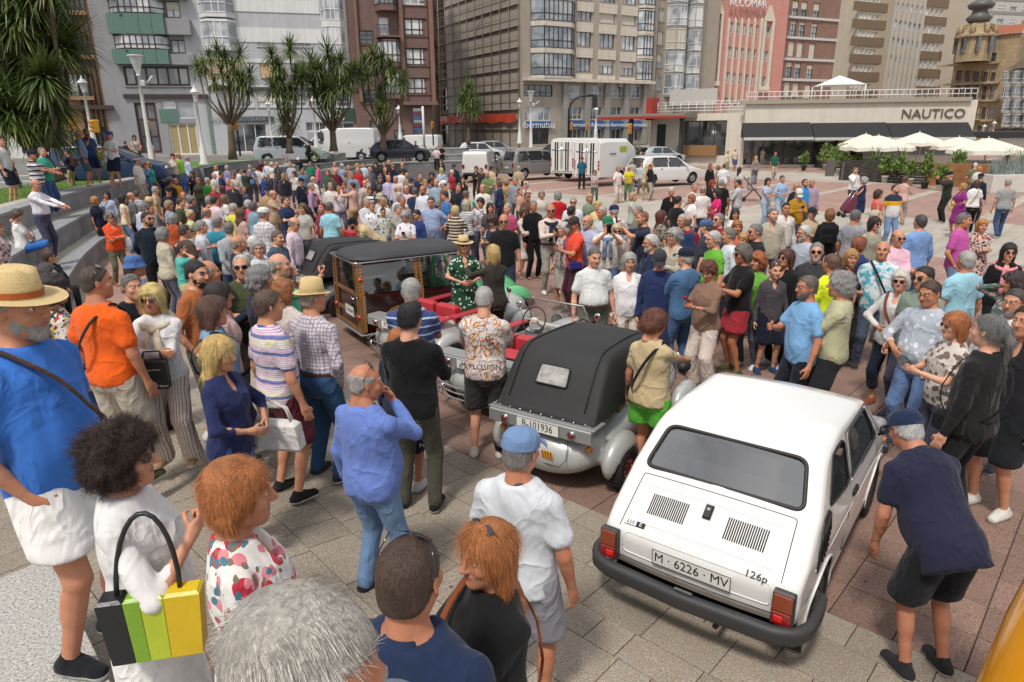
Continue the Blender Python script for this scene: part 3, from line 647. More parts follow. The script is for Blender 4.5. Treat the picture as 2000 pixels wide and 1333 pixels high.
def hat_mb(brim=.075, crown=.105, pinch=True, seg=24, flat=False):
 b = MB(); V = []; pr = [(.0835+brim, .040), (.0835+brim*.5, .044), (.086, .048), (.087, .050), (.084, .09), (.074, .05+crown*.92), (.05, .05+crown), (.002, .05+crown*(.86 if pinch else 1.02))]
 if flat: pr = [(.0835+brim, .0), (.0835+brim*.5, .025), (.088, .05), (.087, .055), (.083, .085), (.07, .115), (.04, .128), (.002, .13)]
 for r_, z in pr:
  for k in range(seg):
   a = 2*PI*k/seg; dip = -.016*math.cos(a)**2*0+(.012*abs(math.cos(a))**3 if r_ > .1 and not flat else 0); rr = r_
   yy = rr*math.sin(a)*1.14; zz = z+dip+(.010*(-math.cos(2*a)) if False else 0)
   if pinch and .03 < r_ < .08 and z > .1: zz += -.012*(abs(math.cos(a)) < .4)
   V.append((rr*math.cos(a), yy-.012, zz))
 F = [(i*seg+k, i*seg+(k+1) % seg, (i+1)*seg+(k+1) % seg, (i+1)*seg+k) for i in range(len(pr)-1) for k in range(seg)]
 m = [0]*seg*2+[0]*seg+[0]*seg*(len(pr)-4); b.add(V, F, 0, None, True); V2 = [(x*.985, y*.985, z-.004) for x, y, z in V[:seg*3]]; b.add(V2, [q[::-1] for q in F[:seg*2]], 0, None, True)
 return b
def band_mb(seg=24, z=.052, h=.024):
 b = MB(); b.lathe([(.0885, z), (.0885, z+h)], seg, c=(0, 0, 0)); b.v[-1][:, 1] = b.v[-1][:, 1]*1.14-.012; return b
def glasses_mb(sun=True, up=False, seg=10):
 b = MB()
 for s_ in (-1, 1):
  V = [(s_*.034+.026*math.cos(a)*(1+.1*s_*math.cos(a)), .098-abs(s_*.034+.026*math.cos(a))*.18+.0, .010+.019*math.sin(a)*(1 if math.sin(a) > 0 else 1.05)) for a in (2*PI*k/seg for k in range(seg))]
  V2 = [(x, y+.003, z) for x, y, z in V]; n = seg
  if sun: b.add(V+V2, [tuple(range(n)) if s_ < 0 else tuple(range(n))[::-1], tuple(range(n, 2*n))[::-1] if s_ < 0 else tuple(range(n, 2*n))]+[(i, (i+1) % n, n+(i+1) % n, n+i) for i in range(n)], 0)
  else: b.tube(V+[V[0]], .0017, 4, 0, cap=False)
  b.tube([(s_*.060, .088, .016), (s_*.078, .04, .014), (s_*.084, -.012, .008)], .0022, 4, 0)
 b.tube([(-.009, .096, .016), (0, .101, .018), (.009, .096, .016)], .0024, 4, 0)
 if up:
  Mx = rotx(R(60)); b.v = [v@Mx.T+np.array([0, -.03, .036]) for v in b.v]
 return b

def strands(style, lod, seed=0):
 """hair strands as thin ribbons following the hair volume, head coordinates"""
 key = ('str', style, lod, seed)
 if key in _hd: return _hd[key]
 V, Q = hair_mesh(style, [.0055, .008, .012, .017][lod], 0, seed); rs = np.random.RandomState(seed+3)
 n = [6500, 2400, 500, 150][lod]*(2 if style in ('afro', 'long', 'wavy') and lod == 0 else 1); w = [.0010, .0020, .0042, .008][lod]; nsg = [6, 3, 2, 2][lod]; w *= 1.5 if style in ('afro', 'curly', 'tight') else 1
 P0, P1, P2 = V[Q[:, 0]], V[Q[:, 1]], V[Q[:, 2]]; nr_ = np.cross(P1-P0, P2-P0); A = np.linalg.norm(nr_, axis=1)+1e-12; nr_ /= A[:, None]
 i = rs.choice(len(Q), n, p=A/A.sum()); a, b_ = rs.rand(n, 1), rs.rand(n, 1); P_ = V[Q[i, 0]]*(1-a)*(1-b_)+V[Q[i, 1]]*a*(1-b_)+V[Q[i, 2]]*a*b_+V[Q[i, 3]]*(1-a)*b_; N_ = nr_[i]
 cur = style in ('curly', 'afro', 'tight'); lng = style in ('long', 'wavy', 'bob', 'pony')
 Lh = {'short': .030, 'buzz': .008, 'ring': .018, 'reced': .022, 'mid': .06, 'bob': .07, 'long': .075, 'wavy': .08, 'curly': .045, 'tight': .035, 'pony': .05, 'bun': .04, 'afro': .05, 'quiff': .032}[style]*(.6+.8*rs.rand(n, 1))
 crown = np.array([.015, -.075, .10]); flow = P_-crown; flow[:, 2] -= .04 if not lng else .25; flow[:, 1] += .02 if style in ('short', 'quiff') else 0; flow[:, 1] -= np.where((P_[:, 1] > .0) & (style not in ('short', 'quiff', 'buzz', 'ring', 'reced')), .13, 0)
 T = flow-N_*(flow*N_).sum(1)[:, None]; T /= np.linalg.norm(T, axis=1)[:, None]+1e-6; q_ = P_*38; sw = np.stack([np.sin(q_[:, 1]+1.7*np.sin(q_[:, 2]*.7)), np.sin(q_[:, 2]*1.1+q_[:, 0]*.6+2), np.sin(q_[:, 0]*1.2+1.3*np.sin(q_[:, 1]*.8))], 1); T = T+sw*(.16 if lng or style == 'mid' else .42)+rs.randn(n, 3)*(.05 if lng or style == 'mid' else (.12 if not cur else .6)); T /= np.linalg.norm(T, axis=1)[:, None]
 lift = {'buzz': .5, 'short': .05 if lod == 0 else .15, 'quiff': .35, 'afro': .3, 'curly': .25, 'tight': .3}.get(style, .03); B_ = np.cross(T, N_); ph = rs.rand(n, 1)*6.28; rr = .0075 if cur else (.004 if style == 'wavy' else .0)
 rows = []; wd = B_*.8+N_*.3*rs.randn(n, 1); wd /= np.linalg.norm(wd, axis=1)[:, None]
 for k in range(nsg+1):
  t = k/nsg; c_ = P_-N_*.002+T*Lh*t*(1-(.25*t if not lng else 0))+N_*(lift*Lh*t*(1-.55*t))+np.array([0, 0, -1])*(Lh*.18*t*t*(0 if style in ('buzz', 'afro') else 1))
  if rr: an = ph+t*(13 if cur else 5); c_ = c_+(B_*np.cos(an)+N_*np.sin(an))*rr*min(1, t*2)
  h_ = w*(1-.75*t)/2; rows += [c_-wd*h_, c_+wd*h_]
 VV = np.stack(rows, 1).reshape(-1, 3); m = 2*(nsg+1); base = np.arange(n)[:, None]*m
 FF = np.concatenate([base+np.array([2*k, 2*k+1, 2*k+3, 2*k+2]) for k in range(nsg)]); _hd[key] = (VV, FF, np.tile(rs.rand(n) > .55, nsg).astype(int)); return _hd[key]
# ---------------- vehicles ----------------
def inpoly(y, z, P_):
 P_ = np.array(P_); r_ = np.zeros(np.shape(y), bool); j = len(P_)-1
 for i in range(len(P_)):
  a, b = P_[i], P_[j]; c_ = ((a[1] > z) != (b[1] > z)) & (y < (b[0]-a[0])*(z-a[1])/(b[1]-a[1]+1e-12)+a[0]); r_ ^= c_; j = i
 return r_
def rpoly(P_, r=.05, k=5):               # polygon with rounded corners
 P_ = np.array(P_, float); n = len(P_); out = []
 for i in range(n):
  a, b, c = P_[i-1], P_[i], P_[(i+1) % n]; u1 = (a-b)/np.linalg.norm(a-b); u2 = (c-b)/np.linalg.norm(c-b); rr = min(r, .45*np.linalg.norm(a-b), .45*np.linalg.norm(c-b))
  p, q = b+u1*rr, b+u2*rr
  for t in np.linspace(0, 1, k): out.append((1-t)**2*p+2*t*(1-t)*b+t*t*q)
 return np.array(out)
def wheel(parent, loc, r=.27, w=.16, rimc='9a9a9a', ang=0., name='wheel', cap='333', rr=.62, steer=0.):
 b = MB(); M = rowm(rotz(steer)@roty(PI/2), (0, 0, 0))
 b.lathe([(r*rr, -w/2), (r*.93, -w/2), (r, -w*.38), (r, w*.38), (r*.93, w/2), (r*rr, w/2), (r*rr, -w/2)], 28, 0, M)
 for k in range(28):
  a = 2*PI*k/28; b.box((0, math.cos(a)*r, math.sin(a)*r), (w*.7, .012, .008), 0, M=rowm(rotz(steer), (0, 0, 0)))
 t = b.build(name, [mat('tyre_rubber', '1c1c1c', .85, bump=.2)], parent, loc)
 b = MB(); s_ = 1 if loc[0] > 0 else -1
 b.lathe([(r*rr, .02), (r*rr*.93, w*.44), (r*rr*.85, w*.36), (r*rr*.6, w*.30), (r*.2, w*.36), (r*.17, w*.44), (.001, w*.45)], 22, 0, rowm(rotz(steer)@roty(PI/2*s_), (0, 0, 0)))
 for k in range(8):
  a = 2*PI*k/8; b.lathe([(.012, 0), (.010, .006), (.001, .008)], 6, 1, rowm(rotz(steer)@roty(PI/2*s_), rotz(steer)@roty(PI/2*s_)@np.array([math.cos(a)*r*rr*.66, math.sin(a)*r*rr*.66, w*.33])))
 b.build('rim', [mat('rim_'+rimc, rimc, .4, .5), mat('rim_bolt', cap, .5)], t)
 return t
class Car:
 def __init__(s, name, label, cat, loc, rz, prof, W_, sill, tum, wid, wheels, paint, ns=70, nv=12, nz=14, sm=2, crown=.03, er=.05, group=None, strip_w=None, arch=1.14):
  s.rt = root(name, label, cat, loc, rz, group); s.sill, s.W, s.wheels = sill, W_, wheels
  s.L = max(p[0] for p in prof); prof = np.array(prof, float); s.prof = prof
  d = np.r_[0, np.cumsum(np.linalg.norm(np.diff(prof, axis=0), axis=1))]; s.ci = d; t = np.linspace(0, d[-1], ns+1)
  q = np.stack([np.interp(t, d, prof[:, i]) for i in (0, 1)], 1)
  for _ in range(sm):
   q2 = q.copy(); q2[1:-1] = q[:-2]*.25+q[1:-1]*.5+q[2:]*.25; q = q2
  s.t = t; s.q = q; s.tum = np.array(tum); s.wid = np.array(wid); s.er = er; s.crown = crown; s.nv, s.nz, s.ns = nv, nz, ns; s.paint = paint; s.arch = arch
  s.holes_s = []; s.holes_side = []
 def X(s, y, z): return s.W*np.interp(z, s.tum[:, 0], s.tum[:, 1])*np.interp(y, s.wid[:, 0], s.wid[:, 1])
 def pt(s, t): return np.array([np.interp(t, s.t, s.q[:, 0]), np.interp(t, s.t, s.q[:, 1])])
 def nrm(s, t): a, b = s.pt(t-.02), s.pt(t+.02); d = (b-a)/(np.linalg.norm(b-a)+1e-9); return np.array([-d[1], d[0]])
 def strip(s, t, v, off=0.):           # v in [-1,1] across
  p = s.pt(t); n = s.nrm(t); w = s.X(p[0], p[1])-s.er*.8; return np.array([w*v, *(p+n*(off-s.crown*v*v))])
 def side(s, y, z, sg, off=0.): return np.array([sg*(s.X(y, z)+off), y, z])
 def T(s, ci): i = int(min(ci, len(s.ci)-2)); return s.ci[i]+(ci-i)*(s.ci[i+1]-s.ci[i])
 def build(s, mats2=None, split=None):
  nv, nz_ = s.nv, s.nz; V = []; cols = 2*nv+1; rows = s.ns+1; arc = 4
  # per row: side bottom .. edge arc .. strip .. edge arc .. side bottom
  tot = []; uv = []
  for i in range(rows):
   t = s.t[i]; p = s.q[i]; n = s.nrm(t); rw = []; iv = []; w = s.X(p[0], p[1])-s.er*.8; yb = s.L*(t/s.t[-1]); yb = np.interp(t, [s.ci[0], s.ci[-1]], [s.prof[0, 0], s.prof[-1, 0]])
   frac = t/s.t[-1]; yb = s.prof[0, 0]*(1-frac)+s.prof[-1, 0]*frac; lo = min(s.sill, p[1]-.01)
   e0 = p-n*s.crown; a1 = e0-n*s.er
   sd = []
   for k in range(nz_+1):
    f = k/nz_; y = yb*(1-f)+a1[0]*f; z = lo*(1-f)+a1[1]*f; sd.append((s.X(y, z), y, z, 1))
   arc_ = []
   for k in range(1, arc):
    a = PI/2*k/arc; c_, s_ = math.cos(a), math.sin(a); pp = a1+n*s.er*s_; arc_.append(((w)+(s.X(a1[0], a1[1])-w)*c_, pp[0], pp[1], 2))
   rw = sd+arc_; L_ = [(-x, y, z) for x, y, z, _ in rw]; st = [(w*v, *(p-n*s.crown*v*v)) for v in np.linspace(-1, 1, cols)]
   full = L_+st+[(x, y, z) for x, y, z, _ in rw[::-1]]; kinds = [-1]*(nz_+1)+[-2]*(arc-1)+[0]*cols+[2]*(arc-1)+[1]*(nz_+1); vv = [0]*len(L_)+list(np.linspace(-1, 1, cols))+[0]*len(L_)
   tot.append(full); uv.append(vv)
  V = np.array(tot); m = V.shape[1]; idx = np.arange(rows*m).reshape(rows, m); Vf = V.reshape(-1, 3)
  F = np.stack([idx[:-1, :-1], idx[:-1, 1:], idx[1:, 1:], idx[1:, :-1]], -1).reshape(-1, 4); c = Vf[F].mean(1)
  vv = np.array(uv); vc = (vv[:-1, :-1]+vv[1:, 1:])/2; tcn = np.repeat(((s.t[:-1]+s.t[1:])/2)[:, None], m-1, 1); kk = np.array(kinds); kc = np.repeat(((kk[:-1]+kk[1:])/2.)[None], rows-1, 0)
  vc, tcn, kc = vc.ravel(), tcn.ravel(), kc.ravel(); keep = np.ones(len(F), bool)
  for t0, t1, w, r_ in s.holes_s:
   P_ = rpoly([(t0, -w[0]), (t0, w[0]), (t1, w[1]), (t1, -w[1])], r_); keep &= ~((kc == 0) & inpoly(tcn, c[:, 0], P_))
  for P_ in s.holes_side: keep &= ~((np.abs(kc) >= 1) & inpoly(c[:, 1], c[:, 2], P_))
  for y, r_ in s.wheels: keep &= ~((np.abs(kc) == 1) & (((c[:, 1]-y)**2+(c[:, 2]-r_*1.02)**2 < (r_*s.arch)**2) | ((np.abs(c[:, 1]-y) < r_*s.arch) & (c[:, 2] < r_))))
  b = MB(); b.add(Vf, F[keep], 0 if mats2 is None else mats2(c[keep]), None, True)
  # end caps and floor
  for i in (0, -1): r_ = [tuple(x) for x in tot[i]]
  b.add([(-s.W*.9, s.prof[0, 0]+.05, s.sill+.02), (s.W*.9, s.prof[0, 0]+.05, s.sill+.02), (s.W*.9, s.prof[-1, 0]-.05, s.sill+.02), (-s.W*.9, s.prof[-1, 0]-.05, s.sill+.02)], [(0, 1, 2, 3)], 1)
  for y, r_ in s.wheels:
   for sg in (-1, 1):
    Pw = [(sg*(s.X(y, .4)-.27), y+math.cos(a)*r_*s.arch, r_*1.02+math.sin(a)*r_*s.arch) for a in np.linspace(0, PI, 12)]; Po = [(sg*(s.X(p[1], p[2])-.004), p[1], p[2]) for p in Pw]
    b.add(Pw+Po, [(i, i+1, 13+i, 12+i) for i in range(11)]+[tuple(range(12))], 1)
  s.body = b.build('body', [s.paint, mat('underbody', '151515', .9)] if not isinstance(s.paint, list) else s.paint, s.rt)
  for y, r_ in s.wheels:
   for sg in (-1, 1):
    Po = [s.side(y+math.cos(a)*r_*s.arch, r_*1.02+math.sin(a)*r_*s.arch, sg, .002) for a in np.linspace(-.25, PI+.25, 20)]
    b = MB(); b.tube(Po, .010, 5); b.build('wheel_arch', s.paint if not isinstance(s.paint, list) else s.paint[0], s.rt)
  return s
 def swin(s, ci0, ci1, w, r_=.06, gl=None, name='rear_window', seal='1a1a1a', sr=.011):
  t0, t1 = s.T(ci0), s.T(ci1); s.holes_s.append((t0, t1, w, r_)); P_ = rpoly([(t0, -w[0]), (t0, w[0]), (t1, w[1]), (t1, -w[1])], r_, 6)
  def at3(t, x, off): p = s.pt(t); W_ = s.X(p[0], p[1])-s.er*.8; return s.strip(t, x/W_, off)
  b = MB(); b.tube([at3(t, x, .002) for t, x in P_]+[at3(P_[0][0], P_[0][1], .002)], sr, 6, cap=False); o = b.build(name, mat('rubber_seal', seal, .6), s.rt)
  n = 12; b = MB(); V = []
  for i in range(n+1):
   for j in range(n+1):
    f = i/n; t = t0+(t1-t0)*f; x = (w[0]*(1-f)+w[1]*f)*(2*j/n-1); V.append(at3(t, x*.995, -.008))
  b.add(V, [(i*(n+1)+j, i*(n+1)+j+1, (i+1)*(n+1)+j+1, (i+1)*(n+1)+j) for i in range(n) for j in range(n)], 0, None, True)
  # keep only what lies inside the rounded outline
  kf = [];
  for q in b.f:
   i, j = divmod(q[0], n+1); f = (i+.5)/n;
   kf.append(True)
  b.build('pane', gl or M_cg, o); return o
 def sidewin(s, P_, r_=.05, gl=None, name='side_window', seal='1a1a1a', sr=.010, sides=(-1, 1)):
  P2 = rpoly(P_, r_, 6); s.holes_side.append(P2)
  for sg in sides:
   b = MB(); b.tube([s.side(y, z, sg, .001) for y, z in list(P2)+[P2[0]]], sr, 6, cap=False); o = b.build(name, mat('rubber_seal', seal, .6), s.rt)
   b = MB(); c = P2.mean(0); V = [s.side(c[0], c[1], sg, -.010)]+[s.side(y, z, sg, -.010) for y, z in P2]; n = len(P2)
   b.add(V, [(0, 1+i, 1+(i+1) % n) if sg > 0 else (0, 1+(i+1) % n, 1+i) for i in range(n)]); b.build('pane', gl or M_cg, o)
 def line(s, pts, r_=.0035, name='panel_gap', m=None):
  b = MB(); b.tube(pts, r_, 5, 0); return b.build(name, m or mat('panel_gap', '262626', .9), s.rt)
 def frame(s, t, v, off=.002):          # matrix with local x across, y up the surface, z outward
  p0 = s.strip(t, v, off); dx = s.strip(t, v+.02, off)-s.strip(t, v-.02, off); dy = s.strip(t+.02, v, off)-s.strip(t-.02, v, off); dx /= np.linalg.norm(dx); dy -= dx*(dx@dy); dy /= np.linalg.norm(dy); return rowm(np.stack([dx, dy, np.cross(dx, dy)], 1), p0)
M_cg = clearglass('car_window_glass', (.10, .12, .12), .42)
M_dg = mat('dark_car_glass', '20262a', .06, spec=1., var=.3, vs_=1.)
CHR = mat('chrome', 'd5d5d5', .18, 1.); BLK = mat('black_plastic', '1b1b1c', .55, bump=.1)
def plate(parent, M, txt, w=.52, h=.11, size=.085, sx=.9, rows=None):
 b = MB(); b.box((0, 0, 0), (w, h, .008), 0, bev=.003); p = b.build('number_plate', [mat('plate_white', 'e6e5df', .45)], parent); p.matrix_local = Matrix(M.tolist())
 b = MB()
 for x0, x1, y0, y1 in ((-w/2, w/2, h/2-.004, h/2), (-w/2, w/2, -h/2, -h/2+.004), (-w/2, -w/2+.004, -h/2, h/2), (w/2-.004, w/2, -h/2, h/2)): b.box(((x0+x1)/2, (y0+y1)/2, .005), (x1-x0, y1-y0, .002))
 b.build('plate_border', mat('plate_black', '111', .5), p)
 text('characters', txt, size, mat('plate_black', '111', .5), p, rowm(np.eye(3), (0, -.002, .0045)), .0012, sx, .0022); return p
# --- white rear-engined hatch in the foreground
fx, fy, fr_ = 1.12, 3.75, -.644
prof = [(.10, .34), (.045, .42), (.035, .60), (.06, .655), (.335, .885), (.40, .935), (.69, 1.215), (.80, 1.262), (1.15, 1.305), (1.75, 1.295), (1.98, 1.235), (2.36, .93), (2.42, .905), (2.95, .75), (3.02, .69), (3.05, .50), (3.0, .36)]
white = mat('white_car_paint', 'e9e8e4', .22, var=.02, coat=.6)
f126 = Car('small_white_car', 'small boxy white rear engined hatchback with black bumper', 'car', (fx, fy, .016), fr_, prof, .685, .235,
 [(0, .955), (.30, .975), (.50, 1.), (.70, 1.), (.86, .965), (.92, .955), (1.24, .845), (1.32, .80)], [(0, .93), (.12, .965), (.5, 1.), (2.6, 1.), (2.9, .96), (3.05, .9)], [(.62, .262), (2.46, .262)], white, ns=230, nv=26, nz=34, sm=3, crown=.022, er=.055, arch=1.13)
c_ = f126
c_.swin(5.12, 5.98, (.545, .475), .07, clearglass('hatch_rear_glass', (.05, .055, .06), .80), sr=.014, seal='2a2724')
c_.swin(10.1, 10.95, (.50, .56), .06, name='windscreen')
c_.sidewin([(.66, .93), (1.19, .865), (1.19, 1.16), (1.12, 1.20), (.86, 1.19)], .05)
c_.sidewin([(1.29, .865), (2.16, .865), (1.86, 1.19), (1.32, 1.19)], .04, seal='3a3a3a')
c_.build()
for sg in (-1, 1):
 c_.line([c_.side(y, z, sg, .001) for y, z in ((1.245, 1.21), (1.245, .9), (1.25, .6), (1.24, .30), (1.33, .255), (2.15, .255), (2.27, .40), (2.29, .86), (2.24, .90), (1.90, 1.215), (1.245, 1.21))], .004, 'door_gap')
 c_.line([c_.side(2.05, z, sg, .002) for z in np.linspace(.87, 1.0, 3)]+[c_.side(2.0, 1.06, sg, .002)], .007, 'quarter_light_bar', BLK)
 c_.line([c_.side(y, .845, sg, .004) for y in (1.28, 1.7, 2.18)], .006, 'window_trim', CHR)
 c_.line([c_.side(y, .63+(y-.4)*.0, sg, -.002) for y in np.linspace(.35, 2.9, 8)], .006, 'swage_line', white)
 b = MB(); b.box((0, 0, 0), (.02, .14, .045), 0, bev=.006); b.box((.012, .0, 0), (.012, .09, .02), 0, bev=.004); b.build('door_handle', BLK, c_.rt, c_.side(1.38, .73, sg, .006))
 b = MB(); P_ = rpoly([(.36, .60), (.64, .79), (.64, .93), (.50, .90), (.38, .74)], .03); V = [c_.side(y, z, sg, .010) for y, z in P_]; V2 = [c_.side(y, z, sg, -.01) for y, z in P_]; n = len(P_)
 b.add(V+V2, [tuple(range(n))]+[(i, (i+1) % n, n+(i+1) % n, n+i) for i in range(n)])
 for k in range(7): y = .43+k*.032; b.tube([c_.side(y, .66+k*.022, sg, .014), c_.side(y+.02, .86+k*.008, sg, .014)], .005, 4)
 b.build('air_intake', mat('black_louvre', '17191c', .5), c_.rt)
 b = MB(); b.ell((0, 0, 0), (.03, .05, .04), 0, 10, 6); b.tube([(0, 0, -.01), (-.03*sg, 0, -.05)], .01, 5); b.build('mirror', BLK, c_.rt, c_.side(2.12, .94, sg, .07))
 b = MB(); b.box((0, 0, 0), (.018, .05, .03), 0, bev=.005); b.build('side_repeater', mat('amber_lens', 'e0702a', .25), c_.rt, c_.side(2.62, .66, sg, .006))
 # tail lamp: three lenses in a dark frame wrapped on the corner
 M = rowm(rotz(0), (sg*.585, .028, .525)); b = MB(); b.box((0, 0, 0), (.128, .05, .236), 0, M, bev=.012); tl = b.build('tail_lamp', mat('lamp_frame', '3b3a3a', .5), c_.rt)
 b = MB(); b.box((0, -.016, .045), (.112, .04, .115), 0, M, bev=.006); b.build('amber_lens', mat('tail_amber', '8a3a18', .15, coat=.5), tl)
 b = MB(); b.box((0, -.016, -.060), (.112, .04, .085), 0, M, bev=.006); b.build('red_lens', mat('tail_red', '8a0f10', .15, coat=.5), tl)
 b = MB(); b.box((-sg*.018, -.020, -.062), (.052, .04, .045), 0, M, bev=.004); b.build('reflector', mat('reflector_red', 'e01c18', .15, coat=.5), tl)
 for k, y in enumerate((.62, 2.46)): wheel(c_.rt, (sg*.60, y, .262), .262, .15, '5f6062', rr=.66)
 b = MB(); b.box((0, 0, 0), (.17, .012, .20)); b.build('mud_flap', BLK, c_.rt, (sg*.58, .30, .15))
 b = MB(); b.box((0, 0, 0), (.02, 1.25, .05), bev=.006); b.build('sill_trim', BLK, c_.rt, (sg*.655, 1.54, .235))
 b = MB(); b.lathe([(.0, .02), (.07, .015), (.08, 0)], 16, 0, rowm(rotx(-PI/2), (0, 0, 0))); b.build('headlamp', mat('lamp_glass', 'ddd', .1), c_.rt, (sg*.5, 3.02, .60))
bmp = [(-.70, .45), (-.715, .30), (-.705, .10), (-.66, .012), (-.55, -.035), (0, -.065), (.55, -.035), (.66, .012), (.705, .10), (.715, .30), (.70, .45)]
b = MB(); sec = [(.0, -.06), (-.035, -.058), (-.05, -.03), (-.045, .0), (-.052, .02), (-.04, .05), (.0, .058)]; V = []; PB = zipf([(x, y, 0) for x, y in bmp], 40)
for i, p in enumerate(PB):
 d = PB[min(i+1, 39)]-PB[max(i-1, 0)]; d /= np.linalg.norm(d); o = np.array([d[1], -d[0], 0])
 for a, z in sec: V.append(p-o*a+np.array([0, 0, .375+z]))
k = len(sec); b.add(V, [(i*k+j, (i+1)*k+j, (i+1)*k+(j+1) % k, i*k+(j+1) % k) for i in range(39) for j in range(k)], 0, None, True)
b.build('rear_bumper', mat('bumper_plastic', '3c3c3d', .6, bump=.15), c_.rt)
b = MB(); b.box((0, 3.08, .38), (1.36, .07, .12), 0, bev=.03); b.build('front_bumper', mat('bumper_plastic', '3c3c3d', .6), c_.rt)
b = MB(); b.box((0, -.075, .443), (.12, .02, .022), 0, bev=.006); b.build('plate_lamp', mat('lamp_dark', '555', .4), c_.rt)
b = MB(); b.box((.42, .02, .275), (.13, .03, .05), 0, bev=.006); b.build('reversing_lamp', mat('lamp_cream', 'd8d2b4', .3), c_.rt)
b = MB(); b.box((-.45, .02, .275), (.13, .03, .05), 0, bev=.006); b.build('fog_lamp', mat('tail_red', '8a0f10', .15), c_.rt)
b = MB(); b.tube([(.20, .25, .22), (.20, .0, .22)], .02, 8); b.build('exhaust_pipe', mat('rusty_steel', '4a4038', .6, .5), c_.rt)
# engine lid outline, pressed panel, slots, latch, badges, plate
t_top, t_bot = c_.T(4.9), c_.T(1.05); LW = .555
def lidp(t, x, off=.001): p = c_.pt(t); return c_.strip(t, x/(c_.X(p[0], p[1])-c_.er*.8), off)
lp = rpoly([(t_bot, -LW), (t_bot, LW), (t_top, LW-.03), (t_top, -LW+.03)], .02, 3)
pts = [];
for i in range(len(lp)):
 a, bb = lp[i], lp[(i+1) % len(lp)]
 for f in np.linspace(0, 1, 8, endpoint=False): q = a*(1-f)+bb*f; pts.append(lidp(q[0], q[1], .0))
c_.line(pts+[pts[0]], .0035, 'engine_lid_gap')
for (ta, tb, xx) in ((c_.T(3.2), c_.T(3.98), .50), (c_.T(1.35), c_.T(2.7), .50)):
 pp = rpoly([(ta, -xx), (ta, xx), (tb, xx-.01), (tb, -xx+.01)], .035, 4); pts = []
 for i in range(len(pp)):
  a, bb = pp[i], pp[(i+1) % len(pp)]
  for f in np.linspace(0, 1, 5, endpoint=False): q = a*(1-f)+bb*f; pts.append(lidp(q[0], q[1], .0))
 c_.line(pts+[pts[0]], .006, 'pressed_panel_edge', white)
for sg in (-1, 1):
 b = MB()
 for k in range(18):
  x = sg*.265+(k-8.5)*.0148; P_ = [lidp(c_.T(3.42), x, .0012), lidp(c_.T(3.62), x, .0012), lidp(c_.T(3.84), x, .0012)]; b.tube(P_, .0042, 4)
 b.build('vent_grille', mat('slot_black', '0c0c0c', .9), c_.rt)
M = c_.frame(c_.T(3.80), .0, .012); b = MB(); b.box((0, 0, 0), (.055, .10, .024), 0, M, bev=.01); lt = b.build('latch', BLK, c_.rt); b = MB(); b.box((0, .015, .014), (.022, .022, .006), 0, M, bev=.002); b.build('keyhole', CHR, lt)
plate(c_.rt, c_.frame(c_.T(1.72), -.0, .014), 'M · 6226 · MV', .53, .112, .094, .92)
BW = mat('badge_white', 'eee', .4); BB = mat('badge_black', '141414', .5)
M = c_.frame(c_.T(3.15), -.72, .006); b = MB(); b.box((0, 0, 0), (.15, .038, .006), 0, M, bev=.002); bd = b.build('badge', BB, c_.rt)
b = MB(); b.box((-.03, 0, .0035), (.086, .034, .003), 0, M); b.build('badge_panel', BW, bd); text('lettering', '650', .040, BB, bd, M@rowm(np.eye(3), (-.03, -.001, .0055)), .001, 1., .0015); text('lettering', 'E', .036, BW, bd, M@rowm(np.eye(3), (.045, 0, .0045)), .001, 1.2, .001)
M = c_.frame(c_.T(2.92), .66, .005); text('model_badge', '126p', .062, BB, c_.rt, M, .004, 1.15, .002)
for x in (-.22, .22): b = MB(); b.box((0, 0, 0), (.05, .02, .012), 0, c_.frame(c_.T(1.06), x, .006), bev=.003); b.build('hinge', CHR, c_.rt)
# cabin
it = bpy.data.objects.new('interior', None); COL.objects.link(it); it.parent = c_.rt
b = MB(); b.box((0, .62, .90), (1.02, .42, .04), 0, bev=.015); b.build('parcel_shelf', mat('shelf_grey', '8a867e', .9), c_.rt)
sm_ = mat('seat_cloth', '6a5a48', .9)
for x in (-.3, .3):
 b = MB(); b.box((x, 1.30, .42), (.45, .48, .14), bev=.04); b.box((x, 1.07, .72), (.45, .12, .52), bev=.04); b.box((x, 1.02, 1.05), (.24, .08, .16), bev=.03); b.build('front_seat', sm_, c_.rt)
b = MB(); b.box((0, .72, .50), (1., .14, .34), bev=.04); b.build('rear_seat', sm_, c_.rt)
b = MB(); b.box((0, 2.12, .80), (1.1, .2, .14), bev=.03); b.build('dashboard', BLK, c_.rt)
b = MB(); b.tube([(-.3+.17*math.cos(a), 1.86+.05*math.sin(a), .86+.16*math.sin(a)) for a in np.linspace(0, 2*PI, 22)], .011, 6); b.tube([(-.3, 1.86, .86), (-.3, 2.1, .78)], .02, 6); b.build('steering_wheel', BLK, c_.rt)
bpy.data.objects.remove(it)
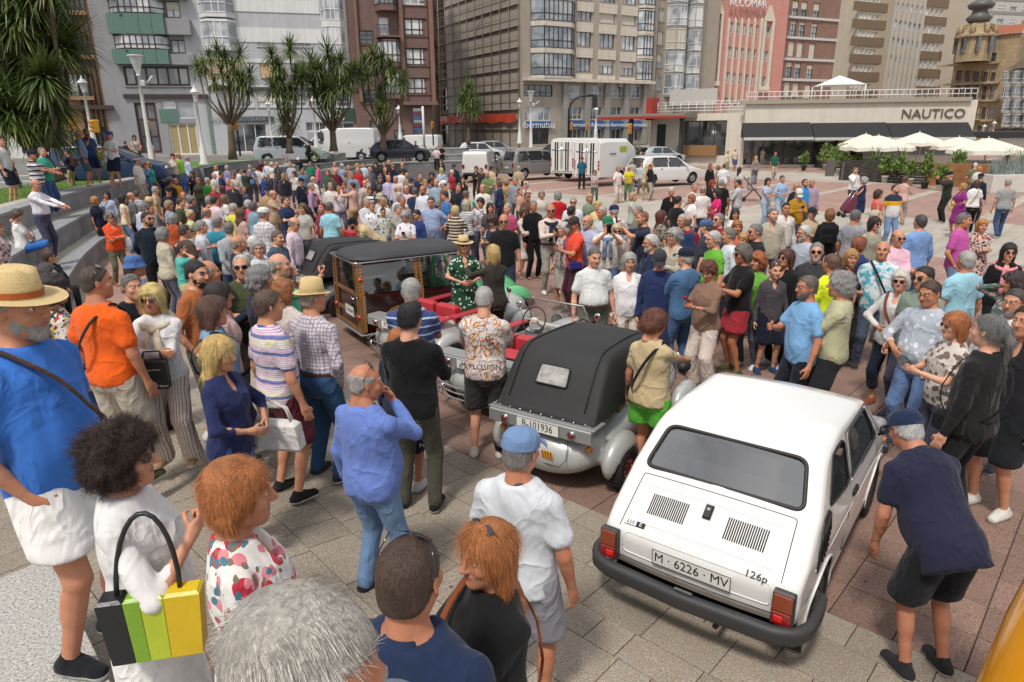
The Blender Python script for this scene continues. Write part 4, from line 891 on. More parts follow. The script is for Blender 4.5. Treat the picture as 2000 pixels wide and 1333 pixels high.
# --- open and hooded microcars
silver = mat('silver_paint', 'bfc0bd', .36, .25, var=.06, vs_=3)
def microcar(name, label, loc, rz, hood=False, plate_txt='', paint=silver, redtop=False, screen=True, rimc='a02020', h=.025, flag=False):
 rt_ = root(name, label, 'microcar', loc, rz); hw = .60
 f = Field((-.82, -.2, .08), (.82, 2.75, 1.0), h)
 f.ell((0, .42, .40), (.60, .50, .27), .05); f.ell((0, .10, .36), (.42, .18, .20), .08); f.ell((0, 1.2, .45), (.58, 1.0, .30), .06); f.ell((0, 2.15, .46), (.42, .55, .27), .1); f.ell((0, 2.45, .42), (.30, .25, .20), .05)
 for sg in (-1, 1):
  f.ell((sg*.61, .42, .33), (.125, .31, .235), .025); f.ell((sg*.62, 2.05, .33), (.12, .31, .235), .025)
  f.ell((sg*.70, .42, .16), (.14, .26, .26), .01, neg=True); f.ell((sg*.70, 2.05, .16), (.14, .26, .26), .01, neg=True)
 f.F = np.maximum(f.F, .17-f.ax[2][None, None, :]).astype(np.float32)
 # cockpit
 if True: f.ell((0, 1.22, .85), (.46, .62, .50), .02, neg=True)
 V, Q = f.mesh(); c = V[Q].mean(1); m = np.zeros(len(Q), int)
 ins = ((c[:, 0]/.47)**2+((c[:, 1]-1.22)/.63)**2+((c[:, 2]-.85)/.51)**2 < 1.0); m[ins] = 1
 b = MB(); b.add(V, Q, m, None, True); b.build('body', [paint, mat('grey_interior', '6f6d68', .7)], rt_)
 for sg in (-1, 1):
  for y in (.42, 2.05): wheel(rt_, (sg*.66, y, .215), .215, .11, rimc, rr=.55, cap='c8c8c8')
 # rear shelf with plate and lamps
 b = MB(); b.box((0, -.045, .665), (1.10, .05, .13), 0, bev=.01); b.box((0, .06, .735), (1.14, .22, .02), 0, bev=.004); b.build('rear_panel', mat('alu_panel', 'a9aaa8', .4, .5), rt_)
 for sg in (-1, 1):
  b = MB(); b.lathe([(.040, 0), (.040, .02), (.034, .024)], 14, 0, rowm(rotx(PI/2), (0, 0, 0))); lp_ = b.build('tail_lamp', CHR, rt_, (sg*.36, -.07, .665))
  b = MB(); b.lathe([(.033, .02), (.028, .034), (.001, .040)], 12, 0, rowm(rotx(PI/2), (0, 0, 0))); b.build('lens', mat('lens_dark_red', '6e1216', .2, coat=.5), lp_)
  b = MB(); b.lathe([(.034, 0), (.03, .03), (.012, .045), (.001, .048)], 12, 0, rowm(rotx(PI/2), (0, 0, 0))); b.build('indicator', mat('amber', 'e08a1e', .2, coat=.4), rt_, (sg*.47, .10-.03, .50))
  b = MB(); P_ = [(sg*(.50+.12*t), .62+.1*math.sin(t*6), .67+.02*t) for t in np.linspace(0, 1, 4)];
 plate(rt_, rowm(rotx(PI/2), (.0, -.078, .665)), plate_txt, .46, .115, .105, .82)
 b = MB(); b.tube([(-.30, -.03, .56), (-.31, -.085, .40), (-.24, -.09, .32), (.24, -.09, .32), (.31, -.085, .40), (.30, -.03, .56)], .004, 4); b.build('boot_lid_gap', mat('panel_gap', '262626', .9), rt_)
 if flag:
  b = MB(); b.box((0, 0, 0), (.115, .085, .003), 0); fl = b.build('flag_sticker', mat('flag_yellow', 'e7c21c', .5), rt_); fl.matrix_local = Matrix(rowm(rotx(PI/2+.25), (.13, -.118, .43)).tolist())
  for k in range(4): b = MB(); b.box((-.043+k*.0287, 0, .003), (.013, .085, .002)); b.build('stripe', mat('flag_red', 'b3201d', .5), fl)
 else:
  b = MB()
  for z in (.26, .33, .40): b.tube([(-.62, .10, z), (-.55, -.10, z), (-.2, -.17, z), (.2, -.17, z), (.55, -.10, z), (.62, .10, z)], .011, 6)
  for x in (-.4, -.15, .15, .4): b.tube([(x, -.15, .26), (x, -.15, .40)], .008, 5)
  b.build('bumper_rail', CHR, rt_)
 for sg in (-1, 1):
  b = MB(); b.ell((0, 0, 0), (.075, .10, .075), 0, 14, 9); hl = b.build('headlamp', BLK, rt_, (sg*.46, 2.42, .60)); b = MB(); b.lathe([(.07, .06), (.072, .075), (.05, .092), (.001, .097)], 14, 0, rowm(rotx(-PI/2), (0, 0, 0))); b.build('lens', mat('lamp_glass', 'ddd', .1), hl)
 for x in (-.23, .23):
  b = MB(); b.box((x, 1.02, .46), (.40, .42, .12), 0, bev=.04); b.box((x, .80, .66), (.40, .12, .38), 0, bev=.04); b.build('seat', mat('red_vinyl', 'b8323c', .5) if redtop else mat('tan_vinyl', '9c7c56', .6), rt_)
 b = MB(); b.tube([(-.22+.18*math.cos(a), 1.50+.07*math.sin(a), .83+.165*math.sin(a)) for a in np.linspace(0, 2*PI, 24)], .009, 6); sw = b.build('steering_wheel', BLK, rt_)
 b = MB(); b.tube([(-.22, 1.50, .83), (-.22, 1.78, .62)], .016, 7); b.tube([(-.38, 1.50, .83), (-.06, 1.50, .83)], .008, 5); b.box((-.22, 1.52, .82), (.10, .06, .08), 0, bev=.02); b.build('steering_column', mat('cream_metal', 'cfcabd', .4), sw)
 b = MB(); b.box((0, 1.80, .64), (.98, .06, .16), 0, bev=.02); b.build('dashboard', paint, rt_)
 if screen:
  b = MB(); P_ = [(-.50, 1.86, .70), (-.44, 1.66, 1.08), (.44, 1.66, 1.08), (.50, 1.86, .70)]; b.tube(P_+[P_[0]], .013, 6, cap=False); ws = b.build('windscreen', mat('alu_frame', 'b0b0ae', .35, .6), rt_); b = MB(); b.add(P_, [(0, 1, 2, 3)]); b.build('pane', clearglass(), ws)
  for sg in (-1, 1): b = MB(); b.tube([(sg*.56, 1.75, .72), (sg*.62, 1.72, .92)], .005, 5); b.ell((sg*.62, 1.715, .95), (.05, .012, .05), 0, 12, 6); b.build('mirror', CHR, rt_)
 if redtop:
  b = MB()
  for sg in (-1, 1): b.box((sg*.515, 1.15, .735), (.14, 1.1, .025), 0, bev=.01)
  b.box((0, .48, .70), (.95, .28, .03), 0, bev=.012); b.build('side_pad', mat('red_vinyl', 'b8323c', .5), rt_)
 if hood:
  st = [(.00, .50, .74), (.07, .51, .83), (.30, .50, 1.20), (.42, .49, 1.285), (.52, .48, 1.30), (.95, .465, 1.30), (1.45, .46, 1.27), (1.70, .47, 1.14), (1.84, .50, .86)]
  V = []
  for y, w, z in st:
   zb = .735;
   hp = [(w+.03, zb), (w+.025, zb+(z-zb)*.40), (w+.01, zb+(z-zb)*.84), (w-.012, z-.03), (w-.05, z), (w*.5, z+.012), (0, z+.016)]
   hp = hp+[(-x, q) for x, q in hp[-2::-1]]; V += [(x, y, q) for x, q in hp]
  m_ = 13; b = MB(); b.add(V, [(i*m_+j, i*m_+j+1, (i+1)*m_+j+1, (i+1)*m_+j) for i in range(len(st)-1) for j in range(m_-1)]+[tuple(range(m_))], 0, None, True)
  cv = mat('black_hood_canvas', '2b2b2c', .75, var=.2, vs_=4, bump=.35, bsc=14); ho = b.build('soft_top', cv, rt_)
  md = ho.modifiers.new('s', 'SUBSURF'); md.levels = md.render_levels = 1;
  b = MB()                         # seams and press studs
  for sg in (-1, 1): b.tube([(sg*(w-.10), y-.004, z+.008) for y, w, z in st[1:]], .008, 5)
  b.build('seam', cv, ho)
  b = MB()
  for x in np.linspace(-.46, .46, 9): b.ell((x, -.012, .762), (.010, .008, .010), 0, 8, 5)
  b.build('press_stud', CHR, ho)
  P_ = rpoly([(-.17, .0), (.17, .0), (.155, .19), (-.155, .19)], .025, 5); s0 = np.array([0, .11, .905]); s1 = np.array([0, .27, 1.15]); d = (s1-s0)/np.linalg.norm(s1-s0); o = np.array([0, -d[2], d[1]])
  pos = [s0+np.array([x, 0, 0])+d*(q+.10)+o*.022 for x, q in P_]; b = MB(); b.tube(pos+[pos[0]], .008, 5, cap=False); wn = b.build('hood_window', cv, ho)
  g = NT('milky_plastic'); v = g.obj(); g.set(Base_Color=g.ramp(g.noise(v, 9, 5, .7), (.3, C('6d6a66')), (.6, C('b3b0ab'))), Roughness=.12, Specular_IOR_Level=.8)
  b = MB(); b.add([p-o*.003 for p in pos], [tuple(range(len(pos)))]); b.build('pane', g.m, wn)
 return rt_
def gp(px, py, z=0): return at(px, py, z)
def place(px, py, z, lx, ly, rz):        # put local point (lx, ly) of a thing under a photo pixel
 p = at(px, py, z); c, s_ = math.cos(rz), math.sin(rz); return (p[0]-lx*c+ly*s_, p[1]-lx*s_-ly*c, .012)
microcar('hooded_microcar', 'silver microcar with black canvas hood and striped flag sticker', place(1050, 832, .68, 0, -.07, -.60), -.60, hood=True, plate_txt='B-101936', flag=True)
microcar('open_microcar', 'open silver microcar with red padded sides nearest the wood panelled car', place(778, 640, .68, .12, -.07, -.70), -.70, plate_txt='PO-07834', redtop=True)
microcar('open_microcar', 'open silver microcar with folded screen between two others', place(922, 716, .68, 0, -.07, -.64), -.64, plate_txt='M-92004', redtop=True)
microcar('open_microcar', 'low silver microcar farther back by the man in a lilac shirt', place(615, 470, .68, 0, -.07, -.9), -.9, plate_txt='O-30411', redtop=True)
microcar('red_microcar', 'small red open microcar in the thick of the crowd', place(575, 428, .7, 0, -.07, .6), .6, plate_txt='M-4411', paint=mat('red_paint', 'a8242a', .3), redtop=False)
microcar('hooded_microcar', 'dark hooded microcar parked behind the wood panelled car', place(583, 545, .68, 0, -.07, -.95), -.95, hood=True, plate_txt='M-77120', paint=mat('dark_grey_paint', '55565a', .4))
# --- wood panelled estate
def woody():
 rz = -1.02; loc = place(712, 660, .22, .62, 0, rz)
 rt_ = root('wood_panelled_car', 'small green estate car with varnished wood panelled back and black padded roof', 'car', loc, rz)
 wood = NT('varnished_ash'); v = wood.obj((1, 1, 1)); w1 = wood.n('TexWave', i_Vector=v, i_Scale=38., i_Distortion=3., i_Detail=3.); wood.set(Base_Color=wood.ramp(w1, (.2, C('6e4a28')), (.8, C('9c713f'))), Roughness=.3, Coat_Weight=.4); WD = wood.m
 MH = mat('mahogany_panel', '2e1413', .22, var=.35, vs_=5, coat=.5); GR = mat('mint_green_paint', '66bf83', .28, var=.03, coat=.5); BK = mat('black_padded_vinyl', '36363a', .62, var=.25, vs_=2, bump=.2, bsc=8)
 hw, L0, zt = .62, 1.75, 1.42; zb, zm, zw, zr = .30, .52, .86, 1.34
 f = Field((-.75, 1.4, .1), (.75, 3.3, 1.05), .03); f.ell((0, 2.35, .52), (.56, .75, .36), .05); f.ell((0, 2.0, .62), (.60, .5, .36), .08)
 for sg in (-1, 1): f.ell((sg*.56, 2.75, .40), (.17, .38, .28), .05); f.ell((sg*.64, 2.75, .20), (.15, .29, .30), .01, neg=True)
 f.F = np.maximum(f.F, np.maximum(.2-f.ax[2][None, None, :], 1.62-f.ax[1][None, :, None])).astype(np.float32); V, Q = f.mesh(); b = MB(); b.add(V, Q, 0, None, True); b.build('green_front_body', GR, rt_)
 def bar(pts, w=.05, d=.03, m=WD, name='wood_rail'):
  b = MB()
  for a, c in zip(pts[:-1], pts[1:]):
   a, c = np.array(a, float), np.array(c, float); t = c-a; l = np.linalg.norm(t); t /= l; n = np.array([1., 0, 0]) if abs(a[0]) > .5 and abs(a[0]-c[0]) < .2 and abs(a[1]) > .02 else np.array([0, -1., 0]); s_ = np.cross(t, n); s_ /= np.linalg.norm(s_); n = np.cross(s_, t); b.box((0, 0, 0), (w, d, l+w*.5), 0, rowm(np.stack([s_, n, t], 1), (a+c)/2), bev=.005)
  return b.build(name, m, rt_)
 def tp(z): return hw-max(0, z-zw)*.16
 for sg in (-1, 1):
  X = lambda z, o=0: sg*(tp(z)+o)
  # lower and middle wood panels, with the wheel arch cut away
  P_ = [(0.02, zb), (.34, zb)]+[(.62-math.cos(a)*.30, .30+math.sin(a)*.30) for a in np.linspace(0, PI, 14)]+[(.95, zb), (1.72, zb), (1.72, zw), (0.02, zw)]
  b = MB(); b.add([(X(z), y, z) for y, z in P_], [tuple(range(len(P_)))]); b.build('mahogany_side_panel', MH, rt_)
  for z in (zb, zm, zw, zr):
   if z == zm: bar([(X(z, .012), 0, z), (X(z, .012), .45, z)]); bar([(X(z, .012), .80, z), (X(z, .012), L0, z)])
   elif z == zb: bar([(X(z, .012), 0, z), (X(z, .012), .32, z)]); bar([(X(z, .012), .94, z), (X(z, .012), L0, z)])
   else: bar([(X(z, .012), 0, z), (X(z, .012), L0, z)])
  bar([(X(.3+.32*math.sin(a), .014), .62-math.cos(a)*.32, .30+.32*math.sin(a)) for a in np.linspace(0, PI, 12)], .045)
  for y in (0.025, .93, 1.0, 1.70): bar([(X(zb, .014), y, zb), (X(zw, .014), y, zw), (X(zr, .014), y+(-.0 if y < 1 else 0), zr)], .05)
  for y0, y1 in ((.06, .90), (1.04, 1.67)):
   b = MB(); b.add([(X(zw+.02), y0, zw+.02), (X(zw+.02), y1, zw+.02), (X(zr-.02), y1, zr-.02), (X(zr-.02), y0, zr-.02)], [(0, 1, 2, 3)]); b.build('side_window_pane', clearglass('woody_glass', (.02, .025, .02), .42), rt_)
  for y in (.62, 2.75): wheel(rt_, (sg*.56, y, .25), .25, .13, '66bf83', rr=.6)
  b = MB(); b.lathe([(.03, 0), (.028, .02), (.001, .03)], 10, 0, rowm(roty(sg*PI/2), (0, 0, 0))); b.build('orange_marker_lamp', mat('amber', 'e05a1e', .2), rt_, (X(1.1, .03), -.0, 1.12))
  b = MB(); b.lathe([(.045, 0), (.04, .03), (.001, .045)], 14, 0, rowm(rotx(PI/2), (0, 0, 0))); b.build('tail_lamp', mat('lens_red', 'a01818', .2, coat=.5), rt_, (sg*.56, -.03, .52))
  # door pillar, A pillar
  bar([(X(.9, .0), 1.76, .55), (X(1.3), 1.80, 1.36)], .07, .05, GR, 'green_pillar'); bar([(X(.9), 2.12, .86), (X(1.34), 1.86, 1.36)], .045, .04, GR, 'windscreen_pillar')
 # rear face
 b = MB(); b.add([(-hw, .0, zb), (hw, .0, zb), (hw, 0, zw), (-hw, 0, zw)], [(0, 1, 2, 3)]); b.build('mahogany_rear_panel', MH, rt_)
 b = MB(); b.add([(-tp(zw), .0, zw), (tp(zw), .0, zw), (tp(zr), .0, zr), (-tp(zr), .0, zr)], [(0, 1, 2, 3)]); b.build('rear_window_pane', clearglass('woody_glass', (.02, .025, .02), .42), rt_)
 for z in (zb, zm, zw, zr): bar([(-tp(z), -.014, z), (tp(z), -.014, z)])
 for k in (-1, -.80, .80, 1): bar([(k*hw*.98, -.016, zb), (k*tp(zw)*.98, -.016, zw), (k*tp(zr)*.98, -.016, zr)], .045)
 bar([(.40, -.03, zb), (.40, -.03, zr)], .02, .01, CHR, 'hinge_strip')
 b = MB(); b.tube([(.30, -.03, .80), (.30, -.06, .80), (.42, -.06, .78)], .012, 6); b.build('door_handle', CHR, rt_)
 plate(rt_, rowm(rotx(PI/2), (.16, -.05, .56)), 'O-34644', .40, .16, .10, .9)
 b = MB(); b.box((0, .9, .24), (1.28, 1.9, .03), 0, bev=.01); b.build('silver_sill', mat('alu_panel', 'a9aaa8', .4, .5), rt_)
 b = MB(); b.box((0, .9, .26), (1.16, 1.7, .02)); b.build('floor_pan', mat('underbody', '151515', .9), rt_)
 b = MB(); b.box((0, 1.02, .56), (1.0, .14, .5), 0, bev=.05); b.box((0, 1.2, .40), (1.0, .5, .14), 0, bev=.05); b.build('seat', mat('dark_vinyl', '2a2624', .5), rt_)
 b = MB(); b.tube([(.25+.19*math.cos(a)*0-.5+.19*math.cos(a), 1.75+.07*math.sin(a), .92+.17*math.sin(a)) for a in np.linspace(0, 2*PI, 22)], .010, 6); b.build('steering_wheel', BLK, rt_)
 b = MB(); b.add([(-.56, 2.12, .88), (.56, 2.12, .88), (.5, 1.88, 1.34), (-.5, 1.88, 1.34)], [(0, 1, 2, 3)]); b.build('windscreen_pane', clearglass(), rt_)
 f = Field((-.8, -.2, 1.2), (.8, 2.2, 1.65), .03); x, y, z = f.ax[0][:, None, None], f.ax[1][None, :, None], f.ax[2][None, None, :]
 yy = (y-.93)/1.02; f.F = (np.maximum((np.abs(x/.64)**4+np.abs(yy)**6)**.2*0+((np.abs(x/.60)**3.5+np.abs(yy)**5+np.abs((z-1.36)/.155)**2.2)**.35-1)*.14, 1.365-z)).astype(np.float32); V, Q = f.mesh(); b = MB(); b.add(V, Q, 0, None, True); b.build('padded_roof', BK, rt_)
 b = MB(); P_ = rpoly([(-.60, -.08), (.60, -.08), (.60, 1.93), (-.60, 1.93)], .1, 5); b.tube([(x, y, 1.368) for x, y in P_]+[(P_[0][0], P_[0][1], 1.368)], .011, 5, cap=False); b.build('roof_trim', CHR, rt_)
woody()
# ---------------- crowd ----------------
def cloth(spec):
 """colour[/pattern:colour2:frequency] -> material"""
 key = ('cloth', spec)
 if key in _mats: return _mats[key]
 c, _, pat = spec.partition('/'); g = NT('cloth'); v = g.obj(); base = C(c, .84)
 fol = g.noise(g.obj((1, 1, .6)), 7, 2, .45); fol.inputs['Distortion'].default_value = .9; big = g.noise(v, 3.2, 2, .5); weave = g.noise(v, 420, 2, .8); col = base
 if pat:
  k, c2, fq = (pat.split(':')+['', ''])[:3]; c2s = [C(q, .84) for q in c2.split('+')]; fq = float(fq or 30); sp = g.n('SeparateXYZ', i_0=v)
  wob = g.noise(v, 5, 1); W_ = g.math('MULTIPLY', wob, .02)
  def st(ax, f, w): return g.math('LESS_THAN', g.math('FRACT', g.math('MULTIPLY', g.math('ADD', (sp, ax), W_), f)), w)
  if k == 'h': col = g.mix(st(2, fq, .5), base, c2s[0])
  elif k == 'H': col = g.mix(st(2, fq, .22), base, c2s[0])
  elif k == 'v': col = g.mix(st(0, fq, .25), base, c2s[0])
  elif k == 'c':
   m_ = g.math('MAXIMUM', g.math('MAXIMUM', st(0, fq, .2), st(2, fq, .2)), g.math('MULTIPLY', st(1, fq, .2), .6)); col = g.mix(g.math('MULTIPLY', m_, .75), base, c2s[0])
  elif k == 'b': col = g.mix(st(2, fq, .34), g.mix(g.math('LESS_THAN', g.math('FRACT', g.math('MULTIPLY', g.math('ADD', (sp, 2), W_), fq)), .67), base, c2s[-1]), c2s[0])
  elif k == 'z':                   # blocks by height, colour2+colour3 bands at z
   col = g.mix(g.math('GREATER_THAN', (sp, 2), 1.18), base, g.mix(g.math('GREATER_THAN', (sp, 2), 1.30), c2s[0], c2s[-1]))
  elif k == 'm':                   # fine stripes of two hues under broad bands
   a_ = g.mix(st(2, 62, .5), base, c2s[0]); b_ = g.mix(g.math('GREATER_THAN', g.noise(g.n('CombineXYZ', i_2=g.math('MULTIPLY', (sp, 2), 1.)), 5, 1), .5), a_, g.mix(st(2, 62, .5), base, c2s[1])); col = g.mix(st(2, 8.5, .2), b_, c2s[2])
  elif k in 'fs':
   prev = base
   for i, cc in enumerate(c2s):
    vo = g.n('TexVoronoi', i_Vector=g.n('VectorMath', operation='ADD', i_0=v, i_1=g.n('VectorMath', operation='SCALE', i_0=(g.noise(v, fq*.7, 2), 1), i_Scale=.9/fq)), i_Scale=fq*(1+.3*i)); prev = g.mix(g.math('LESS_THAN', (vo, 0), .30 if k == 's' else .42-.06*i), prev, cc)
   col = prev
  elif k == 'g':                   # brush-like scrawls
   prev = base
   for i, cc in enumerate(c2s):
    n_ = g.noise(v, fq*(1+.5*i), 1.5, .5); n_.inputs['Distortion'].default_value = 1.3+i
    prev = g.mix(g.math('LESS_THAN', g.math('ABSOLUTE', g.math('SUBTRACT', n_, .47+.07*i)), .022-.003*i), prev, cc)
   col = prev
 col = g.mix(1., col, g.ramp(big, (.3, .86), (.7, 1.06)), 'MULTIPLY'); col = g.mix(1., col, g.ramp(weave, (.2, .93), (.8, 1.05)), 'MULTIPLY')
 g.set(Base_Color=col, Roughness=.88, Specular_IOR_Level=.2, Sheen_Weight=.08)
 cr_ = g.noise(g.obj((1, 1, .7), (.5, .3, 0)), 4.2, 3, .5); cr_.inputs['Distortion'].default_value = .5; rid = g.math('POWER', g.math('SUBTRACT', 1., g.math('MINIMUM', g.math('MULTIPLY', g.math('ABSOLUTE', g.math('SUBTRACT', cr_, .5)), 9.), 1.)), 1.6)
 hsum = g.math('ADD', g.math('ADD', fol, g.math('MULTIPLY', rid, .30)), g.math('MULTIPLY', weave, .03)); g.bump(hsum, .6, .045)
 _mats[key] = g.m; return g.m
def skinm(c):
 key = ('skin', c)
 if key in _mats: return _mats[key]
 g = NT('skin'); v = g.obj(); n1 = g.noise(v, 14, 4, .6); n2 = g.noise(v, 160, 2)
 g.set(Base_Color=g.mix(g.ramp(n1, (.3, 0.), (.7, .8)), C(c, .86), tuple(a*b_ for a, b_ in zip(C(c, .86), (.88, .70, .66)))), Roughness=.5, Specular_IOR_Level=.4, Subsurface_Weight=.06, Subsurface_Scale=.02); g.bump(n2, .10, .004)
 _mats[key] = g.m; return g.m
def hairm(c):
 key = ('hairm', c)
 if key in _mats: return _mats[key]
 g = NT('hair'); v = g.obj((1, 1, .22)); n1 = g.noise(v, 110, 4, .7); n1.inputs['Distortion'].default_value = .8; n2 = g.noise(g.obj(), 22, 3)
 b_ = C(c, .8); g.set(Base_Color=g.mix(1., g.mix(g.ramp(n1, (.3, 0.), (.7, 1.)), tuple(q*.55 for q in b_), tuple(min(1, q*1.35+.01) for q in b_)), g.ramp(n2, (.3, .75), (.7, 1.1)), 'MULTIPLY'), Roughness=.5, Specular_IOR_Level=.45); g.bump(n1, .7, .012)
 _mats[key] = g.m; return g.m
M_lip, M_eye, M_iris = mat('lips', 'a9665a', .5), mat('eye_white', 'e8e4de', .25), mat('iris', '2e221a', .2)
M_lens = mat('sunglass_lens', '17181a', .08, spec=1.); M_frame = mat('spectacle_frame', '2a2523', .4); M_sole = mat('shoe_sole', 'c9c6bf', .7)
STRAW = mat('straw', 'd8bd86', .8, bump=.6, bsc=160)
def lighter(h):
 h = ''.join(a*2 for a in h) if len(h) == 3 else h
 return ''.join('%02x' % min(235, int(int(h[i:i+2], 16)*1.22+14)) for i in (0, 2, 4))
_pc = {}
SKINS = ['d6a084', 'cf9878', 'c98f6e', 'dcaa8c', 'c08464', 'd29a7c']
TOPS = {'t': ('s', .86, 'c', 0), 'p': ('s', .85, 'c', 1), 'b': ('l', .84, 'c', 1), 'B': ('s', .82, 'c', 1), 'l': ('l', .86, 'c', 0), 'r': ('r', .82, 'c', 1), 'n': ('n', .86, 'w', 0), 'v': ('s', .84, 'v', 0), 'V': ('r', .84, 'v', 0), 'd': ('s', .50, 'v', 0), 'D': ('l', .50, 'v', 0), 'w': ('w', .84, 'v', 0), 'j': ('l', .82, 'v', 1)}
BOTS = {'l': ('l', .0), 'w': ('l', .035), 'j': ('l', .006), 's': ('s', .02), 'S': ('S', .03), 'c': ('c', .01), 'k': ('k', .0), 'K': ('K', .0)}
def geom(key, fn):
 if key not in _pc: _pc[key] = fn()
 return _pc[key]
def mkmesh(name, b, n): me = b.mesh(name); [me.materials.append(None) for _ in range(n)]; return me
def attach(name, me, parent, mats):
 o = put(name, me, parent)
 for i, m_ in enumerate(mats): o.material_slots[i].link = 'OBJECT'; o.material_slots[i].material = m_
 return o
PEOPLE = []
def person(line):
 hd, top_, bot, hair, arm, ex, label = [q.strip() for q in line.split('|')]
 a = hd.split(); px, py, h, face = (float(q) for q in a[:4]); ex = ex.split(); E = {}
 for q in ex:
  k = q.rstrip('0123456789.-') if ':' not in q else q.split(':')[0]; E[k] = q.split(':', 1)[1] if ':' in q else (float(q[len(k):]) if len(q) > len(k) else 1)
 zb = E.get('z', 0.); flat = 'z' not in E and 'D' not in E and 'sit' not in E; idx = len(PEOPLE); rs = random.Random(int(px*7+py*13))
 s_, sleeve, = None, None
 sex = 'c' if 'kid' in E else ('f' if 'F' in E or hair.split(':')[0] in ('bob', 'long', 'wavy', 'curly', 'afro', 'bun', 'pony', 'mid', 'tight') else 'm')
 if 'M' in E: sex = 'm'
 R_, L_ = (arm.split(',')+[arm])[:2]; L_ = {'cross': 'cross2'}.get(L_, L_) if R_ == 'cross' else L_
 sc = h/1.75; z0 = zb+h; p0 = atd(px, py, E['D']) if 'D' in E else at(px, py, z0); zb = p0[2]-h if 'D' in E else zb; dist = math.hypot(p0[0], p0[1])
 if flat: sc *= 1.05 if dist < 9 else (1.03 if dist < 15 else 1.)
 lod = 0 if dist < 4.3 else (1 if dist < 8.5 else (2 if dist < 15 else 3))
 belly = E.get('belly', round(rs.choice([0, 0, .3, .5]) if sex == 'm' else rs.choice([0, .2, .4]), 1)); hy = E.get('hy', rs.choice([-15, 0, 0, 15]) if lod > 1 else 0); hp = E.get('hp', rs.choice([0, 8]) if lod > 1 else 4)
 lean, walk, sit = E.get('lean', 0), E.get('walk', 0), E.get('sit', 0)
 pk = (sex, belly, R_, L_, lean, walk, sit, hy, hp); B = geom(('B',)+pk, lambda: Body(sex, belly, R_, L_, lean, walk, sit, hy, hp))
 hb, hh, hnd = [(.017, .0055, .0048), (.024, .0075, .0065), (.030, .011, None), (.042, .015, None)][lod]
 # stand so that the crown of the head is seen at (px, py)
 t_ = B.top()*sc; p0 = atd(px, py, E['D']) if 'D' in E else at(px, py, zb+t_[2]); zb = p0[2]-t_[2] if 'D' in E else zb
 if flat:
  for _ in range(5): zb = G(p0[0], p0[1]); p0 = at(px, py, zb+t_[2])
 F = R(face); c, s__ = math.cos(-F), math.sin(-F)
 loc = (p0[0]-(t_[0]*c-t_[1]*s__), p0[1]-(t_[0]*s__+t_[1]*c), zb+(.014 if math.hypot(p0[0], p0[1]) < 15.5 and flat else 0.))
 r_ = root('person', label, 'person', loc, -F, 'onlookers in the crowd'); r_.scale = (sc, sc, sc); PEOPLE.append((r_, B, lod, loc))
 sk = skinm(E.get('skin', rs.choice(SKINS))); hs, _, hc = hair.partition(':'); hc = hc or '3a2a20'; hs = 'ring' if hs == 'short' and ('cap' in E or 'fedora' in E) else hs
 me = geom(('skin', lod)+pk, lambda: mkmesh('body', B.skin(hb, hh, hnd), 5)); attach('body', me, r_, [sk, M_lip, hairm(hc if hs not in ('none',) else '6a5a4a'), M_eye, M_iris])
 # top
 if top_ != '-':
  tk, tc_ = top_[0], top_[1:]; sl, hem, neck, col = TOPS[tk]; hem = E.get('hem', hem)-(.05 if lean > 20 else 0); fl = .10 if tk in 'wdD' else (.04 if tk in 'nv' else .02)
  if 'tuck' in E: hem = .99
  inf = .026 if tk == 'j' else (.021 if hem < .95 else .010); fo = [.0075, .0065, .005, .003][lod]; sd_ = idx % 5 if lod < 2 else idx % 2
  def mk():
   V, Q = B.shirt(hb*.9, sl, hem, inf, neck, fo, sd_, fl); b = MB().add(V, Q, 0, None, True)
   return mkmesh('shirt', b, 1)
  nm = {'d': 'dress', 'D': 'dress', 'j': 'jacket', 'l': 'sweater', 't': 'tshirt', 'p': 'polo_shirt', 'n': 'sleeveless_top'}.get(tk, 'shirt')
  me = geom(('top', lod, sd_, sl, hem, neck, col, inf, fl)+pk, mk); sho = attach(nm, me, r_, [cloth(tc_)])
  if col and lod < 3: me = geom(('collar',)+pk, lambda: mkmesh('collar', B.collar(hb), 1)); attach('collar', me, r_, [cloth(E.get('col', tc_))])
 bk, bc = bot[0], bot[1:]; ln, wd = BOTS[bk]; fo = [.005, .0045, .004, .002][lod]
 def mkb():
  if ln in 'kK' and not sit: V, Q = B.skirt(hb, .46 if ln == 'k' else .28, .02 if ln == 'k' else .08, fo)
  else: V, Q = B.pants(hb*.95, 's' if ln == 'k' else ln, wide=wd, fold=fo, waist=1.03 if 'tuck' in E else 1.)
  return mkmesh('trousers', MB().add(V, Q, 0, None, True), 1)
 me = geom(('bot', lod, ln, wd, 'tuck' in E)+pk, mkb); attach({'s': 'shorts', 'S': 'shorts', 'k': 'skirt', 'K': 'skirt'}.get(bk, 'trousers'), me, r_, [cloth(bc)])
 if 'tuck' in E and lod < 3:
  b = MB(); b.lathe([(1., -.018), (1.03, 0), (1., .018)], 24); v = b.v[0]; wb = .162+.026*belly*.9; v[:, 0] *= wb+.022; v[:, 1] = v[:, 1]*(.112+.045*belly+.018)+.006+.028*belly; v[:, 2] += 1.0; v = (v-B.piv)@B.Rt.T+B.piv; b.v[0] = v; b.build('belt', mat('leather_belt', '4a2c20', .5), r_)
 # shoes
 sc_ = E.get('shoe', rs.choice(['222', '333', 'ddd', '553', '445']))
 if lod < 3:
  for k in (0, 1):
   me = geom(('shoe', lod, k)+pk, lambda: mkmesh('shoe', MB().add(*B.shoe(k, [.009, .013, .018][lod]), None, True), 2)); attach('shoe', me, r_, [cloth(sc_), M_sole])
 # hair and head wear
 M_ = B.Rh; hcn = B.hc
